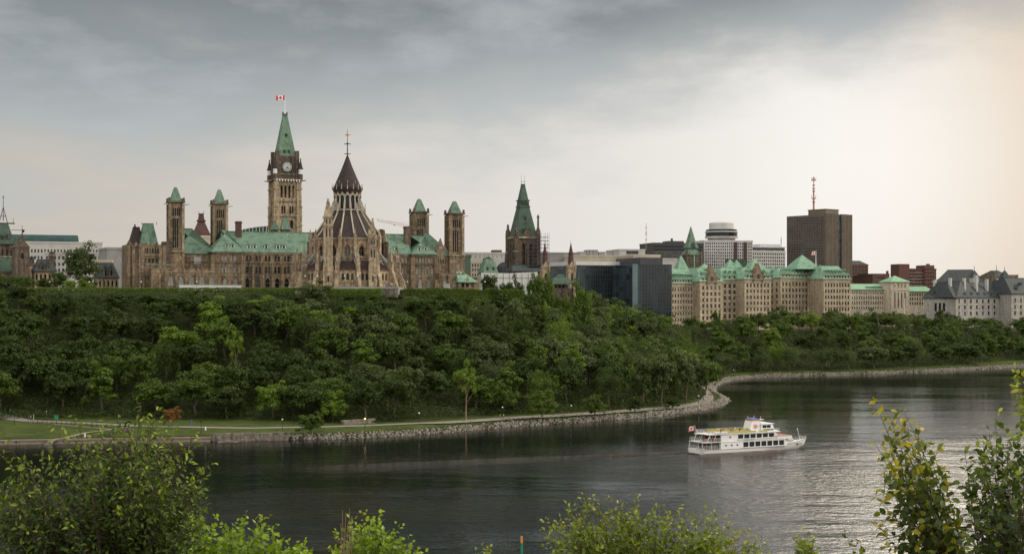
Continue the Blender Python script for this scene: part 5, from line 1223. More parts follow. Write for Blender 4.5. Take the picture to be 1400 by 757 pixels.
chateau('green_roofed_ministry', 'long tan stone block under jagged pale green roofs beside the glass office', [
    (917, 930, 959, 944, 18, 387, 367, 11, 0), (957, 935, 988, 948, 20, 384.5, 366, 5, 1), (986, 952, 1022, 962, 18, 382, 366, 5, 0), (1018, 950, 1054, 962, 22, 381, 366, 7, 1)],
    'green roofed ministry blocks', peaks=((931, 955, 3.8, 367, 349), (963, 950, 4, 368, 360), (998, 968, 4.5, 368, 354.5), (1007, 970, 4.0, 368, 355.5), (1031.5, 968, 8, 372, 354), (1042, 966, 3, 372, 362)))
chateau('green_roofed_ministry', 'tan stone block under pale green roof with central peak below the brown tower', [
    (1052, 990, 1069, 994, 20, 381, 366.5, 3, 0), (1067, 985, 1106, 1003, 20, 379.5, 366.5, 8, 2), (1104, 1001, 1128, 1004, 20, 379, 367, 6, 1), (1126, 985, 1163, 994, 24, 381, 363.5, 9, 0)],
    'green roofed ministry blocks', peaks=((1056.5, 1000, 4.5, 372, 364.5), (1096.5, 1006, 9.5, 368, 348.5), (1108, 1006, 4, 368, 359.5), (1121, 1002, 3, 368, 362)))
Y = 1000; Z = ZF(Y); x = at(1115.5, 0, Y).x; r_ = root('flagpole', (x, Y, Z(368)), 'white flagpole on the green roof before the brown tower', 'flagpole'); b = MB(); b.tube((x, Y, Z(368)), (x, Y, Z(342.5)), .28, .15, 6); b.build('pole', M['white'], r_)
flag((x, Y, Z(343)), 3.6, 2.4, R(188), .35, 'small red and white flag above the green peaked roof')

# --- green flat-roofed museum range with square tower
Bq, G, z0, z1 = simple('green_roofed_archive', 'cream stone range with bright green sloping roof and square green-capped tower', 'government building', 1163, 1222, 1080, 1092, 396, 25, 'cream', ybase=450, cols=18, rows=[(399.2, 401.2), (405, 408.5), (411.5, 415.5), (419, 422)], wfrac=.42, limit=100)
roof(G, 0, G.L, 0, 25, z1 + .36, G.z(388, 15), 1.5, 9, M['copper_flat'], Bq.r, over=1.2, iu1=4)
b = MB(); u0, u1 = G.u(1184, 2), G.u(1212, 2); b.box(G, u0, u1, 1.2, 4, G.z(395, 15), G.z(392, 15)); b.build('skylight', M['glass'], Bq.r)
G2 = Fr(1218, 1080, 1243, 1086); Z2 = lambda y: G2.z(y, 7); b = MB(); L2 = G2.L
us = spread(0, L2, 4, 1.2); Bq.block(b, G2, 0, L2, 0, 14, G2.z(450, 7), Z2(385), front=ops(None, us, 1.1, [(Z2(420), Z2(400), 0)]) + ops(None, us[:4], .9, [(Z2(392), Z2(389), 0)])); course(b, G2, 0, L2, 0, Z2(397), .5, .3); b.build('tower_wall', M['cream'], Bq.r)
roof(G2, 0, L2, 0, 14, Z2(385), Z2(377), L2 / 2 - .6, 6.4, M['copper_flat'], Bq.r, over=.8)
G3 = Fr(1243, 1088, 1276, 1094); b = MB(); L3 = G3.L; Z3 = lambda y: G3.z(y, 8)
Bq.block(b, G3, 0, L3, 0, 20, G3.z(450, 8), Z3(398), front=ops(None, spread(0, L3, 10), 1.1, [(Z3(404), Z3(401.5), 0), (Z3(410), Z3(406.5), 0), (Z3(416), Z3(412.5), 0)])); b.build('side_wall', M['cream'], Bq.r)
roof(G3, 0, L3, 0, 20, Z3(398), Z3(391.5), 1.5, 8, M['copper_flat'], Bq.r, over=1)
G4 = frame_at(1296, 1120, 10); Z4 = ZF(1120); roof(G4, -9, 9, -9, 9, Z4(384), Z4(377), 8.3, 8.3, M['copper_flat'], Bq.r, over=.3)
b = MB(); b.box(G4, -8, 8, -8, 8, 30, Z4(384)); b.build('far_tower_wall', M['justice'], Bq.r); Bq.done()
# --- brick blocks on the skyline
Bq, G, z0, z1 = simple('brick_apartment_block', 'red brick apartment block with glazed bays and grey pyramid roof beside the brown tower', 'apartment building', 1163, 1187, 1400, 1404, 362, 20, 'brick', cols=5, rows=band_rows(364, 384, 5, .6), wfrac=.5, gm='glass_teal')
roof(G, 0, G.L, 0, 20, z1 + .36, G.z(356.5, 5), 5, 7, M['slate'], Bq.r, over=0); Bq.done()
Bq, *_ = simple('brown_stepped_block', 'brown stepped building above the cream range', 'building', 1176, 1208, 1290, 1295, 377, 25, 'brown_brick', cols=8, rows=[(381, 383), (387, 389)], wfrac=.5); Bq.done()
Bq, G, z0, z1 = simple('brown_stepped_block', 'dark brown building with roof chimney left of the green-capped tower', 'building', 1193, 1216, 1270, 1275, 374.5, 25, 'brown_brick', cols=1, rows=[(379, 381), (385, 387)], wfrac=.9)
b = MB(); b.box(G, G.L - 1.6, G.L - .2, 1, 3, z1, G.z(370, 10)); b.build('chimney', M['brown_brick'], Bq.r); Bq.done()
Bq, G, z0, z1 = simple('brick_apartment_block', 'red brick apartment block with two blank end towers behind the green-capped tower', 'apartment building', 1242, 1280, 1300, 1306, 367.5, 20, 'brick', cols=9, rows=band_rows(369, 395, 6, .55), wfrac=.55, fm='white')
b = MB(); b.box(G, G.u(1229, -2), G.u(1243.5, -2), -2, 14, z0, G.z(361, 10)); b.box(G, G.u(1264, -2), G.u(1277.5, -2), -2, 14, z0, G.z(362.5, 10)); b.box(G, G.u(1269, -1), G.u(1272, -1), 0, 3, G.z(362.5, 10), G.z(360.5, 10)); b.build('end_tower', M['brick'], Bq.r)
b = MB()
for u in np.linspace(G.u(1265.5, -2), G.u(1276, -2), 4):
    for y in np.linspace(367, 392, 6): b.box(G, u - .7, u + .7, -2.1, -2, G.z(y + 2, 10), G.z(y, 10))
o = b.build('tower_panes', M['glass'], Bq.r); o['kind'] = 'stuff'; Bq.done()

# --- grey granite court with steep slate roofs at the right edge
G = Fr(1263, 1030, 1307, 1012); Z = lambda y: G.z(y, 10)
Bq = Bld('slate_roofed_court', G.pt(30, 20, 15), 'pale granite court building with steep slate roofs at the right edge', 'court building')
b = MB(); L = G.L; ze_ = Z(407)
us = spread(0, L, 7, .9)
Bq.block(b, G, 0, L, 0, 30, 12, ze_, front=[(u - .95, u + .95, Z(425), Z(414), 0) for u in (us[2], us[3], us[4])] + [(u - .5, u + .5, Z(431), Z(428), 0) for u in us[2:6:2]])
G2 = G.right(L, 0); G2 = Fr(1306, 1012, 1388, 1050); L2 = G2.L; Z2 = lambda y: G2.z(y, 20)
Bq.block(b, G2, 0, L2, 0, 26, 12, Z2(406), front=ops(None, spread(0, L2, 10, .6), 2.0, [(Z2(y + 5), Z2(y), 0) for y in (409, 417.3, 425.5)]))
G3 = Fr(1383, 1030, 1440, 1052); L3 = G3.L; Z3 = lambda y: G3.z(y, 15)
Bq.block(b, G3, 0, L3, 0, 26, 12, Z3(401), front=ops(None, spread(0, L3, 7, .6), 1.8, [(Z3(y + 5), Z3(y), 0) for y in (408, 417, 425)]))
b.build('wall', M['grey_stone'], Bq.r)
def hiproof(GG, L, dep, z0, z1, iu0, iu1, iv): return roof(GG, 0, L, 0, dep, z0, z1, iu0, iv, M['slate'], Bq.r, over=.8, iu1=iu1)
roof(G, 0, L, 0, 30, ze_, G.z(385, 10, 10), 12, 10, M['slate'], Bq.r, over=.8, iu1=2)
roof(G2, -2, L2, 0, 26, Z2(406) - .01, G2.z(386, 20, 10), 3, 9, M['slate'], Bq.r, over=.8, iu1=2)
roof(G3, 0, L3 + 10, 0, 26, Z3(401), Z3(380), 3, 9, M['slate'], Bq.r, over=.8)
G5 = frame_at(1322, 1050, -18); Z5 = ZF(1050)
roof(G5, -24, 14, 0, 30, Z5(388), Z5(368.5), 10, 12, M['slate'], Bq.r, over=0)
GA = G2
for c_, yt in ((1318, 380), (1334.5, 376), (1349, 381), (1364.5, 379.5)): u = GA.u(c_, 4); b = MB(); b.box(GA, u - .9, u + .9, 3, 5, Z2(398), Z2(yt)); b.build('chimney', M['concrete'], Bq.r)
for c_ in (1278, 1299): u = G.u(c_, 4); b = MB(); b.box(G, u - .9, u + .9, 3, 5, Z(395), Z(383 if c_ < 1290 else 380)); b.build('chimney', M['concrete'], Bq.r)
for i, u in enumerate(spread(0, L2, 9, .6)): dormer(GA, u, .6, Z2(405), 2.2, 2.8, 3, [M['slate'], M['slate'], M['black']], Bq.r); (i % 2) and dormer(GA, u, 3.2, Z2(398), 1.2, 1.5, 3, [M['slate'], M['slate'], M['black']], Bq.r)
for f in (.33, .5, .67): dormer(G, L * f, .8, Z(404.5), 2.6, 4.0, 4, [M['slate'], M['slate'], M['black']], Bq.r)
for c_, zt_ in ((1392, 396), (1398, 390)): dormer(G3, G3.u(c_), 1, Z3(zt_), 1.6, 2.4, 3, [M['slate'], M['slate'], M['black']], Bq.r)
for px, yt, Yq in ((1332, 363, 1045), (1373.5, 364, 1060)):
    Gq = frame_at(px, Yq, 10); Zq = ZF(Yq); x, y, _z = Gq.pt(0, 0, 0); b = MB(); b.box(Gq, -2.5, 2.5, -2.5, 2.5, Zq(392), Zq(379)); b.build('turret_wall', M['concrete'], Bq.r); b = MB(); b.fr(Gq, (-3, 3, -3, 3, Zq(379)), (-.5, .5, -.5, .5, Zq(370))); b.tube((x, y, Zq(371)), (x, y, Zq(yt)), .3, .1, 5); b.build('turret_roof', M['slate'], Bq.r)
Bq.done()
Bq, *_ = simple('distant_roofscape', 'brown rooftops with small gables just behind the slate roofs, nearer the middle', 'building', 1338, 1362, 1250, 1255, 377.5, 20, 'sand', cols=5, rows=[(380, 383)], wfrac=.5); Bq.done()
Bq, G, z0, z1 = simple('distant_roofscape', 'brown rooftops with dark spirelets at the far right skyline', 'building', 1360, 1392, 1230, 1236, 376, 20, 'sand', cols=6, rows=[(379, 382)], wfrac=.5)
roof(G, 0, G.L * .55, 0, 20, z1 + .36, G.z(370, 8), 4, 7, M['slate'], Bq.r, over=0)
b = MB(); b.tube(G.pt(3, 2, z1), G.pt(3, 2, G.z(362, 8)), .5, .1, 5); b.build('spirelet', M['slate'], Bq.r); Bq.done()
# --- tower crane far behind
Y = 1100; Z = ZF(Y); x0 = at(560, 0, Y).x; r_ = root('tower_crane', (x0, Y, GZ), 'pale orange tower crane jib behind the round library', 'crane'); b = MB()
pA, pB = (at(515, 0, Y).x, Z(302)), (at(572, 0, Y).x, Z(313.5))
for i in range(16):
    t0, t1 = i / 16, (i + 1) / 16; f = lambda t, d: (pA[0] + (pB[0] - pA[0]) * t, Y, pA[1] + (pB[1] - pA[1]) * t + d)
    b.tube(f(t0, 0), f(t1, 0), .16, .16, 4); b.tube(f(t0, 1.5), f(t1, 1.5), .14, .14, 4); b.tube(f(t0, 0 if i % 2 else 1.5), f(t1, 1.5 if i % 2 else 0), .1, .1, 4)
b.build('jib', M['quay_red'], r_)
b = MB(); xm = at(566, 0, Y).x; b.tube((xm, Y, GZ), (xm, Y, Z(306)), .9, .7, 4); b.build('mast', M['quay_red'], r_)
b = MB(); b.tube((xm, Y, Z(306)), f(.25, 1.5), .07, .07, 3); b.tube(f(.42, 0), f(.42, -1), .5, .5, 4); b.build('cable', M['iron'], r_)
# ------------------------------------------------------------------ trees
def crown_arrays(kind, seed, n):
    r = np.random.default_rng(seed)
    # nominal crown: width 10, tree height 12 (scaled per tree)
    prof = dict(round=(5.0, 5.6, 6.2, 46, 1.5), broad=(5.8, 4.8, 5.8, 54, 1.55), tall=(3.7, 6.6, 6.8, 44, 1.3), willow=(5.2, 5.6, 6.0, 60, 1.15), open=(4.6, 4.6, 8.2, 26, 1.15), bush=(5.2, 6.2, 5.4, 46, 1.35))[kind]
    rx, rz, zc, K, cr = prof
    d = r.normal(size=(K, 3)); d /= np.linalg.norm(d, axis=1, keepdims=True); d[:, 2] = np.where(d[:, 2] < -.55, -d[:, 2] * .7, d[:, 2])
    q = r.uniform(.35, 1.02, K)[:, None]; C = d * q * np.array([rx - cr * .5, rx - cr * .5, rz - cr * .5]) * (1 + .16 * r.normal(size=(K, 1))) + np.array([0, 0, zc])
    C[:, :2] += r.normal(scale=.6, size=(K, 2)); R_ = cr * r.uniform(.45, 1.3, K)
    k = r.integers(0, K, n); e = r.normal(size=(n, 3)); e /= np.linalg.norm(e, axis=1, keepdims=True); e[:, 2] = np.where((e[:, 2] < -.2) & (r.uniform(size=n) < .6), -e[:, 2], e[:, 2])
    rad = R_[k] * r.uniform(.55, 1.08, n) * (1 + .18 * np.sin(e[:, 0] * 5 + k) * np.cos(e[:, 1] * 6 + k)); P = C[k] + e * rad[:, None] * np.array([1, 1, .82])
    if kind == 'willow': P[:, 2] -= (r.uniform(size=n) ** 2) * 2.4; 
    Nn = e + r.normal(scale=.45, size=(n, 3)) + np.array([0, 0, .25]); size = r.uniform(.15, .36, n) * (1.15 if kind != 'willow' else .85)
    asp = .62 if kind != 'willow' else .34
    P[:, 2] = np.maximum(P[:, 2], .2)
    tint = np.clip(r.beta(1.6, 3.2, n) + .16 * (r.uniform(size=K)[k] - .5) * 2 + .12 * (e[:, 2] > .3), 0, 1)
    return leafquads(P, Nn, size, r, asp), tint, C, R_
def trunk_mesh(kind, C, seed, mat):
    r = np.random.default_rng(seed); b = MB(); h = {'bush': 3, 'open': 7.5, 'tall': 7}.get(kind, 5.2)
    p = Vector((0, 0, -1.5)); rad = .34 if kind != 'bush' else .2
    for i in range(4):
        q = Vector((r.normal(scale=.18), r.normal(scale=.18), h * (i + 1) / 4)); b.tube(p, q, rad, rad * .8, 7); p = q; rad *= .8
    for i in r.choice(len(C), min(9, len(C)), replace=False):
        z = r.uniform(.4, 1) * h; b.tube((0, 0, z), tuple(C[i]), rad * .7, .05, 5)
    me = bpy.data.meshes.new('trunk'); me.from_pydata(b.v, [], b.f); me.materials.append(mat); me.update(); return me
TPL = {}
def template(kind, leaf, seed, n=5000, bark='bark'):
    key = (kind, leaf, seed)
    if key in TPL: return TPL[key]
    P, tint, C, R_ = crown_arrays(kind, seed, n)
    TPL[key] = (quads_mesh('crown', P, M[leaf], tint), trunk_mesh(kind, C, seed, M[bark])); return TPL[key]
def tree(name, x, y, z, h, w, kind, leaf, seed, label, cat='tree', group=None, rot=None, lean=0, bark='bark', n=5000):
    cr, tk = template(kind, leaf, seed, n, bark)
    r_ = root(name, (x, y, z), label, cat, group); r_.scale = (w / 10, w / 10, h / 12); r_.rotation_euler = (lean, lean * .5, random.uniform(0, 6.28) if rot is None else rot)
    link(bpy.data.objects.new('crown', cr), r_); link(bpy.data.objects.new('trunk', tk), r_); return r_
def skyline(px): return np.interp(px, [0, 30, 38, 430, 740, 790, 812, 850, 880, 905, 935, 965, 1000, 1050, 1100, 1165, 1200, 1250, 1290, 1330, 1400, 1500],
                                  [375, 374, 397, 398, 398, 392, 396, 408, 418, 424, 433, 431, 430, 421, 417, 420, 419, 424, 432, 427, 430, 434])
KW = dict(leaf_dark='dark green', leaf_mid='mid-green', leaf_olive='olive', leaf_lime='yellow-green')
cands = []
def scatter(px_lo, px_hi, rmin, dlo, dhi, n_try, seed, kinds):
    r = np.random.default_rng(seed); acc = []
    X = r.uniform(-330, 420, n_try); Y = r.uniform(400, 1000, n_try); d = sdist(X, Y); px = pxof(X, Y)
    w = wstrip(px); ok = (px > px_lo) & (px < px_hi) & (d > w + dlo) & (d < w + wrun(px) + dhi)
    for x, y, d_, p in zip(X[ok], Y[ok], d[ok], px[ok]):
        if all((x - a) ** 2 + (y - b_) ** 2 > rmin * rmin for a, b_ in acc): acc.append((x, y)); cands.append((x, y, d_, p, r.uniform(), r.uniform()))
scatter(-25, 905, 9.3, -1, 4, 14000, 1, None)
scatter(905, 1430, 13.2, -4, 24, 9000, 2, None)
HERO = [  # px, foot row, height, width, kind, leaf, label
    (424, 596, 7.0, 8.2, 'bush', 'leaf_mid', 'round leafy bush on the bank rocks below the domed library', 'bush'),
    (235, 583, 6.2, 5.6, 'round', 'leaf_rust', 'small rust-orange tree beside the riverside path', 'tree'),
    (637, 575, 17.5, 9.5, 'open', 'leaf_lime', 'tall bare-trunked yellow-green tree standing by the path', 'tree'),
    (456, 578, 11.5, 8.5, 'bush', 'leaf_lime', 'bright yellow-green tree at the cliff foot below the domed library', 'tree'),
    (373, 574, 12.5, 11, 'round', 'leaf_lime', 'broad yellow-green tree behind the grass bank', 'tree'),
    (741, 578, 11.5, 9.5, 'bush', 'leaf_mid', 'dense rounded riverside tree below the slim spired turrets', 'tree'),
    (813, 572, 9.0, 7.5, 'bush', 'leaf_mid', 'leafy riverside bush tree midway along the rocky bank', 'tree'),
    (868, 567, 7.5, 5.4, 'bush', 'leaf_dark', 'dark upright bush on the rocky bank by the path', 'bush'),
    (920, 560, 5.0, 5.8, 'bush', 'leaf_dark', 'low dark bush on the bank beneath the willow clump', 'bush'),
    (905, 556, 20, 13, 'tall', 'leaf_olive', 'tall olive willow, riverward one of the clump on the point', 'tree'),
    (938, 551, 20, 13, 'tall', 'leaf_olive', 'tall olive willow at the very tip of the point', 'tree'),
    (880, 556, 18, 12, 'tall', 'leaf_olive', 'tall olive willow, inland one of the clump on the point', 'tree'),
    (957, 545, 15, 8, 'tall', 'leaf_olive', 'slimmer olive willow where the path bends out of sight', 'tree'),
    (980, 536, 3.8, 5, 'bush', 'leaf_mid', 'small green bush above the rocks at the tip of the point', 'bush'),
    (322, 520, 15, 7, 'open', 'leaf_lime', 'pale yellow-green thin tree halfway up the dark cliff', 'tree'),
    (190, 545, 17, 12, 'round', 'leaf_mid', 'large pale green tree at the cliff foot under the left square tower', 'tree'),
    (160, 540, 15, 10, 'round', 'leaf_mid', 'pale green tree just left of the largest one at the cliff foot', 'tree'),
    (1195, 505, 16, 17, 'broad', 'leaf_olive', 'large grey willow on the far bank below the brown tower', 'tree'),
    (1160, 507, 15, 13, 'willow', 'leaf_olive', 'grey willow on the far bank left of the largest willow', 'tree'),
    (1125, 507, 15, 13, 'willow', 'leaf_olive', 'grey willow on the far bank right of centre among its clump', 'tree'),
    (1080, 508, 17, 13, 'willow', 'leaf_olive', 'grey willow at the left end of the far bank clump', 'tree'),
    (1040, 510, 14, 12, 'willow', 'leaf_olive', 'grey-green willow on the far bank beneath the tan stone blocks', 'tree'),
    (1330, 499, 14, 15, 'round', 'leaf_dark', 'dark round tree by the small far lawn', 'tree'),
    (560, 560, 15, 11, 'open', 'leaf_olive', 'thin-stemmed grey-green tree above the old stone wall', 'tree'),
    (530, 562, 14, 10, 'open', 'leaf_olive', 'thin-stemmed grey-green tree left of the old stone wall end', 'tree'),
    (690, 566, 13, 8, 'bush', 'leaf_mid', 'light green tree beside the walkers on the path', 'tree'),
    (545, 478, 15, 15, 'round', 'leaf_mid', 'big rounded green tree high on the cliff right of the library', 'tree'),
    (430, 430, 13, 14, 'round', 'leaf_olive', 'big olive rounded tree just beneath the library terrace', 'tree')]
hero_xy = []
for px, py, h, w, kind, leaf, lab, cat in HERO:
    # foot on the ground: march along the viewing ray
    k = (px - CX) / FPX; Ys = np.arange(395, 960, 1.0); hz = CAMH + (HY - py) / FPX * Ys; g = terr(k * Ys, Ys); i = int(np.argmax((g > hz) & (g > .8)))
    Y = Ys[i] if i > 0 else FPX * 38 / (py - HY); x = k * Y; z = th(x, Y); hero_xy.append((x, Y, w))
    tree('tree' if cat == 'tree' else 'bush', x, Y, z - .1, h, w, kind, leaf, 40 + (px % 3), lab, cat, bark='bark_pale' if px == 637 else 'bark')
items = []
for (x, y, d, px, a, c_) in cands:
    if any((x - hx) ** 2 + (y - hy) ** 2 < (hw * .55) ** 2 for hx, hy, hw in hero_xy): continue
    g = th(x, y); w = wstrip(px); t = (d - w) / wrun(px)
    far = px > 930
    h = (12 + 6.5 * c_) if not far else (12.5 + 6 * c_)
    cap = CAMH + (HY - skyline(px)) / FPX * y - g - .2 - (.8 if px < 760 else 2.2) * a
    if far and t > .6: h = max(h, 16 + 3 * c_)
    if 770 < px <= 930 and t > .5: h = min(max(h, cap * .92), 19)
    h = min(h, cap)
    if h < 1.7: continue
    W_ = (11.2 + 5.0 * a if h > 9 else 9 + 4 * a) if h > 5 else h * (1.3 + .6 * a)
    dk = .62 - .35 * np.interp(px, [0, 350, 700, 950, 1400], [-.35, -.1, .55, .3, -.3])
    leaf = 'leaf_dark' if a < dk else ('leaf_mid' if a < dk + .24 else ('leaf_olive' if a < .93 else 'leaf_lime'))
    kind = ['round', 'broad', 'tall', 'round', 'willow', 'broad'][int(c_ * 5.99)] if h > 6 else 'bush'
    if leaf == 'leaf_olive' and far: kind = 'willow'
    items.append((h * W_ / (y * y), x, y, g, h, W_, kind, leaf, px, t))
items.sort(reverse=True); print('TREES', len(items), sum(q[8] > 930 for q in items)); big = [q for q in items if q[4] >= 5]; rest = big[262:]; items = big[:262] + [q for q in items if q[4] < 5][:120]
print('KEPT', len(items), 'REST', len(rest))
# past three hundred: the farthest trees together, as one mass
if rest:
    rw = np.random.default_rng(9); PP, TT = {}, {}; tb = MB(); CA = {}
    for (s_, x, y, g, h, w, kind, leaf, px, t) in rest:
        k = (kind, int(px) % 3)
        if k not in CA: CA[k] = crown_arrays(kind, 1 + k[1], 5000)
        P, tint = CA[k][0], CA[k][1]; a = rw.uniform(0, 6.28); ca, sa = math.cos(a), math.sin(a); Q_ = P * np.array([w / 10, w / 10, h / 12]); Q_ = np.stack([Q_[..., 0] * ca - Q_[..., 1] * sa + x, Q_[..., 0] * sa + Q_[..., 1] * ca + y, Q_[..., 2] + g - .2], -1)
        PP.setdefault(0, []).append(Q_); TT.setdefault(0, []).append(np.clip(tint + {'leaf_dark': -.2, 'leaf_mid': .1, 'leaf_olive': .15, 'leaf_lime': .45}[leaf], 0, 1)); tb.tube((x, y, g - 1), (x, y, g + h * .6), .4, .15, 6)
    tag(link(bpy.data.objects.new('woodland', quads_mesh('woodland', np.concatenate(PP[0]), M['leaf_mid' if 0 else 'leaf_wood'], np.concatenate(TT[0])))), 'the smaller and farther trees standing among the others', kind='stuff')
    tag(tb.build('woodland_trunks', M['bark']), 'trunks of the smaller and farther trees', kind='stuff')
ZONES = [(60, 'at the left edge'), (175, 'below the slate lodges'), (290, 'below the left square towers'), (415, 'below the clock tower'), (540, 'below the domed library'), (650, 'below the right square towers'),
         (740, 'below the white hoarding'), (830, 'below the slim spired turrets'), (920, 'below the glass office'), (1050, 'below the left ministry block'), (1165, 'below the brown tower'), (1265, 'below the cream archive'), (2000, 'below the granite court')]
buckets = {}
for it in items:
    px, t, h, kind, leaf = it[8], it[9], it[4], it[6], it[7]
    zn = next(z for lim, z in ZONES if px < lim); lv = 'at the foot' if t < .3 else ('halfway up' if t < .68 else 'high up')
    sz = 'tall' if h > 14 else ('mid-sized' if h > 7.5 else 'low' if h >= 5 else 'small')
    buckets.setdefault((zn, lv, sz, KW[leaf], kind in ('tall',)), []).append(it)
ORD = {1: [''], 2: ['left of two', 'right of two'], 3: ['left of three', 'middle of three', 'right of three']}
for (zn, lv, sz, col, nar), lst in buckets.items():
    lst.sort(key=lambda q: q[8])
    for i, (s_, x, y, g, h, w, kind, leaf, px, t) in enumerate(lst):
        nm = 'bush' if h < 5 else 'tree'; pre = ('slim ' if nar else '') + f'{sz} {col} {nm} {lv}, {zn}'
        grp = None
        if len(lst) <= 3: lab = pre if len(lst) == 1 else pre + ', ' + ORD[len(lst)][i]
        else: lab = pre; grp = pre.replace(' tree ', ' trees ').replace(' bush ', ' bushes ')
        tree('willow_tree' if kind == 'willow' and px > 930 else nm, x, y, g - .2, h, w, kind, leaf, 1 + (i + int(px)) % 3, lab[:110], nm, grp or ('trees on the wooded cliff' if px < 930 else 'trees on the far bank'))
# hilltop trees among the buildings
for px, Y, yt, w, kind, leaf, lab in ((109, 600, 333, 16, 'round', 'leaf_olive', 'big round olive tree on the hilltop before the pale offices'), (82, 590, 366, 8, 'bush', 'leaf_dark', 'dark bushy tree left of the big hilltop tree'),
        (60, 585, 376, 7, 'bush', 'leaf_dark', 'dark bush on the hilltop under the slate lodge'), (118, 588, 372, 8, 'bush', 'leaf_olive', 'brownish round bush under the big hilltop tree'),
        (96, 580, 380, 6, 'bush', 'leaf_lime', 'bright green bush on the hilltop, nearer the lodge'), (117, 578, 381, 8, 'bush', 'leaf_lime', 'bright green wide bush in front of the big hilltop tree'),
        (12, 575, 372, 12, 'round', 'leaf_olive', 'olive hilltop tree in front of the dark gothic tower'), (34, 570, 374, 9, 'round', 'leaf_mid', 'round green tree at the left end of the long hedge'), (-6, 565, 372, 10, 'round', 'leaf_dark', 'dark hilltop tree cut by the left picture edge'),
        (668, 640, 369, 8.5, 'round', 'leaf_dark', 'dark round tree right after the bright-roofed annex'), (694, 640, 376, 8, 'bush', 'leaf_dark', 'dark low tree before the white hoarding, left of its pair'), (709, 638, 376, 7, 'bush', 'leaf_dark', 'dark low tree before the white hoarding, right of its pair'),
        (738, 625, 367, 9, 'round', 'leaf_mid', 'upright green tree at the foot of the scaffold'), (751, 622, 374, 6, 'round', 'leaf_mid', 'green tree between the scaffold and the summerhouse'), (795, 640, 386, 12, 'round', 'leaf_mid', 'low green tree at the right of the summerhouse'), (770, 612, 391, 10, 'bush', 'leaf_mid', 'leafy bush hiding the foot of the summerhouse'), (722, 575, 391, 9, 'bush', 'leaf_dark', 'dark bush at the end of the shaggy hedge'), (733, 578, 392, 9, 'bush', 'leaf_mid', 'green bush below the scaffold foot tree'), (727, 622, 373, 6, 'bush', 'leaf_mid', 'green bushy tree in front of the spired tower foot'),
        (1287, 960, 423, 11, 'open', 'leaf_olive', 'thin pale tree against the granite court wall'), (1303, 950, 427, 13, 'bush', 'leaf_olive', 'brownish round tree against the granite court wall'), (1093, 955, 424, 7, 'bush', 'leaf_dark', 'dark tree against the right tan ministry block'), (978, 900, 424, 7, 'open', 'leaf_mid', 'thin light tree rising against the left tan ministry block')):
    x = at(px, 0, Y).x; g = th(x, Y); zt = CAMH + (HY - yt) / FPX * Y; tree('tree', x, Y, g - .1, zt - g, w, kind, leaf, 50 + px % 2, lab, 'tree')
# undergrowth over the slope: one mass of small leaves
r2 = np.random.default_rng(77)
def under(n, x0, x1, y0, y1, cond, hmax, seed, size):
    r = np.random.default_rng(seed); X = r.uniform(x0, x1, n); Y = r.uniform(y0, y1, n); d = sdist(X, Y); px = pxof(X, Y); ok = cond(d, px, X, Y)
    X, Y = X[ok], Y[ok]; m = len(X); hh = np.clip(.5 + .5 * vnoise(X, Y, .55) + .35 * vnoise(X, Y, 1.3), 0.05, 1) * hmax
    Z = terr(X, Y) + hh * r.uniform(.35, 1, m); Nn = np.stack([r.normal(scale=.6, size=m), r.normal(scale=.6, size=m) - .35, np.abs(r.normal(size=m)) + .3], 1)
    return leafquads(np.stack([X, Y, Z], 1), Nn, r.uniform(size[0], size[1], m), r), np.clip(r.beta(1.5, 3, m) + .25 * vnoise(X, Y, .2), 0, 1)
def slope(d, px, X, Y): w = wstrip(px); return (d > w - 1.5) & (d < w + wrun(px) + 8) & (px > -60) & (px < 1460) & (Y < 1000)
P1, T1 = under(560000, -195, 200, 425, 640, slope, 4.2, 5, (.2, .42)); P2, T2 = under(300000, 60, 420, 560, 990, slope, 3.4, 15, (.32, .6))
Pu, Tu = np.concatenate([P1, P2]), np.concatenate([T1, T2])
sk = CAMH + (HY - skyline(pxof(Pu[:, 0, 0], Pu[:, 0, 1]))) / FPX * Pu[:, 0, 1]; ok = Pu[:, :, 2].max(1) < sk; Pu, Tu = Pu[ok], Tu[ok]
tag(link(bpy.data.objects.new('undergrowth', quads_mesh('undergrowth', Pu, M['leaf_under'], Tu))), 'dense low greenery covering the whole slope between the trees', kind='stuff')
# scrub between the path and the rocks
def scrub(d, px, X, Y): return (d > 3.2) & (d < np.interp(px, [380, 500, 900, 960, 1010, 1330, 1430], [7, 7, 7.5, 7, 10, 11, 9])) & (px > 385) & (px < 1440) & (vnoise(X, Y, .22) + .35 * vnoise(X, Y, .6) > np.interp(px, [385, 560, 650, 1440], [.08, -.02, -.08, -.14]))
Ps, Ts = under(260000, -90, 400, 400, 900, scrub, 1.9, 6, (.14, .32))
tag(link(bpy.data.objects.new('scrub', quads_mesh('scrub', Ps, M['leaf_mid'], Ts))), 'weedy scrub growing above the waterline rocks', kind='stuff')
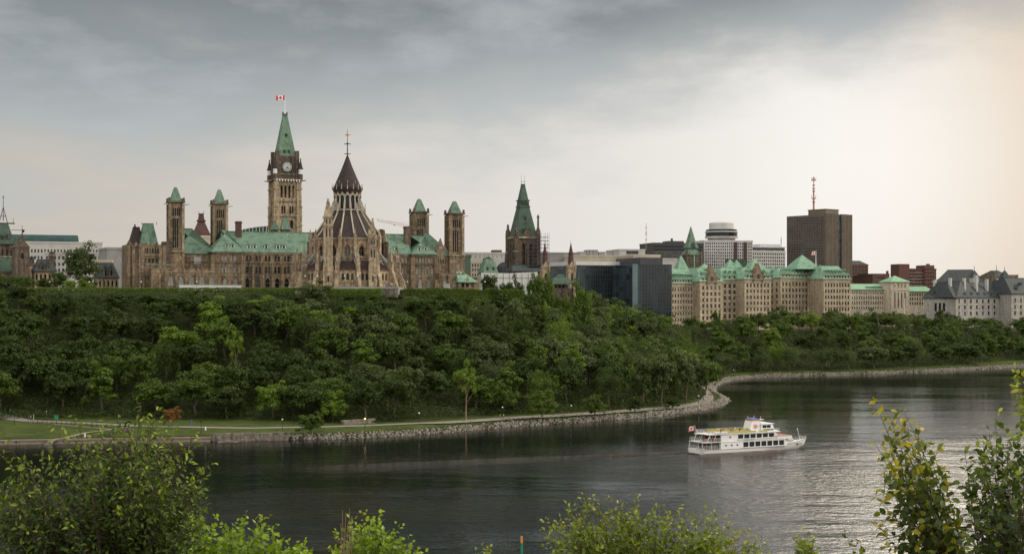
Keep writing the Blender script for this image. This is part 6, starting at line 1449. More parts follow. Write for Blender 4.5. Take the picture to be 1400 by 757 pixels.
# the clipped hedge along the cliff edge
def hedge(name, px0, px1, Y, ytop, ybot, thick, n, label, seed, leaf='leaf_hedge', rag=.25):
    r = np.random.default_rng(seed); px = r.uniform(px0, px1, n); dep = r.uniform(0, thick, n); f = r.uniform(0, 1, n)
    front = r.uniform(size=n) < .62; yy = Y + np.where(front, r.uniform(-.3, .5, n), dep); zt = CAMH + (HY - ytop) / FPX * Y + rag * vnoise(px, px * 0, .13) + r.uniform(-.2, .12, n); zb = CAMH + (HY - ybot) / FPX * Y
    z = np.where(front, zb + (zt - zb) * f, zt - r.uniform(0, .25, n)); x = (px - CX) / FPX * Y
    bul = .45 * vnoise(x, z, .8); C = np.stack([x, yy - bul, z], 1); Nn = np.where(front[:, None], np.array([0, -1, .35]), np.array([0, -.2, 1.])) + r.normal(scale=.45, size=(n, 3))
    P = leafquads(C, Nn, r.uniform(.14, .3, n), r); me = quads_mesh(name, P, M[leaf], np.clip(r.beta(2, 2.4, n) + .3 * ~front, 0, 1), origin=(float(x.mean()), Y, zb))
    # solid twiggy core so that nothing shows through
    o = link(bpy.data.objects.new(name, me)); o.location = (float(x.mean()), Y, zb); tag(o, label, 'hedge', 'clipped hedges along the cliff edge')
    b = MB(); x0, x1 = (px0 - CX) / FPX * Y, (px1 - CX) / FPX * Y; b.box(W, x0 + .5, x1 - .5, Y + .8, Y + thick - .2, zt.min() - 2.2, zt.min() - .7); b.build('hedge_core', M['leaf_under'], o)
hedge('hedge', 34, 428, 553, 393.4, 407, 3.2, 30000, 'long flat-topped clipped hedge along the cliff edge', 8, rag=.45)
hedge('hedge', 436, 522, 551, 394.5, 404, 2.6, 7000, 'short hedge in front of the round library', 9, rag=.5)
hedge('hedge', 538, 716, 566, 395, 411, 3, 40000, 'shaggy hedge from the library to the dark low trees', 10, rag=1.3)
# ------------------------------------------------------------------ people
def person_mesh(seed, shirt, trousers, sit=False):
    r = random.Random(seed); st_ = .16 + .14 * r.random()
    J = dict(pelvis=(0, 0, .95), chest=(0, 0, 1.32), neck=(0, -.01, 1.5), head=(0, -.03, 1.6), crown=(0, -.02, 1.70), hipL=(-.10, 0, .90), kneeL=(-.11, -st_, .50), ankL=(-.11, -st_ * .6, .09), toeL=(-.11, -st_ * .6 - .16, .04),
             hipR=(.10, 0, .90), kneeR=(.11, st_ * .2, .50), ankR=(.11, st_ * 1.2, .11), toeR=(.11, st_ * 1.2 - .15, .05), shL=(-.19, 0, 1.42), elL=(-.25, .06, 1.14), haL=(-.24, -.08, .90), shR=(.19, 0, 1.42), elR=(.25, .04, 1.14), haR=(.24, -.12, .92))
    if sit: J.update(kneeL=(-.13, -.45, .93), kneeR=(.13, -.45, .93), ankL=(-.13, -.47, .48), ankR=(.13, -.47, .48), toeL=(-.13, -.62, .46), toeR=(.13, -.62, .46), haL=(-.14, -.38, 1.02), haR=(.14, -.38, 1.02), elL=(-.24, -.08, 1.14), elR=(.24, -.08, 1.14))
    Rr = dict(pelvis=.15, chest=.16, neck=.055, head=.095, crown=.08, hipL=.10, kneeL=.06, ankL=.042, toeL=.035, hipR=.10, kneeR=.06, ankR=.042, toeR=.035, shL=.065, elL=.045, haL=.04, shR=.065, elR=.045, haR=.04)
    E = [('pelvis', 'chest'), ('chest', 'neck'), ('neck', 'head'), ('head', 'crown'), ('pelvis', 'hipL'), ('hipL', 'kneeL'), ('kneeL', 'ankL'), ('ankL', 'toeL'), ('pelvis', 'hipR'), ('hipR', 'kneeR'), ('kneeR', 'ankR'), ('ankR', 'toeR'), ('chest', 'shL'), ('shL', 'elL'), ('elL', 'haL'), ('chest', 'shR'), ('shR', 'elR'), ('elR', 'haR')]
    k = list(J); me = bpy.data.meshes.new('person'); me.from_pydata([J[a] for a in k], [(k.index(a), k.index(c)) for a, c in E], [])
    o = bpy.data.objects.new('person_tmp', me); COL.objects.link(o); md = o.modifiers.new('s', 'SKIN'); sk = me.skin_vertices[0].data
    for i, a in enumerate(k): sk[i].radius = (Rr[a], Rr[a]); sk[i].use_root = (a == 'pelvis')
    sb = o.modifiers.new('d', 'SUBSURF'); sb.levels = 1; sb.render_levels = 1
    bpy.context.view_layer.update(); ev = o.evaluated_get(bpy.context.evaluated_depsgraph_get()); m2 = bpy.data.meshes.new_from_object(ev); bpy.data.objects.remove(o)
    m2.materials.clear()
    for q in (M['skin'], shirt, trousers, M['hair']): m2.materials.append(q)
    for p in m2.polygons:
        c = p.center; z = c.z; arm = abs(c.x) > .2 and z < 1.2 and not (sit and z < .9)
        p.material_index = 3 if z > 1.66 or (z > 1.56 and c.y > .0) else 0 if (z > 1.49 or (arm and z < 1.08)) else 1 if z > .98 else 2
        if sit and c.y < -.2 and z < 1.0: p.material_index = 2
    m2.polygons.foreach_set('use_smooth', [True] * len(m2.polygons)); m2.name = 'person'; return m2
M['hair'] = plain('dark_hair', (.03, .02, .015), .7)
CL = {k: plain(k + '_clothes', c, .85, 0, .15, 3) for k, c in dict(white=(.65, .65, .62), red=(.45, .05, .04), pink=(.5, .22, .2), navy=(.03, .04, .1), black=(.02, .02, .02), grey=(.2, .2, .2), blue=(.08, .18, .38), yellow=(.6, .5, .1), tan=(.3, .24, .15)).items()}
PM = {}
def person(x, y, z, shirt, trousers, face, label, group=None, sit=False, seed=0):
    key = (shirt, trousers, sit, seed % 3)
    if key not in PM: PM[key] = person_mesh(seed % 3, CL[shirt], CL[trousers], sit)
    o = bpy.data.objects.new('person', PM[key]); o.location = (x, y, z); o.rotation_euler = (0, 0, R(face)); link(o); return tag(o, label, 'person', group)
def foot(px, py, z=2.0):
    Y = FPX * (CAMH - z) / (py - HY); x = (px - CX) / FPX * Y; g = th(x, Y)
    for _ in range(4): Y = FPX * (CAMH - g) / (py - HY); x = (px - CX) / FPX * Y; g = th(x, Y)
    return x, Y, g + .13
for px, py, sh_, tr_, fc, lab in ((684, 571.5, 'pink', 'tan', 90, 'person in pink strolling on the path beside someone in white'), (688.5, 571.3, 'white', 'grey', 90, 'person in white strolling on the path beside someone in pink'),
        (955, 551, 'white', 'navy', -70, 'person in white top leading the group where the path bends'), (961.5, 548.5, 'navy', 'black', -60, 'person in navy in the middle of the group at the path bend'), (965.5, 547.5, 'grey', 'white', -60, 'person in grey top with white trousers at the path bend'), (956, 547, 'grey', 'black', 100, 'person in grey furthest along the path bend'),
        (161, 581, 'navy', 'black', 10, 'person in dark blue on the path where the lawn paths meet'), (171, 584, 'black', 'grey', -20, 'person in black top near where the lawn paths meet'), (176, 585, 'red', 'black', 150, 'person in dark red beside the stone post on the lawn'),
        (39, 575, 'black', 'navy', 80, 'person in black on the path at the far left, nearer the edge'), (42, 575.4, 'grey', 'black', 80, 'person in grey on the path at the far left'),
        (1171, 503.5, 'white', 'grey', 80, 'tiny person in white on the far bank below the brown tower'), (1184, 503, 'yellow', 'navy', 80, 'tiny person in yellow on the far bank below the brown tower'), (1177, 503.3, 'red', 'grey', 80, 'tiny person in red on the far bank below the brown tower')):
    person(*foot(px, py), sh_, tr_, fc, lab, seed=int(px))
for px, Y, sh_, lab in ((528, 580, 'blue', 'person in blue at the terrace edge right of the library'), (532.5, 581, 'red', 'person in red at the terrace edge right of the library'), (535.5, 580, 'white', 'person in white at the terrace edge right of the library')):
    x = at(px, 0, Y).x; person(x, Y, 45.25, sh_, 'navy', 20, lab, seed=px)
# raised stone terrace the library stands behind
b = MB(); x0, x1 = at(395, 0, 560).x, at(545, 0, 560).x; b.box(W, x0, x1, 556.5, 557.3, 41, 44.2); b.box(W, x0 - .2, x1 + .2, 556.3, 557.5, 44.2, 44.5)
o = b.build('terrace_wall', M['wallstone'], None, loc=((x0 + x1) / 2, 557, 42)); tag(o, 'low grey stone terrace wall in front of the round library', 'wall')
b = MB(); b.box(W, x0, x1, 557.4, 586, 42, 45.2); o = b.build('terrace', M['concrete_grey'], None, loc=((x0 + x1) / 2, 570, 43)); tag(o, 'paved terrace round the foot of the library', kind='structure')
b = MB(); x0, x1 = at(404, 0, 552).x, at(440, 0, 552).x; b.box(W, x0, x1, 550.6, 551.2, 39.5, 43.6); o = b.build('retaining_wall', M['wallstone'], None, loc=((x0 + x1) / 2, 551, 41)); tag(o, 'bare stone retaining wall showing in the gap of the hedge', 'wall')

# ------------------------------------------------------------------ lamps, rails, quay
def lamp_proto(h, lit, dark):
    r_ = bpy.data.objects.new('park_lamp', None); link(r_); b = MB(); b.ngon(0, 0, 0, .16, .5, .12, 8); b.ngon(0, 0, .5, .075, h - .55, .055, 8); b.ngon(0, 0, h - .55, .13, h - .45, .15, 8); b.build('post', M['black'], r_)
    if not dark: b = MB(); b.ngon(0, 0, h - .45, .14, h - .3, .25, 10); b.ngon(0, 0, h - .3, .25, h - .12, .25, 10); b.ngon(0, 0, h - .12, .25, h, .1, 10); b.build('globe', M['lit_globe'] if lit else M['lamp_globe'], r_, smooth=True)
    else: b = MB(); b.ngon(0, 0, h - .45, .2, h - .1, .26, 8); b.ngon(0, 0, h - .1, .3, h + .1, .05, 8); b.build('lantern', M['black'], r_)
    return r_
LP = {}
def lamp(px, py, h, label, grp, lit=False, dark=False, Y=None, z=None):
    k = (h, lit, dark); p = foot(px, py) if Y is None else (at(px, 0, Y).x, Y, z)
    o = LP[k] if k in LP and not LP[k].get('used') else None
    if k not in LP: LP[k] = lamp_proto(h, lit, dark); o = LP[k]; LP[k]['used'] = 1
    else: o = copy_tree(LP[k])
    o.location = p; tag(o, label, 'lamp post', grp); 
g1 = 'lamp posts along the riverside path'
lamp(386, 587, 3.2, 'white globe lamp on the grass bank left of the round leafy bush', g1); lamp(499, 584.5, 3.0, 'lamp with lit yellow globe before the old stone wall', g1, lit=True); lamp(573, 578, 3.2, 'white globe lamp among bushes right of the old stone wall', g1)
lamp(687, 569.5, 3.2, 'white globe lamp beside the two walkers', g1); lamp(781, 566, 3.2, 'white globe lamp between the two big riverside bush trees', g1); lamp(869, 560, 3.2, 'white globe lamp above the dark upright bush', g1); lamp(955, 552, 3.2, 'white globe lamp where the path bends', g1); lamp(1003, 513, 3.2, 'white globe lamp at the start of the far bank', g1)
lamp(1130, 506, 3.2, 'white globe lamp on the far bank under the willows', g1); lamp(1262, 500, 3.2, 'white globe lamp on the far bank near the small lawn', g1)
lamp(275, 590, 3.6, 'dark lantern post on the grass above the quay end', g1, dark=True); lamp(22, 599.5, 5.2, 'tall dark lantern post on the lawn at the left', g1, dark=True); lamp(19.5, 581, 3.6, 'dark lantern post across the path at the left', g1, dark=True)
for o in LP.values():
    if 'used' in o: del o['used']
for px, lab in ((68, 'under the first slate lodge'), (122, 'under the big hilltop tree'), (193, 'before the far stone wing'), (269, 'before the low pointed windows'), (417, 'left of the library buttresses'), (434, 'before the library stair turret'), (471, 'before the middle of the library'), (489, 'right of the library centre'), (557, 'before the right green roofed range'), (663, 'by the dark round hilltop tree'), (701, 'before the hoarding, left of its pair'), (710, 'before the hoarding, right of its pair')):
    lamp(px, 0, 4.6, 'small white globe lamp on the hilltop ' + lab, 'globe lamps on the hilltop', Y=568, z=45.2 if 395 < px < 545 else 42.9)
for px, py, yt, lab in ((1166, 482, 459, 'tall double-armed street light above the far willows, left of two'), (1228, 486, 462, 'tall double-armed street light above the far bank trees, right of two')):
    Y = 880; x = at(px, 0, Y).x; Z = ZF(Y); r_ = root('street_light', (x, Y, th(x, Y)), lab, 'street light', 'double-armed street lights'); b = MB(); g = th(x, Y); b.tube((x, Y, g), (x, Y, Z(yt)), .22, .13, 6)
    for s_ in (-1, 1): b.tube((x, Y, Z(yt + 1)), (x + s_ * 2.4, Y, Z(yt - 1.5)), .13, .1, 5)
    b.build('pole', M['concrete'], r_)
    for s_ in (-1, 1): b = MB(); b.box(W, x + s_ * 2.9 - .6, x + s_ * 2.9 + .6, Y - .25, Y + .25, Z(yt - 1.5) - .1, Z(yt - 1.5) + .15); b.build('lamp_head', M['concrete'], r_)
Y = 985; x = at(1237, 0, Y).x; Z = ZF(Y); r_ = root('tall_pole', (x, Y, 20), 'tall thin white pole before the cream range', 'pole'); b = MB(); b.tube((x, Y, 20), (x, Y, Z(409)), .25, .15, 6); b.ngon(x, Y, Z(409), .3, Z(408), .3, 6); b.build('shaft', M['white'], r_)
# quay wall, stone blocks, slab
def shore_pts(pa, pb, n, off=0.0):
    px = np.linspace(pa, pb, n); py = np.interp(px, [p[0] for p in SHORE_PX[:12]], [p[1] for p in SHORE_PX[:12]]); Y = FPX * CAMH / (py - HY) + off; return (px - CX) / FPX * Y, Y
X, Yq = shore_pts(-150, 288, 60); b = MB(); c2_ = MB(); c3_ = MB()
for i in range(59):
    x0, y0, x1, y1 = X[i], Yq[i], X[i + 1], Yq[i + 1]
    def pr(bb, va, vb, za, zb): bb.hull8([(x0, y0 + va, za), (x1, y1 + va, za), (x1, y1 + vb, za), (x0, y0 + vb, za)], [(x0, y0 + va, zb), (x1, y1 + va, zb), (x1, y1 + vb, zb), (x0, y0 + vb, zb)])
    j = .05 * ((i * 7) % 5) / 5
    pr(b, -.1 - j, 1.2, -3, .80); pr(c2_, -.35, 1.6, .80, 1.22)
    if X[i] > at(110, 0, 400).x: pr(c3_, .25, .7, 1.22, 1.34)
r_ = root('quay_wall', (X[30], Yq[30], 0), 'straight concrete quay wall with pale cap below the lawn', 'quay'); b.build('face', M['quay'], r_); c2_.build('cap', M['gravel'], r_); c3_.build('kerb', M['quay_red'], r_)
rr_ = np.random.default_rng(31)
def blockwall(name, label, xs_, ys_, z0, rows, hrow, mat, setback=.25):
    b = MB(); L = np.r_[0, np.cumsum(np.hypot(np.diff(xs_), np.diff(ys_)))]
    for k in range(rows):
        s = rr_.uniform(0, 1)
        while s < L[-1] - 1.2:
            w = rr_.uniform(.9, 2.6); e = min(s + w, L[-1]); xa, ya = np.interp(s, L, xs_), np.interp(s, L, ys_); xb, yb = np.interp(e, L, xs_), np.interp(e, L, ys_)
            G = Fr(O=(xa, ya), U=((xb - xa) / (e - s), (yb - ya) / (e - s))); j = rr_.uniform(-.12, .12); b.box(G, .03, e - s - .05, k * setback + j, k * setback + 1.2, z0 + k * hrow, z0 + (k + 1) * hrow - .05 + (rr_.uniform(-.1, .12) if k == rows - 1 else 0)); s = e
    o = b.build(name, mat, None, loc=(float(np.mean(xs_)), float(np.mean(ys_)), z0)); return tag(o, label, 'wall')
X, Yq = shore_pts(286, 398, 24, -.6); blockwall('stone_block_wall', 'low wall of rough stacked stone blocks at the waterline beside the quay', X, Yq, -.35, 4, .62, M['wallstone'], .45)
p_ = [foot(q, 580.5 - (q - 466) * .05) for q in (466, 480, 500, 514)]; blockwall('old_stone_wall', 'old low dry stone wall behind the lit lamp', np.array([q[0] for q in p_]), np.array([q[1] for q in p_]), p_[0][2] - .4, 3, .55, M['wallstone'], .1)
x, y, z = at(309, 0, 398).x, 400.2, .1; b = MB(); b.box(W, x - 2.6, x + 2.6, y - 1.0, y + 1.3, z - .1, z + .12); b.box(W, x - 1.6, x + 1.4, y + .2, y + 1.2, z + .123, z + .4); o = b.build('stone_slab', M['wallstone'], None, loc=(x, y, z)); tag(o, 'flat pale stone landing slab at the foot of the block wall', 'slab')
# black railing by the path at left
def railing(name, pts, label, h=1.05, step=2.0):
    b = MB(); P = [foot(*p) for p in pts]; xs_, ys_ = np.array([p[0] for p in P]), np.array([p[1] for p in P]); L = np.r_[0, np.cumsum(np.hypot(np.diff(xs_), np.diff(ys_)))]; prev = None
    for s in np.arange(0, L[-1], step):
        x, y = np.interp(s, L, xs_), np.interp(s, L, ys_); g = th(x, y); b.box(W, x - .06, x + .06, y - .06, y + .06, g - .2, g + h)
        if prev:
            for q in (h - .05, h * .55, .2): b.tube((prev[0], prev[1], prev[2] + q), (x, y, g + q), .035, .035, 4)
        prev = (x, y, g)
    r_ = root(name, (xs_[0], ys_[0], 2), label, 'railing'); b.build('bars', M['black'], r_)
railing('railing', [(45, 578.2), (90, 580.6), (140, 583.4), (158, 584.6)], 'black iron railing along the upper path at the left'); railing('railing', [(95, 598), (150, 593), (165, 590)], 'short black railing beside the lower slanting path')
x, y, z = foot(77, 575.5); r_ = root('notice_board', (x, y, z), 'square green notice board beside the path', 'notice board'); b = MB(); b.box(W, x - .6, x + .6, y - .06, y + .06, z + .5, z + 1.65); b.box(W, x - .66, x + .66, y - .1, y + .1, z + 1.65, z + 1.75); b.build('board', M['green_bin'], r_)
for s_ in (-.5, .5): b = MB(); b.box(W, x + s_ - .05, x + s_ + .05, y + .07, y + .15, z - .2, z + 1.7); b.build('leg', M['iron'], r_)
for px, py, h, lab in ((14, 571.5, 1.8, 'pale marker post by the path at the far left'), (46, 574.5, 1.7, 'pale marker post left of the notice board'), (63.5, 572, 1.9, 'pale marker post behind the path, left of the notice board'), (262, 582.5, 1.8, 'blue-grey marker post behind the path near the rust tree'), (125.5, 585, 1.6, 'dark thin post on the lawn beside the lamp')):
    x, y, z = foot(px, py); b = MB(); b.ngon(x, y, z - .2, .11, z + h, .09, 6); b.ngon(x, y, z + h, .14, z + h + .12, .05, 6); o = b.build('marker_post', M['concrete'] if 'pale' in lab else M['blue'] if 'blue' in lab else M['black'], None, loc=(x, y, z)); tag(o, lab, 'post')
x, y, z = foot(174, 590); r_ = root('stone_monument', (x, y, z), 'small dark bronze sculpture on stone plinth by the lawn paths', 'monument'); b = MB(); b.box(W, x - .9, x + .9, y - .6, y + .6, z - .2, z + .5); b.box(W, x - .6, x + .6, y - .4, y + .4, z + .503, z + 1.2); b.build('plinth', M['wallstone'], r_)
b = MB(); b.tube((x - .9, y, z + 1.2), (x - .2, y, z + 2.6), .3, .2, 6); b.tube((x - .2, y, z + 2.6), (x + .8, y, z + 2.9), .2, .3, 6); b.tube((x + .4, y, z + 1.2), (x + .5, y, z + 2.8), .25, .15, 6); b.tube((x + .8, y, z + 2.9), (x + 1.3, y, z + 2.4), .25, .1, 6); b.build('bronze', M['black'], r_)
x, y, z = foot(281, 588); b = MB(); b.ngon(x, y, z - .1, .22, z + .8, .2, 8); b.ngon(x, y, z + .8, .25, z + .95, .1, 8); o = b.build('bollard', M['white'], None, loc=(x, y, z)); tag(o, 'small white bollard on the grass beside the dark lantern post', 'bollard')
x, y, z = foot(116, 594); b = MB(); b.ngon(x, y, z - .1, .22, z + .8, .2, 8); b.ngon(x, y, z + .8, .25, z + .95, .1, 8); o = b.build('bollard', M['white'], None, loc=(x, y, z)); tag(o, 'small white bollard beside the slanting path', 'bollard')
# statue on the hilltop
Y = 575; x = at(611.5, 0, Y).x; r_ = root('statue', (x, Y, GZ), 'dark standing statue on pale pedestal at the right of the parliament', 'statue'); b = MB(); b.box(W, x - 1.0, x + 1.0, Y - .9, Y + .9, GZ - 1, 46.4); b.box(W, x - 1.2, x + 1.2, Y - 1.1, Y + 1.1, 46.4, 46.7); b.build('pedestal', M['concrete'], r_)
if ('navy', 'black', False, 1) not in PM: PM[('navy', 'black', False, 1)] = person_mesh(1, CL['navy'], CL['black'])
sm = PM[('navy', 'black', False, 1)].copy(); sm.materials.clear(); sm.materials.append(M['black']); sm.polygons.foreach_set('material_index', [0] * len(sm.polygons)); o = bpy.data.objects.new('figure', sm); link(o, r_); o.location = (0, 0, 46.7 - GZ); o.scale = (2.1, 2.1, 2.1)
# pale site barrier in front of the range
G = Fr(245, 590, 345, 606); r_ = root('site_barrier', G.pt(15, 0, GZ), 'long low pale barrier in front of the pointed windows', 'barrier'); b = MB(); b.box(G, 0, G.u(330), 0, .3, GZ - .5, G.z(389.6, 15)); b.build('panel', M['hoarding'], r_); b = MB(); b.box(G, 0, G.u(330), -.05, .35, G.z(389.5, 15), G.z(388.7, 15)); b.build('top_strip', M['pinkish'] if 'pinkish' in M else M['gravel'], r_)
# channel marker in the near water
Y = 217; x = at(713, 0, Y).x; r_ = root('channel_marker', (x, Y, 0), 'green channel marker post with orange tip standing in the water', 'marker'); b = MB(); b.ngon(x, Y, -4, .24, 3.0, .2, 8); b.build('post', M['green_bin'], r_); b = MB(); b.ngon(x, Y, 3.0, .2, 4.0, .17, 8); b.build('tip', M['orange'], r_)

# ------------------------------------------------------------------ the tour boat
a27 = R(27.0); G = Fr(O=(48.3, 370.9), U=(math.cos(a27), math.sin(a27))); bo = root('tour_boat', G.pt(16, 0, 0), 'white three-deck tour boat with yellow benches and stern flag crossing the river', 'boat')
ST = [(-.9, 2.9, 2.5, 1.15), (0, 3.25, 3.0, 1.15), (8, 3.4, 3.25, 1.15), (18, 3.4, 3.2, 1.2), (24, 3.1, 2.7, 1.35), (28, 2.4, 1.6, 1.6), (31.5, 1.4, .65, 1.9), (34, .6, .1, 2.15), (35.6, .08, .02, 2.35)]
b = MB()
def ring(u, hd, hw, zd, lo): uw = u if u < 31 else 31 + (u - 31) * .45; return [G.pt(u, -hd, zd), G.pt(u * .7 + uw * .3, -(hd * .45 + hw * .55), zd * .35), G.pt(uw, -hw, 0), G.pt(uw, -hw * .5, -1.2), G.pt(uw, hw * .5, -1.2), G.pt(uw, hw, 0), G.pt(u * .7 + uw * .3, hd * .45 + hw * .55, zd * .35), G.pt(u, hd, zd)]
rg = [ring(*s_, 0) for s_ in ST]
for p, q_ in zip(rg[:-1], rg[1:]):
    for i in range(8): j = (i + 1) % 8; b.poly([p[i], p[j], q_[j], q_[i]], 1 if i in (2, 3, 4) else 0)
b.poly(rg[0][::-1], 0); hull = b.build('hull', [M['white'], M['blue']], bo)
b = MB()
for (s0, s1) in zip(ST[:-1], ST[1:]):                    # rusty line and rubbing strake
    for sg in (-1, 1):
        if s1[0] < 30: b.hull8([G.pt(s0[0], sg * (s0[2] + .03), .05), G.pt(s1[0], sg * (s1[2] + .03), .05), G.pt(s1[0], sg * (s1[2] - .1), .05), G.pt(s0[0], sg * (s0[2] - .1), .05)], [G.pt(s0[0], sg * (s0[2] + .07), .22), G.pt(s1[0], sg * (s1[2] + .07), .22), G.pt(s1[0], sg * (s1[2] - .1), .22), G.pt(s0[0], sg * (s0[2] - .1), .22)])
b.box(G, -1.0, -.88, -2.5, 2.5, .05, .22); b.build('waterline_stripe', M['rustline'], hull)
b = MB()
for (s0, s1) in zip(ST[:-1], ST[1:]):
    for sg in (-1, 1): b.tube(G.pt(s0[0], sg * (s0[1] + .02), s0[3]), G.pt(s1[0], sg * (s1[1] + .02), s1[3]), .09, .09, 5)
b.build('rubbing_strake', M['concrete'], hull)
WB = Bld.__new__(Bld); WB.r = bo; WB.ws = []; WB.limit = 100
def house(name, u0, u1, hw, z0, z1, n, wz, ua, ub, slope=0, extra=()):
    b = MB(); s = (ub - ua) / n; op = [(ua + i * s + .12, ua + (i + 1) * s - .12, wz[0], wz[1], 0) for i in range(n)]
    WB.wall(b, G, u0, u1, z0, z1, op, 0, depth=.22, v=-hw, gm=M['black'], fm=M['white'], bars=(1, 1))
    G2 = Fr(O=G.pt(u1, hw, 0)[:2], U=(-G.U[0], -G.U[1])); WB.wall(b, G2, 0, u1 - u0, z0, z1, [(u1 - o_[1], u1 - o_[0], o_[2], o_[3], 0) for o_ in op][::-1], 0, depth=.12, gm=M['glass'], fm=M['white'], bars=(2, 1)) if False else b.box(G, u0, u1, hw - .08, hw, z0, z1)
    b.box(G, u0 - .05, u0, -hw, hw, z0, z1); b.fr(G, (u1, u1 + slope, -hw * .98, hw * .98, z0), (u1, u1 + .1, -hw * .98, hw * .98, z1)); b.box(G, u0, u1, -hw + .02, hw, z1 - .1, z1 - .003)
    for (pa, pb, za, zb, _a) in extra: pb_ = MB(); pb_.box(G, pa, pb, -hw - .04, -hw + .02, za, zb); pb_.build('porthole', M['black'], bo)
    return b.build(name, M['white'], bo)
sq = lambda us, z: [(u - .22, u + .22, z, z + .4, 0) for u in us]
house('lower_saloon', 5.2, 26.0, 3.3, 1.16, 2.98, 7, (1.42, 2.72), 12.2, 25.8, .9, sq([6.8, 8.6, 10.4], 1.9))
house('upper_saloon', 5.4, 23.0, 3.15, 3.12, 4.95, 6, (3.68, 4.72), 10.6, 22.6, .9, sq([8.2], 4.0))
b = MB(); b.box(G, -.3, 28.4, -3.4, 3.4, 2.98, 3.12); b.fr(G, (26.9, 28.4, -3.3, 3.3, 2.6), (26.9, 28.8, -3.3, 3.3, 2.98)); b.box(G, 1.4, 24.4, -3.35, 3.35, 4.95, 5.10); b.box(G, 23.2, 28.2, -3.38, -3.28, 3.123, 3.75); b.box(G, 23.2, 28.2, 3.28, 3.38, 3.123, 3.75); b.build('deck', M['white'], bo)
b = MB(); b.box(G, 22, 28.3, -3.32, 3.32, 3.76, 3.86); b.box(G, 25.8, 28.0, -3.2, 3.2, 3.124, 3.3); b.build('deck_trim', M['quay_red'], bo)
WB.done()
def rail(u0, u1, v, z, h, n, stern=False):
    b = MB()
    for u in np.linspace(u0, u1, n): b.tube(G.pt(u, v, z), G.pt(u, v, z + h), .035, .035, 4)
    for q in (h, h * .66, h * .33): b.tube(G.pt(u0, v, z + q), G.pt(u1, v, z + q), .03, .03, 4)
    if stern:
        for q in (h, h * .66, h * .33): b.tube(G.pt(u0, v, z + q), G.pt(u0, -v, z + q), .03, .03, 4)
        for w in np.linspace(v, -v, 6): b.tube(G.pt(u0, w, z), G.pt(u0, w, z + h), .035, .035, 4)
    return b.build('railing', M['white'], bo)
rail(-.7, 5.2, -3.0, 1.2, .95, 8, True); rail(-.2, 5.4, -3.3, 3.12, .95, 8, True); rail(1.5, 24, -3.3, 5.1, .85, 24, True); rail(1.5, 24, 3.3, 5.1, .85, 24); rail(-.2, 5.4, 3.3, 3.12, .95, 8)
b = MB()
for u in (-.4, 2.4, 5.0):
    for v in (-2.9, 2.9): b.tube(G.pt(u, v, 1.15), G.pt(u, v, 2.98), .07, .07, 5)
for u in (1.6, 3.6): 
    for v in (-3.0, 3.0): b.tube(G.pt(u - .6, v, 3.12), G.pt(u + .3, v, 4.95), .08, .08, 5)
b.build('deck_post', M['white'], bo)
b = MB(); b.box(G, 2.4, 5.2, -2.6, 2.6, 1.16, 2.9); b.build('engine_casing', M['iron'], bo)
b = MB(); b.box(G, 3.6, 5.4, -2.6, 2.6, 3.125, 4.9); b.build('bar_counter', M['black'], bo)
for i, u in enumerate(np.arange(5.0, 16.5, 1.45)):
    bn = MB(); bn.box(G, u, u + .45, -2.8, 2.8, 5.45, 5.52); bn.box(G, u - .02, u + .05, -2.8, 2.8, 5.52, 5.95); bn.box(G, u + .1, u + .35, -2.6, -2.5, 5.1, 5.45); bn.box(G, u + .1, u + .35, 2.5, 2.6, 5.1, 5.45); bn.build('bench', M['yellow'], bo)
b = MB(); b.box(G, 7.6, 16.5, -3.36, -3.3, 5.2, 5.62); b.box(G, 17.5, 20, -3.36, -3.3, 5.2, 5.6); b.build('yellow_canvas', M['yellow'], bo)
for u in (3.4, 5.6): b = MB(); b.tube(G.pt(u, -3.0, 5.42), G.pt(u + 1.6, -3.0, 5.42), .3, .3, 10); b.build('life_raft', M['white'], bo)
for u in (.3, 3.2): b = MB(); n = 12; [b.tube(G.pt(u + .33 * math.cos(6.283 * k / n), -3.36, 3.6 + .33 * math.sin(6.283 * k / n)), G.pt(u + .33 * math.cos(6.283 * (k + 1) / n), -3.36, 3.6 + .33 * math.sin(6.283 * (k + 1) / n)), .07, .07, 5) for k in range(n)]; b.build('lifebuoy', M['orange'], bo)
b = MB(); b.fr(G, (15.6, 19.2, -1.6, 1.6, 5.1), (16.4, 18.9, -1.5, 1.5, 7.9)); fu = b.build('funnel', M['white'], bo); b = MB(); b.fr(G, (16.38, 18.95, -1.52, 1.52, 7.9), (16.5, 18.85, -1.5, 1.5, 8.2)); b.build('orange_band', M['orange'], fu); b = MB(); b.fr(G, (16.48, 18.87, -1.5, 1.5, 8.2), (16.6, 18.75, -1.45, 1.45, 8.5)); b.build('blue_band', M['blue'], fu)
b = MB(); n = 14
for k in range(n):
    if k == 2: continue
    p = [G.pt(17.5 + .5 * math.cos(6.283 * q / n), -1.62, 6.5 + .5 * math.sin(6.283 * q / n)) for q in (k, k + 1)]; b.tube(p[0], p[1], .09, .09, 4)
b.tube(G.pt(17.5, -1.62, 6.3), G.pt(17.65, -1.62, 6.75), .13, .05, 4); b.build('ring_emblem', M['red'], fu)
b = MB(); b.fr(G, (19.2, 23.6, -2.0, 2.0, 5.1), (19.2, 22.9, -1.9, 1.9, 7.0)); b.box(G, 19.0, 23.4, -2.1, 2.1, 7.0, 7.12); b.box(G, 19.6, 21.4, -1.2, 1.2, 7.12, 7.5); b.box(G, 20.6, 24.2, -2.6, 2.6, 5.1, 5.35); wh = b.build('wheelhouse', M['white'], bo)
for u0_, u1_ in ((19.6, 20.8), (21.0, 22.2)): b = MB(); b.box(G, u0_, u1_, -2.0, -1.88, 6.05, 6.75); b.build('window', M['glass'], wh)
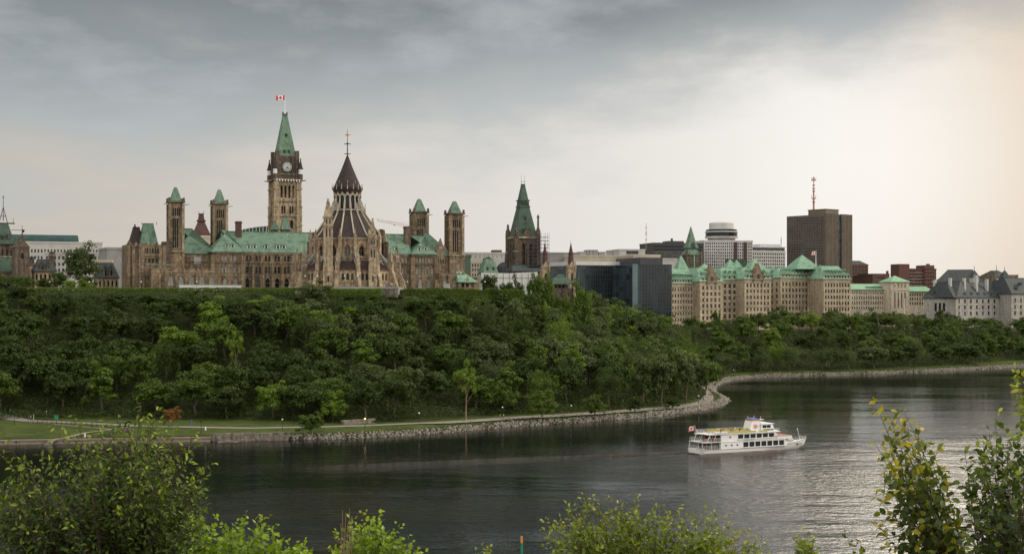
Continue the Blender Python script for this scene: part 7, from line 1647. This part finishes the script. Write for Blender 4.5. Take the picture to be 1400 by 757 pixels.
b = MB(); b.fr(G, (23.2, 23.38, -1.7, 1.7, 6.0), (22.96, 23.14, -1.7, 1.7, 6.75)); b.build('window', M['glass'], wh); b = MB(); b.box(G, 19.8, 23.2, -2.08, -1.96, 5.35, 5.75); b.build('window', M['glass'], wh)
b = MB(); b.tube(G.pt(20.4, 0, 7.5), G.pt(20.4, 0, 9.0), .07, .04, 5); b.box(G, 19.9, 20.9, -.9, .9, 8.1, 8.2); b.tube(G.pt(18.2, 0, 8.5), G.pt(18.2, 0, 9.3), .06, .04, 5); b.tube(G.pt(16.8, .6, 8.5), G.pt(16.5, .6, 9.2), .06, .04, 5); b.build('radar_mast', M['white'], bo)
b = MB()
P_ = [(s_[0], s_[1], s_[3]) for s_ in ST[4:]]
for sg in (-1, 1):
    for p, q_ in zip(P_[:-1], P_[1:]):
        for h in (.35, .75): b.tube(G.pt(p[0], sg * p[1] * .96, p[2] + h), G.pt(q_[0], sg * q_[1] * .96, q_[2] + h), .03, .03, 4)
        b.tube(G.pt(q_[0], sg * q_[1] * .96, q_[2]), G.pt(q_[0], sg * q_[1] * .96, q_[2] + .75), .03, .03, 4)
b.tube(G.pt(33.6, 0, 2.2), G.pt(32.7, 0, 5.0), .08, .05, 5); b.ngon(*G.pt(32.7, 0, 0)[:2], 5.0, .18, 5.3, .1, 6); b.tube(G.pt(35.2, 0, 2.3), G.pt(33.6, 0, 3.4), .05, .05, 4); b.build('bow_railing', M['white'], bo)
b = MB(); b.box(G, 25, 34, -.9, .9, 1.3, 1.42); b.box(G, 30, 31, -.5, .5, 1.9, 2.3); b.build('foredeck', M['concrete'], bo)
b = MB(); b.ngon(0, 0, 0, .3, .1, .3, 6); b.v = [(G.pt(31.6 + p[0], -1.02 - p[2] - .25, 1.15 + p[1])) for p in b.v]; b.build('anchor', M['iron'], bo)
b = MB(); b.tube(G.pt(.1, 0, 5.1), G.pt(-.8, 0, 7.5), .06, .04, 5); b.tube(G.pt(1.5, 0, 5.1), G.pt(-.8, 0, 5.1), .08, .08, 4); b.build('flagstaff', M['white'], bo)
flag(G.pt(-.78, 0, 7.3), 1.8, 1.15, R(27 + 168), .3, None, bo)
def lettering(txt, F_, u, z, v, size, mat, parent, name='lettering'):
    cu = bpy.data.curves.new(name, 'FONT'); cu.body = txt; cu.size = size; cu.extrude = .01; cu.shear = .2; cu.materials.append(mat); tmp = bpy.data.objects.new('tmp_text', cu); COL.objects.link(tmp); bpy.context.view_layer.update()
    me = bpy.data.meshes.new_from_object(tmp.evaluated_get(bpy.context.evaluated_depsgraph_get())); bpy.data.objects.remove(tmp); o = bpy.data.objects.new(name, me)
    link(o, parent); p = F_.pt(u, v, z); L = wloc(parent); o.location = (p[0] - L.x, p[1] - L.y, p[2] - L.z); o.rotation_euler = (R(90), 0, F_.ang()); return o
lettering('Capital Cruises', G, 12.6, 3.13, -3.2, .5, M['navy'], bo); lettering('Empress', G, 6.6, .55, -3.42, .3, M['navy'], bo) if False else None
BP = [(6.2, -1.8, 'navy'), (7.6, -.6, 'red'), (7.7, 1.4, 'white'), (9.1, -2.2, 'black'), (10.5, -1.0, 'red'), (10.6, .8, 'blue'), (12.0, -2.0, 'navy'), (13.5, -.4, 'red'), (13.4, 1.9, 'white'), (14.8, -1.6, 'blue')]
NM = ['first', 'second', 'third', 'fourth', 'fifth', 'sixth', 'seventh', 'eighth', 'ninth', 'tenth']
for i, (u, v, c_) in enumerate(BP):
    x, y, _z = G.pt(u + .0, v, 0); person(x, y, 5.1 + .42 - .88 + .02, c_, 'tan' if i % 2 else 'black', 27 + 90, f'seated passenger in {c_} on the open top deck, {NM[i]} from the stern', 'passengers on the open top deck', True, i)
for u, v, z, c_, lab in ((.6, -2.2, 3.13, 'red', 'passenger in red standing at the upper stern rail'), (2.2, -2.6, 3.13, 'white', 'passenger in white standing on the upper stern deck'), (3.0, -2.7, 3.13, 'red', 'passenger in red beside the one in white on the upper stern deck'), (1.2, -2.4, 1.17, 'grey', 'passenger in grey standing on the lower stern deck')):
    x, y, _z = G.pt(u, v, 0); person(x, y, z, c_, 'black', 27 + 40, lab, seed=int(u * 10))

# ------------------------------------------------------------------ plants close to the viewer
def nearleaf(name, stops, tr=.35):
    m, nt, b = nodes(name); out = nt.nodes['Material Output']; at_ = nt.nodes.new('ShaderNodeAttribute'); at_.attribute_name = 'tint'
    x = ramp(nt, at_.outputs['Fac'], stops); nt.links.new(x, b.inputs['Base Color']); b.inputs['Roughness'].default_value = .42; b.inputs['Specular IOR Level'].default_value = .35
    t = nt.nodes.new('ShaderNodeBsdfTranslucent'); nt.links.new(mixc(nt, 1.0, x, (1.3, 1.35, .5), 'MULTIPLY'), t.inputs[0]); mx = nt.nodes.new('ShaderNodeMixShader'); mx.inputs[0].default_value = tr
    nt.links.new(b.outputs[0], mx.inputs[1]); nt.links.new(t.outputs[0], mx.inputs[2]); nt.links.new(mx.outputs[0], out.inputs[0]); return m
M['near_dark'] = nearleaf('near_leaf_dark', [(0, (.016, .03, .006)), (.35, (.04, .068, .009)), (.68, (.13, .185, .017)), (1, (.38, .44, .035))])
M['near_yellow'] = nearleaf('near_leaf_turning', [(0, (.03, .05, .01)), (.42, (.07, .105, .014)), (.58, (.17, .21, .02)), (.66, (.34, .30, .025)), (1, (.52, .38, .04))])
M['near_lime'] = nearleaf('near_leaf_lime', [(0, (.09, .15, .010)), (.5, (.19, .28, .015)), (1, (.36, .44, .03))])
M['near_mid'] = nearleaf('near_leaf_mid', [(0, (.055, .085, .010)), (.4, (.13, .18, .014)), (.8, (.30, .33, .03)), (1, (.48, .42, .03))])
LT = np.array([[0, 0, 0], [.28, .25, .05], [.62, .24, .04], [1, 0, -.12], [.62, -.24, .04], [.28, -.25, .05], [.45, 0, 0.0]])
def leaf_mesh(P, D, Nn, S, mat, tint, name='crown', origin=(0, 0, 0), broad=1.0):
    n = len(P); D = D / np.linalg.norm(D, axis=1, keepdims=True); B = np.cross(Nn, D); B /= (np.linalg.norm(B, axis=1, keepdims=True) + 1e-9); Nn = np.cross(D, B)
    V = P[:, None] + S[:, None, None] * (LT[None, :, 0:1] * D[:, None] + LT[None, :, 1:2] * broad * B[:, None] + LT[None, :, 2:3] * Nn[:, None])
    idx = np.array([[0, 6, 3, 2, 1][::-1], [0, 5, 4, 3, 6][::-1]]); ff = (idx[None] + (np.arange(n) * 7)[:, None, None]).reshape(-1, 5)
    me = bpy.data.meshes.new(name); me.vertices.add(n * 7); me.vertices.foreach_set('co', (V - np.array(origin)).reshape(-1).astype(np.float32)); me.loops.add(ff.size); me.loops.foreach_set('vertex_index', ff.ravel().astype(np.int32))
    me.polygons.add(len(ff)); me.polygons.foreach_set('loop_start', np.arange(0, ff.size, 5, dtype=np.int32)); me.update(); me.materials.append(mat)
    a = me.attributes.new('tint', 'FLOAT', 'FACE'); a.data.foreach_set('value', np.repeat(tint, 2).astype(np.float32)); return me
def shrub(name, label, cat, base, Y, sil, tips, nfill, bottom, leaf, leafsize, dens, side, mat, seed, bark='bark_near', broad=1.0, droop=.35, tintmul=1.0, tlo=.42, group=None, dy=1.2, cols=None):
    """base (px,py) of the stems; tips: chosen shoot ends (px,py); nfill more ends below the outline sil"""
    r = np.random.default_rng(seed); ground = th(at(base[0], 0, Y).x, Y)
    B0 = Vector((at(base[0], 0, Y).x, Y, ground - .1)); FK = at(base[0], base[1], Y); tw = MB(); tw.tube(B0, FK, .07 * Y / 18, .045 * Y / 18, 7); P, D, Nn, S, T = [], [], [], [], []
    ends = [(a, c_, Y + r.uniform(-.3, .3) * dy, 1) for a, c_ in tips]
    sx = [q[0] for q in sil]; sy = [q[1] for q in sil]
    for _ in range(nfill):
        px = r.uniform(sx[0], sx[-1]); top = np.interp(px, sx, sy); py = top + 6 + (bottom - top) * r.uniform(0, 1) ** 1.3 * .95; ends.append((px, py, Y + r.uniform(-1, 1) * dy, 0))
    for (px, py, yy, lead) in ends:
        e = at(px, py, yy); k = r.uniform(.1, .3); start = FK + Vector((r.normal() * .05, r.normal() * .05, -abs(r.normal()) * .25)); L = (e - start).length
        mid = start.lerp(e, .5) + Vector(((e.x - start.x) * -k * .6, r.normal() * .1 * L, L * .06)); n = max(8, int(L / (leafsize * 1.25))); pts = []
        for i in range(n + 1): t = i / n; pts.append(start * (1 - t) ** 2 + mid * 2 * t * (1 - t) + e * t * t)
        r0 = .0045 * L + .003
        stp = max(1, n // 10)
        for i in range(0, n - stp + 1, stp): tw.tube(pts[i], pts[min(i + stp, n)], r0 * (1 - .85 * i / n), r0 * (1 - .85 * (i + stp) / n), 4)
        for i in range(n + 1):
            t = i / n
            ft = (1 - t) * L
            if t < .12: continue
            p = pts[i]; fwd = (pts[min(i + 1, n)] - pts[max(i - 1, 0)]).normalized(); nt_ = 1 + (r.uniform() < .5)
            for _k in range(nt_):
                sl = side * min(1, .3 + ft / (side * 3.2)) * r.uniform(.5, 1.2) + leafsize * .4
                dr = Vector(r.normal(size=3)); dr = (dr - fwd * dr.dot(fwd)).normalized(); dr = (dr + fwd * .9 + Vector((0, 0, .25))).normalized(); q = p + dr * sl
                if sl > leafsize * 1.6: tw.tube(p, q, .0035, .0015, 3)
                m_ = max(2, int(sl / leafsize * dens))
                for j in range(m_):
                    s_ = (j + .6) / m_; lp = p + dr * (sl * s_); ld = Vector(r.normal(size=3)) * .55 + dr * .7 + Vector((0, 0, -droop)); P.append(lp); D.append(ld); Nn.append(Vector(r.normal(size=3)) * .55 + Vector((0, -.25, 1))); S.append(leafsize * r.uniform(.65, 1.2) * (.8 if t > .93 else 1)); T.append(min(1, (r.beta(2, 3) * .85 + (.28 * (t - .8) / .2 if t > .8 else 0) + (.12 if lead else 0)) * tintmul))
    P, D, Nn, S, T = (np.array(q, float) for q in (P, D, Nn, S, T)); pz = CAMH + (HY - (bottom + 45)) / FPX * P[:, 1]; ok = P[:, 2] > pz
    r_ = root(name, tuple(B0), label, cat, group)
    if cols is not None: pxx = CX + FPX * P[:, 0] / P[:, 1]; T = np.where((pxx < cols) | (r.uniform(size=len(T)) > .6), T, np.minimum(T, .58))
    link(bpy.data.objects.new('crown', leaf_mesh(P[ok], D[ok], Nn[ok], S[ok], M[mat], T[ok], origin=tuple(B0), broad=broad)), r_); tw.build('branches', M[bark], r_); return int(ok.sum())
cnt = []
cnt.append(shrub('young_elm', 'dark leafy tree with drooping pale shoots filling the lower left corner', 'tree', (165, 880), 18, [(-30, 640), (20, 655), (60, 625), (105, 612), (150, 600), (190, 590), (230, 610), (262, 625), (285, 690)],
      [(193, 548), (213, 562), (229, 580), (239, 590), (266, 594), (287, 628), (137, 582), (107, 574), (77, 586), (61, 602), (38, 640), (24, 642), (150, 596), (205, 580), (178, 590), (252, 612), (272, 650), (120, 602), (3, 600), (-8, 612), (90, 622), (165, 572), (222, 600)], 230, 800, None, .085, 2.1, .24, 'near_dark', 3, broad=.85))
cnt.append(shrub('lime_bush', 'bright lime-green bush along the bottom edge right of the dark tree', 'bush', (300, 860), 30, [(150, 748), (190, 722), (235, 706), (262, 702), (300, 716), (330, 708), (365, 712), (392, 728), (435, 752)], [(232, 702), (262, 698), (330, 706), (362, 711), (300, 712), (195, 718)], 110, 800, None, .125, 2.0, .42, 'near_lime', 4, broad=1.5, droop=.1))
cnt.append(shrub('lime_bush', 'bright lime-green rounded bush at the bottom edge beside grey dead stems', 'bush', (515, 850), 32, [(450, 750), (465, 735), (482, 715), (500, 709), (525, 705), (543, 722), (562, 742), (580, 757)], [(500, 706), (520, 703), (484, 712), (545, 722), (560, 740), (466, 732), (576, 755)], 75, 800, None, .125, 2.0, .4, 'near_lime', 5, broad=1.5, droop=.1))
cnt.append(shrub('bush', 'broad mid-green bush with yellowing leaf tips at the bottom centre', 'bush', (885, 880), 25, [(738, 745), (745, 718), (775, 696), (810, 688), (870, 688), (900, 698), (935, 702), (975, 708), (1010, 727), (1032, 737), (1058, 750)],
      [(745, 712), (778, 692), (812, 683), (798, 676), (870, 684), (900, 692), (925, 697), (968, 700), (985, 708), (1020, 728), (840, 686), (1046, 742)], 150, 800, None, .10, 1.8, .36, 'near_mid', 6, broad=1.1, droop=.1))
cnt.append(shrub('sprig', 'small green sprig alone at the bottom edge right of the broad bush', 'bush', (1102, 800), 25, [(1086, 750), (1092, 738), (1102, 731), (1114, 738), (1120, 750)], [(1100, 728), (1090, 735), (1114, 736), (1104, 740)], 14, 780, None, .10, 1.8, .2, 'near_mid', 7, broad=1.2, droop=.1))
cnt.append(shrub('sprig', 'tiny green sprig at the bottom edge left of the channel marker', 'bush', (662, 800), 25, [(650, 752), (662, 748), (672, 752)], [(660, 746), (668, 750), (652, 752)], 4, 780, None, .09, 1.3, .15, 'near_mid', 12, broad=1.2, droop=.1))
cnt.append(shrub('turning_shoot', 'leaning shoot with green and yellow leaves before the bright water', 'tree', (1318, 840), 15, [(1198, 600), (1212, 575), (1240, 580), (1262, 612), (1285, 645), (1292, 690), (1310, 720), (1330, 735)],
      [(1197, 551), (1216, 568), (1236, 563), (1252, 582), (1197, 607), (1203, 630), (1263, 603), (1277, 622), (1287, 646), (1291, 668), (1228, 600), (1240, 620), (1255, 650), (1222, 711), (1228, 655), (1300, 702), (1312, 716)], 60, 790, None, .10, 1.9, .13, 'near_yellow', 8, broad=1.15, tlo=.35, dy=.7, cols=1262))
cnt.append(shrub('leafy_shrub', 'dark green leafy shrub with reddish stems in the lower right corner', 'tree', (1385, 900), 14, [(1330, 640), (1345, 605), (1362, 585), (1385, 610), (1410, 580)],
      [(1361, 570), (1344, 606), (1319, 616), (1324, 634), (1318, 664), (1324, 690), (1352, 590), (1378, 592), (1396, 598), (1408, 570), (1340, 650), (1370, 620), (1335, 715)], 44, 800, None, .092, 1.8, .14, 'near_dark', 9, broad=1.15, tlo=.38, dy=.8, tintmul=.85))
cnt.append(shrub('leaf_spray', 'thin hanging spray of leaves at the bottom edge between the sprig and the leaning shoot', 'branch', (1195, 830), 15, [(1160, 735), (1190, 757)], [(1154, 727), (1176, 741)], 0, 790, None, .075, 1.2, .05, 'near_dark', 10, tlo=.5))
cnt.append(shrub('leaf_spray', 'few bright leaves poking in from the right picture edge over the river', 'branch', (1440, 700), 15, [(1390, 520), (1410, 500)], [(1390, 503), (1392, 522), (1398, 512)], 3, 560, None, .08, 1.2, .08, 'near_mid', 11, broad=1.1, tlo=.8))
for lab, px, py0, tips, col, sd_ in (('grey dead stems standing behind the lime-green bush', 470, 800, [(468, 697), (473, 700), (478, 694), (476, 712), (466, 715), (481, 705)], 'bark_pale', 1), ('thin reddish bare twigs beside the channel marker', 690, 800, [(680, 730), (690, 722), (699, 735), (687, 738), (703, 748), (695, 728)], 'bark_near', 2)):
    Y = 30; g0 = at(px, py0, Y); r_ = root('bare_stems', (g0.x, Y, th(g0.x, Y)), lab, 'stems'); b = MB(); rs = random.Random(sd_)
    for a, c_ in tips:
        e = at(a, c_, Y + rs.uniform(-.4, .4)); s0 = Vector((g0.x + rs.uniform(-.15, .15), Y, th(g0.x, Y))); m_ = s0.lerp(e, .6) + Vector((rs.uniform(-.1, .1), 0, 0)); w = .028 if sd_ == 1 else .012; b.tube(s0, m_, w, w * .7, 5); b.tube(m_, e, w * .7, w * .25, 5)
        for _ in range(5): t = rs.uniform(.3, .95); p = m_.lerp(e, t); b.tube(p, p + Vector((rs.uniform(-.25, .25), 0, rs.uniform(.05, .4))), w * .3, w * .15, 3)
    b.build('stems', M[col], r_)
print('LEAVES', cnt)
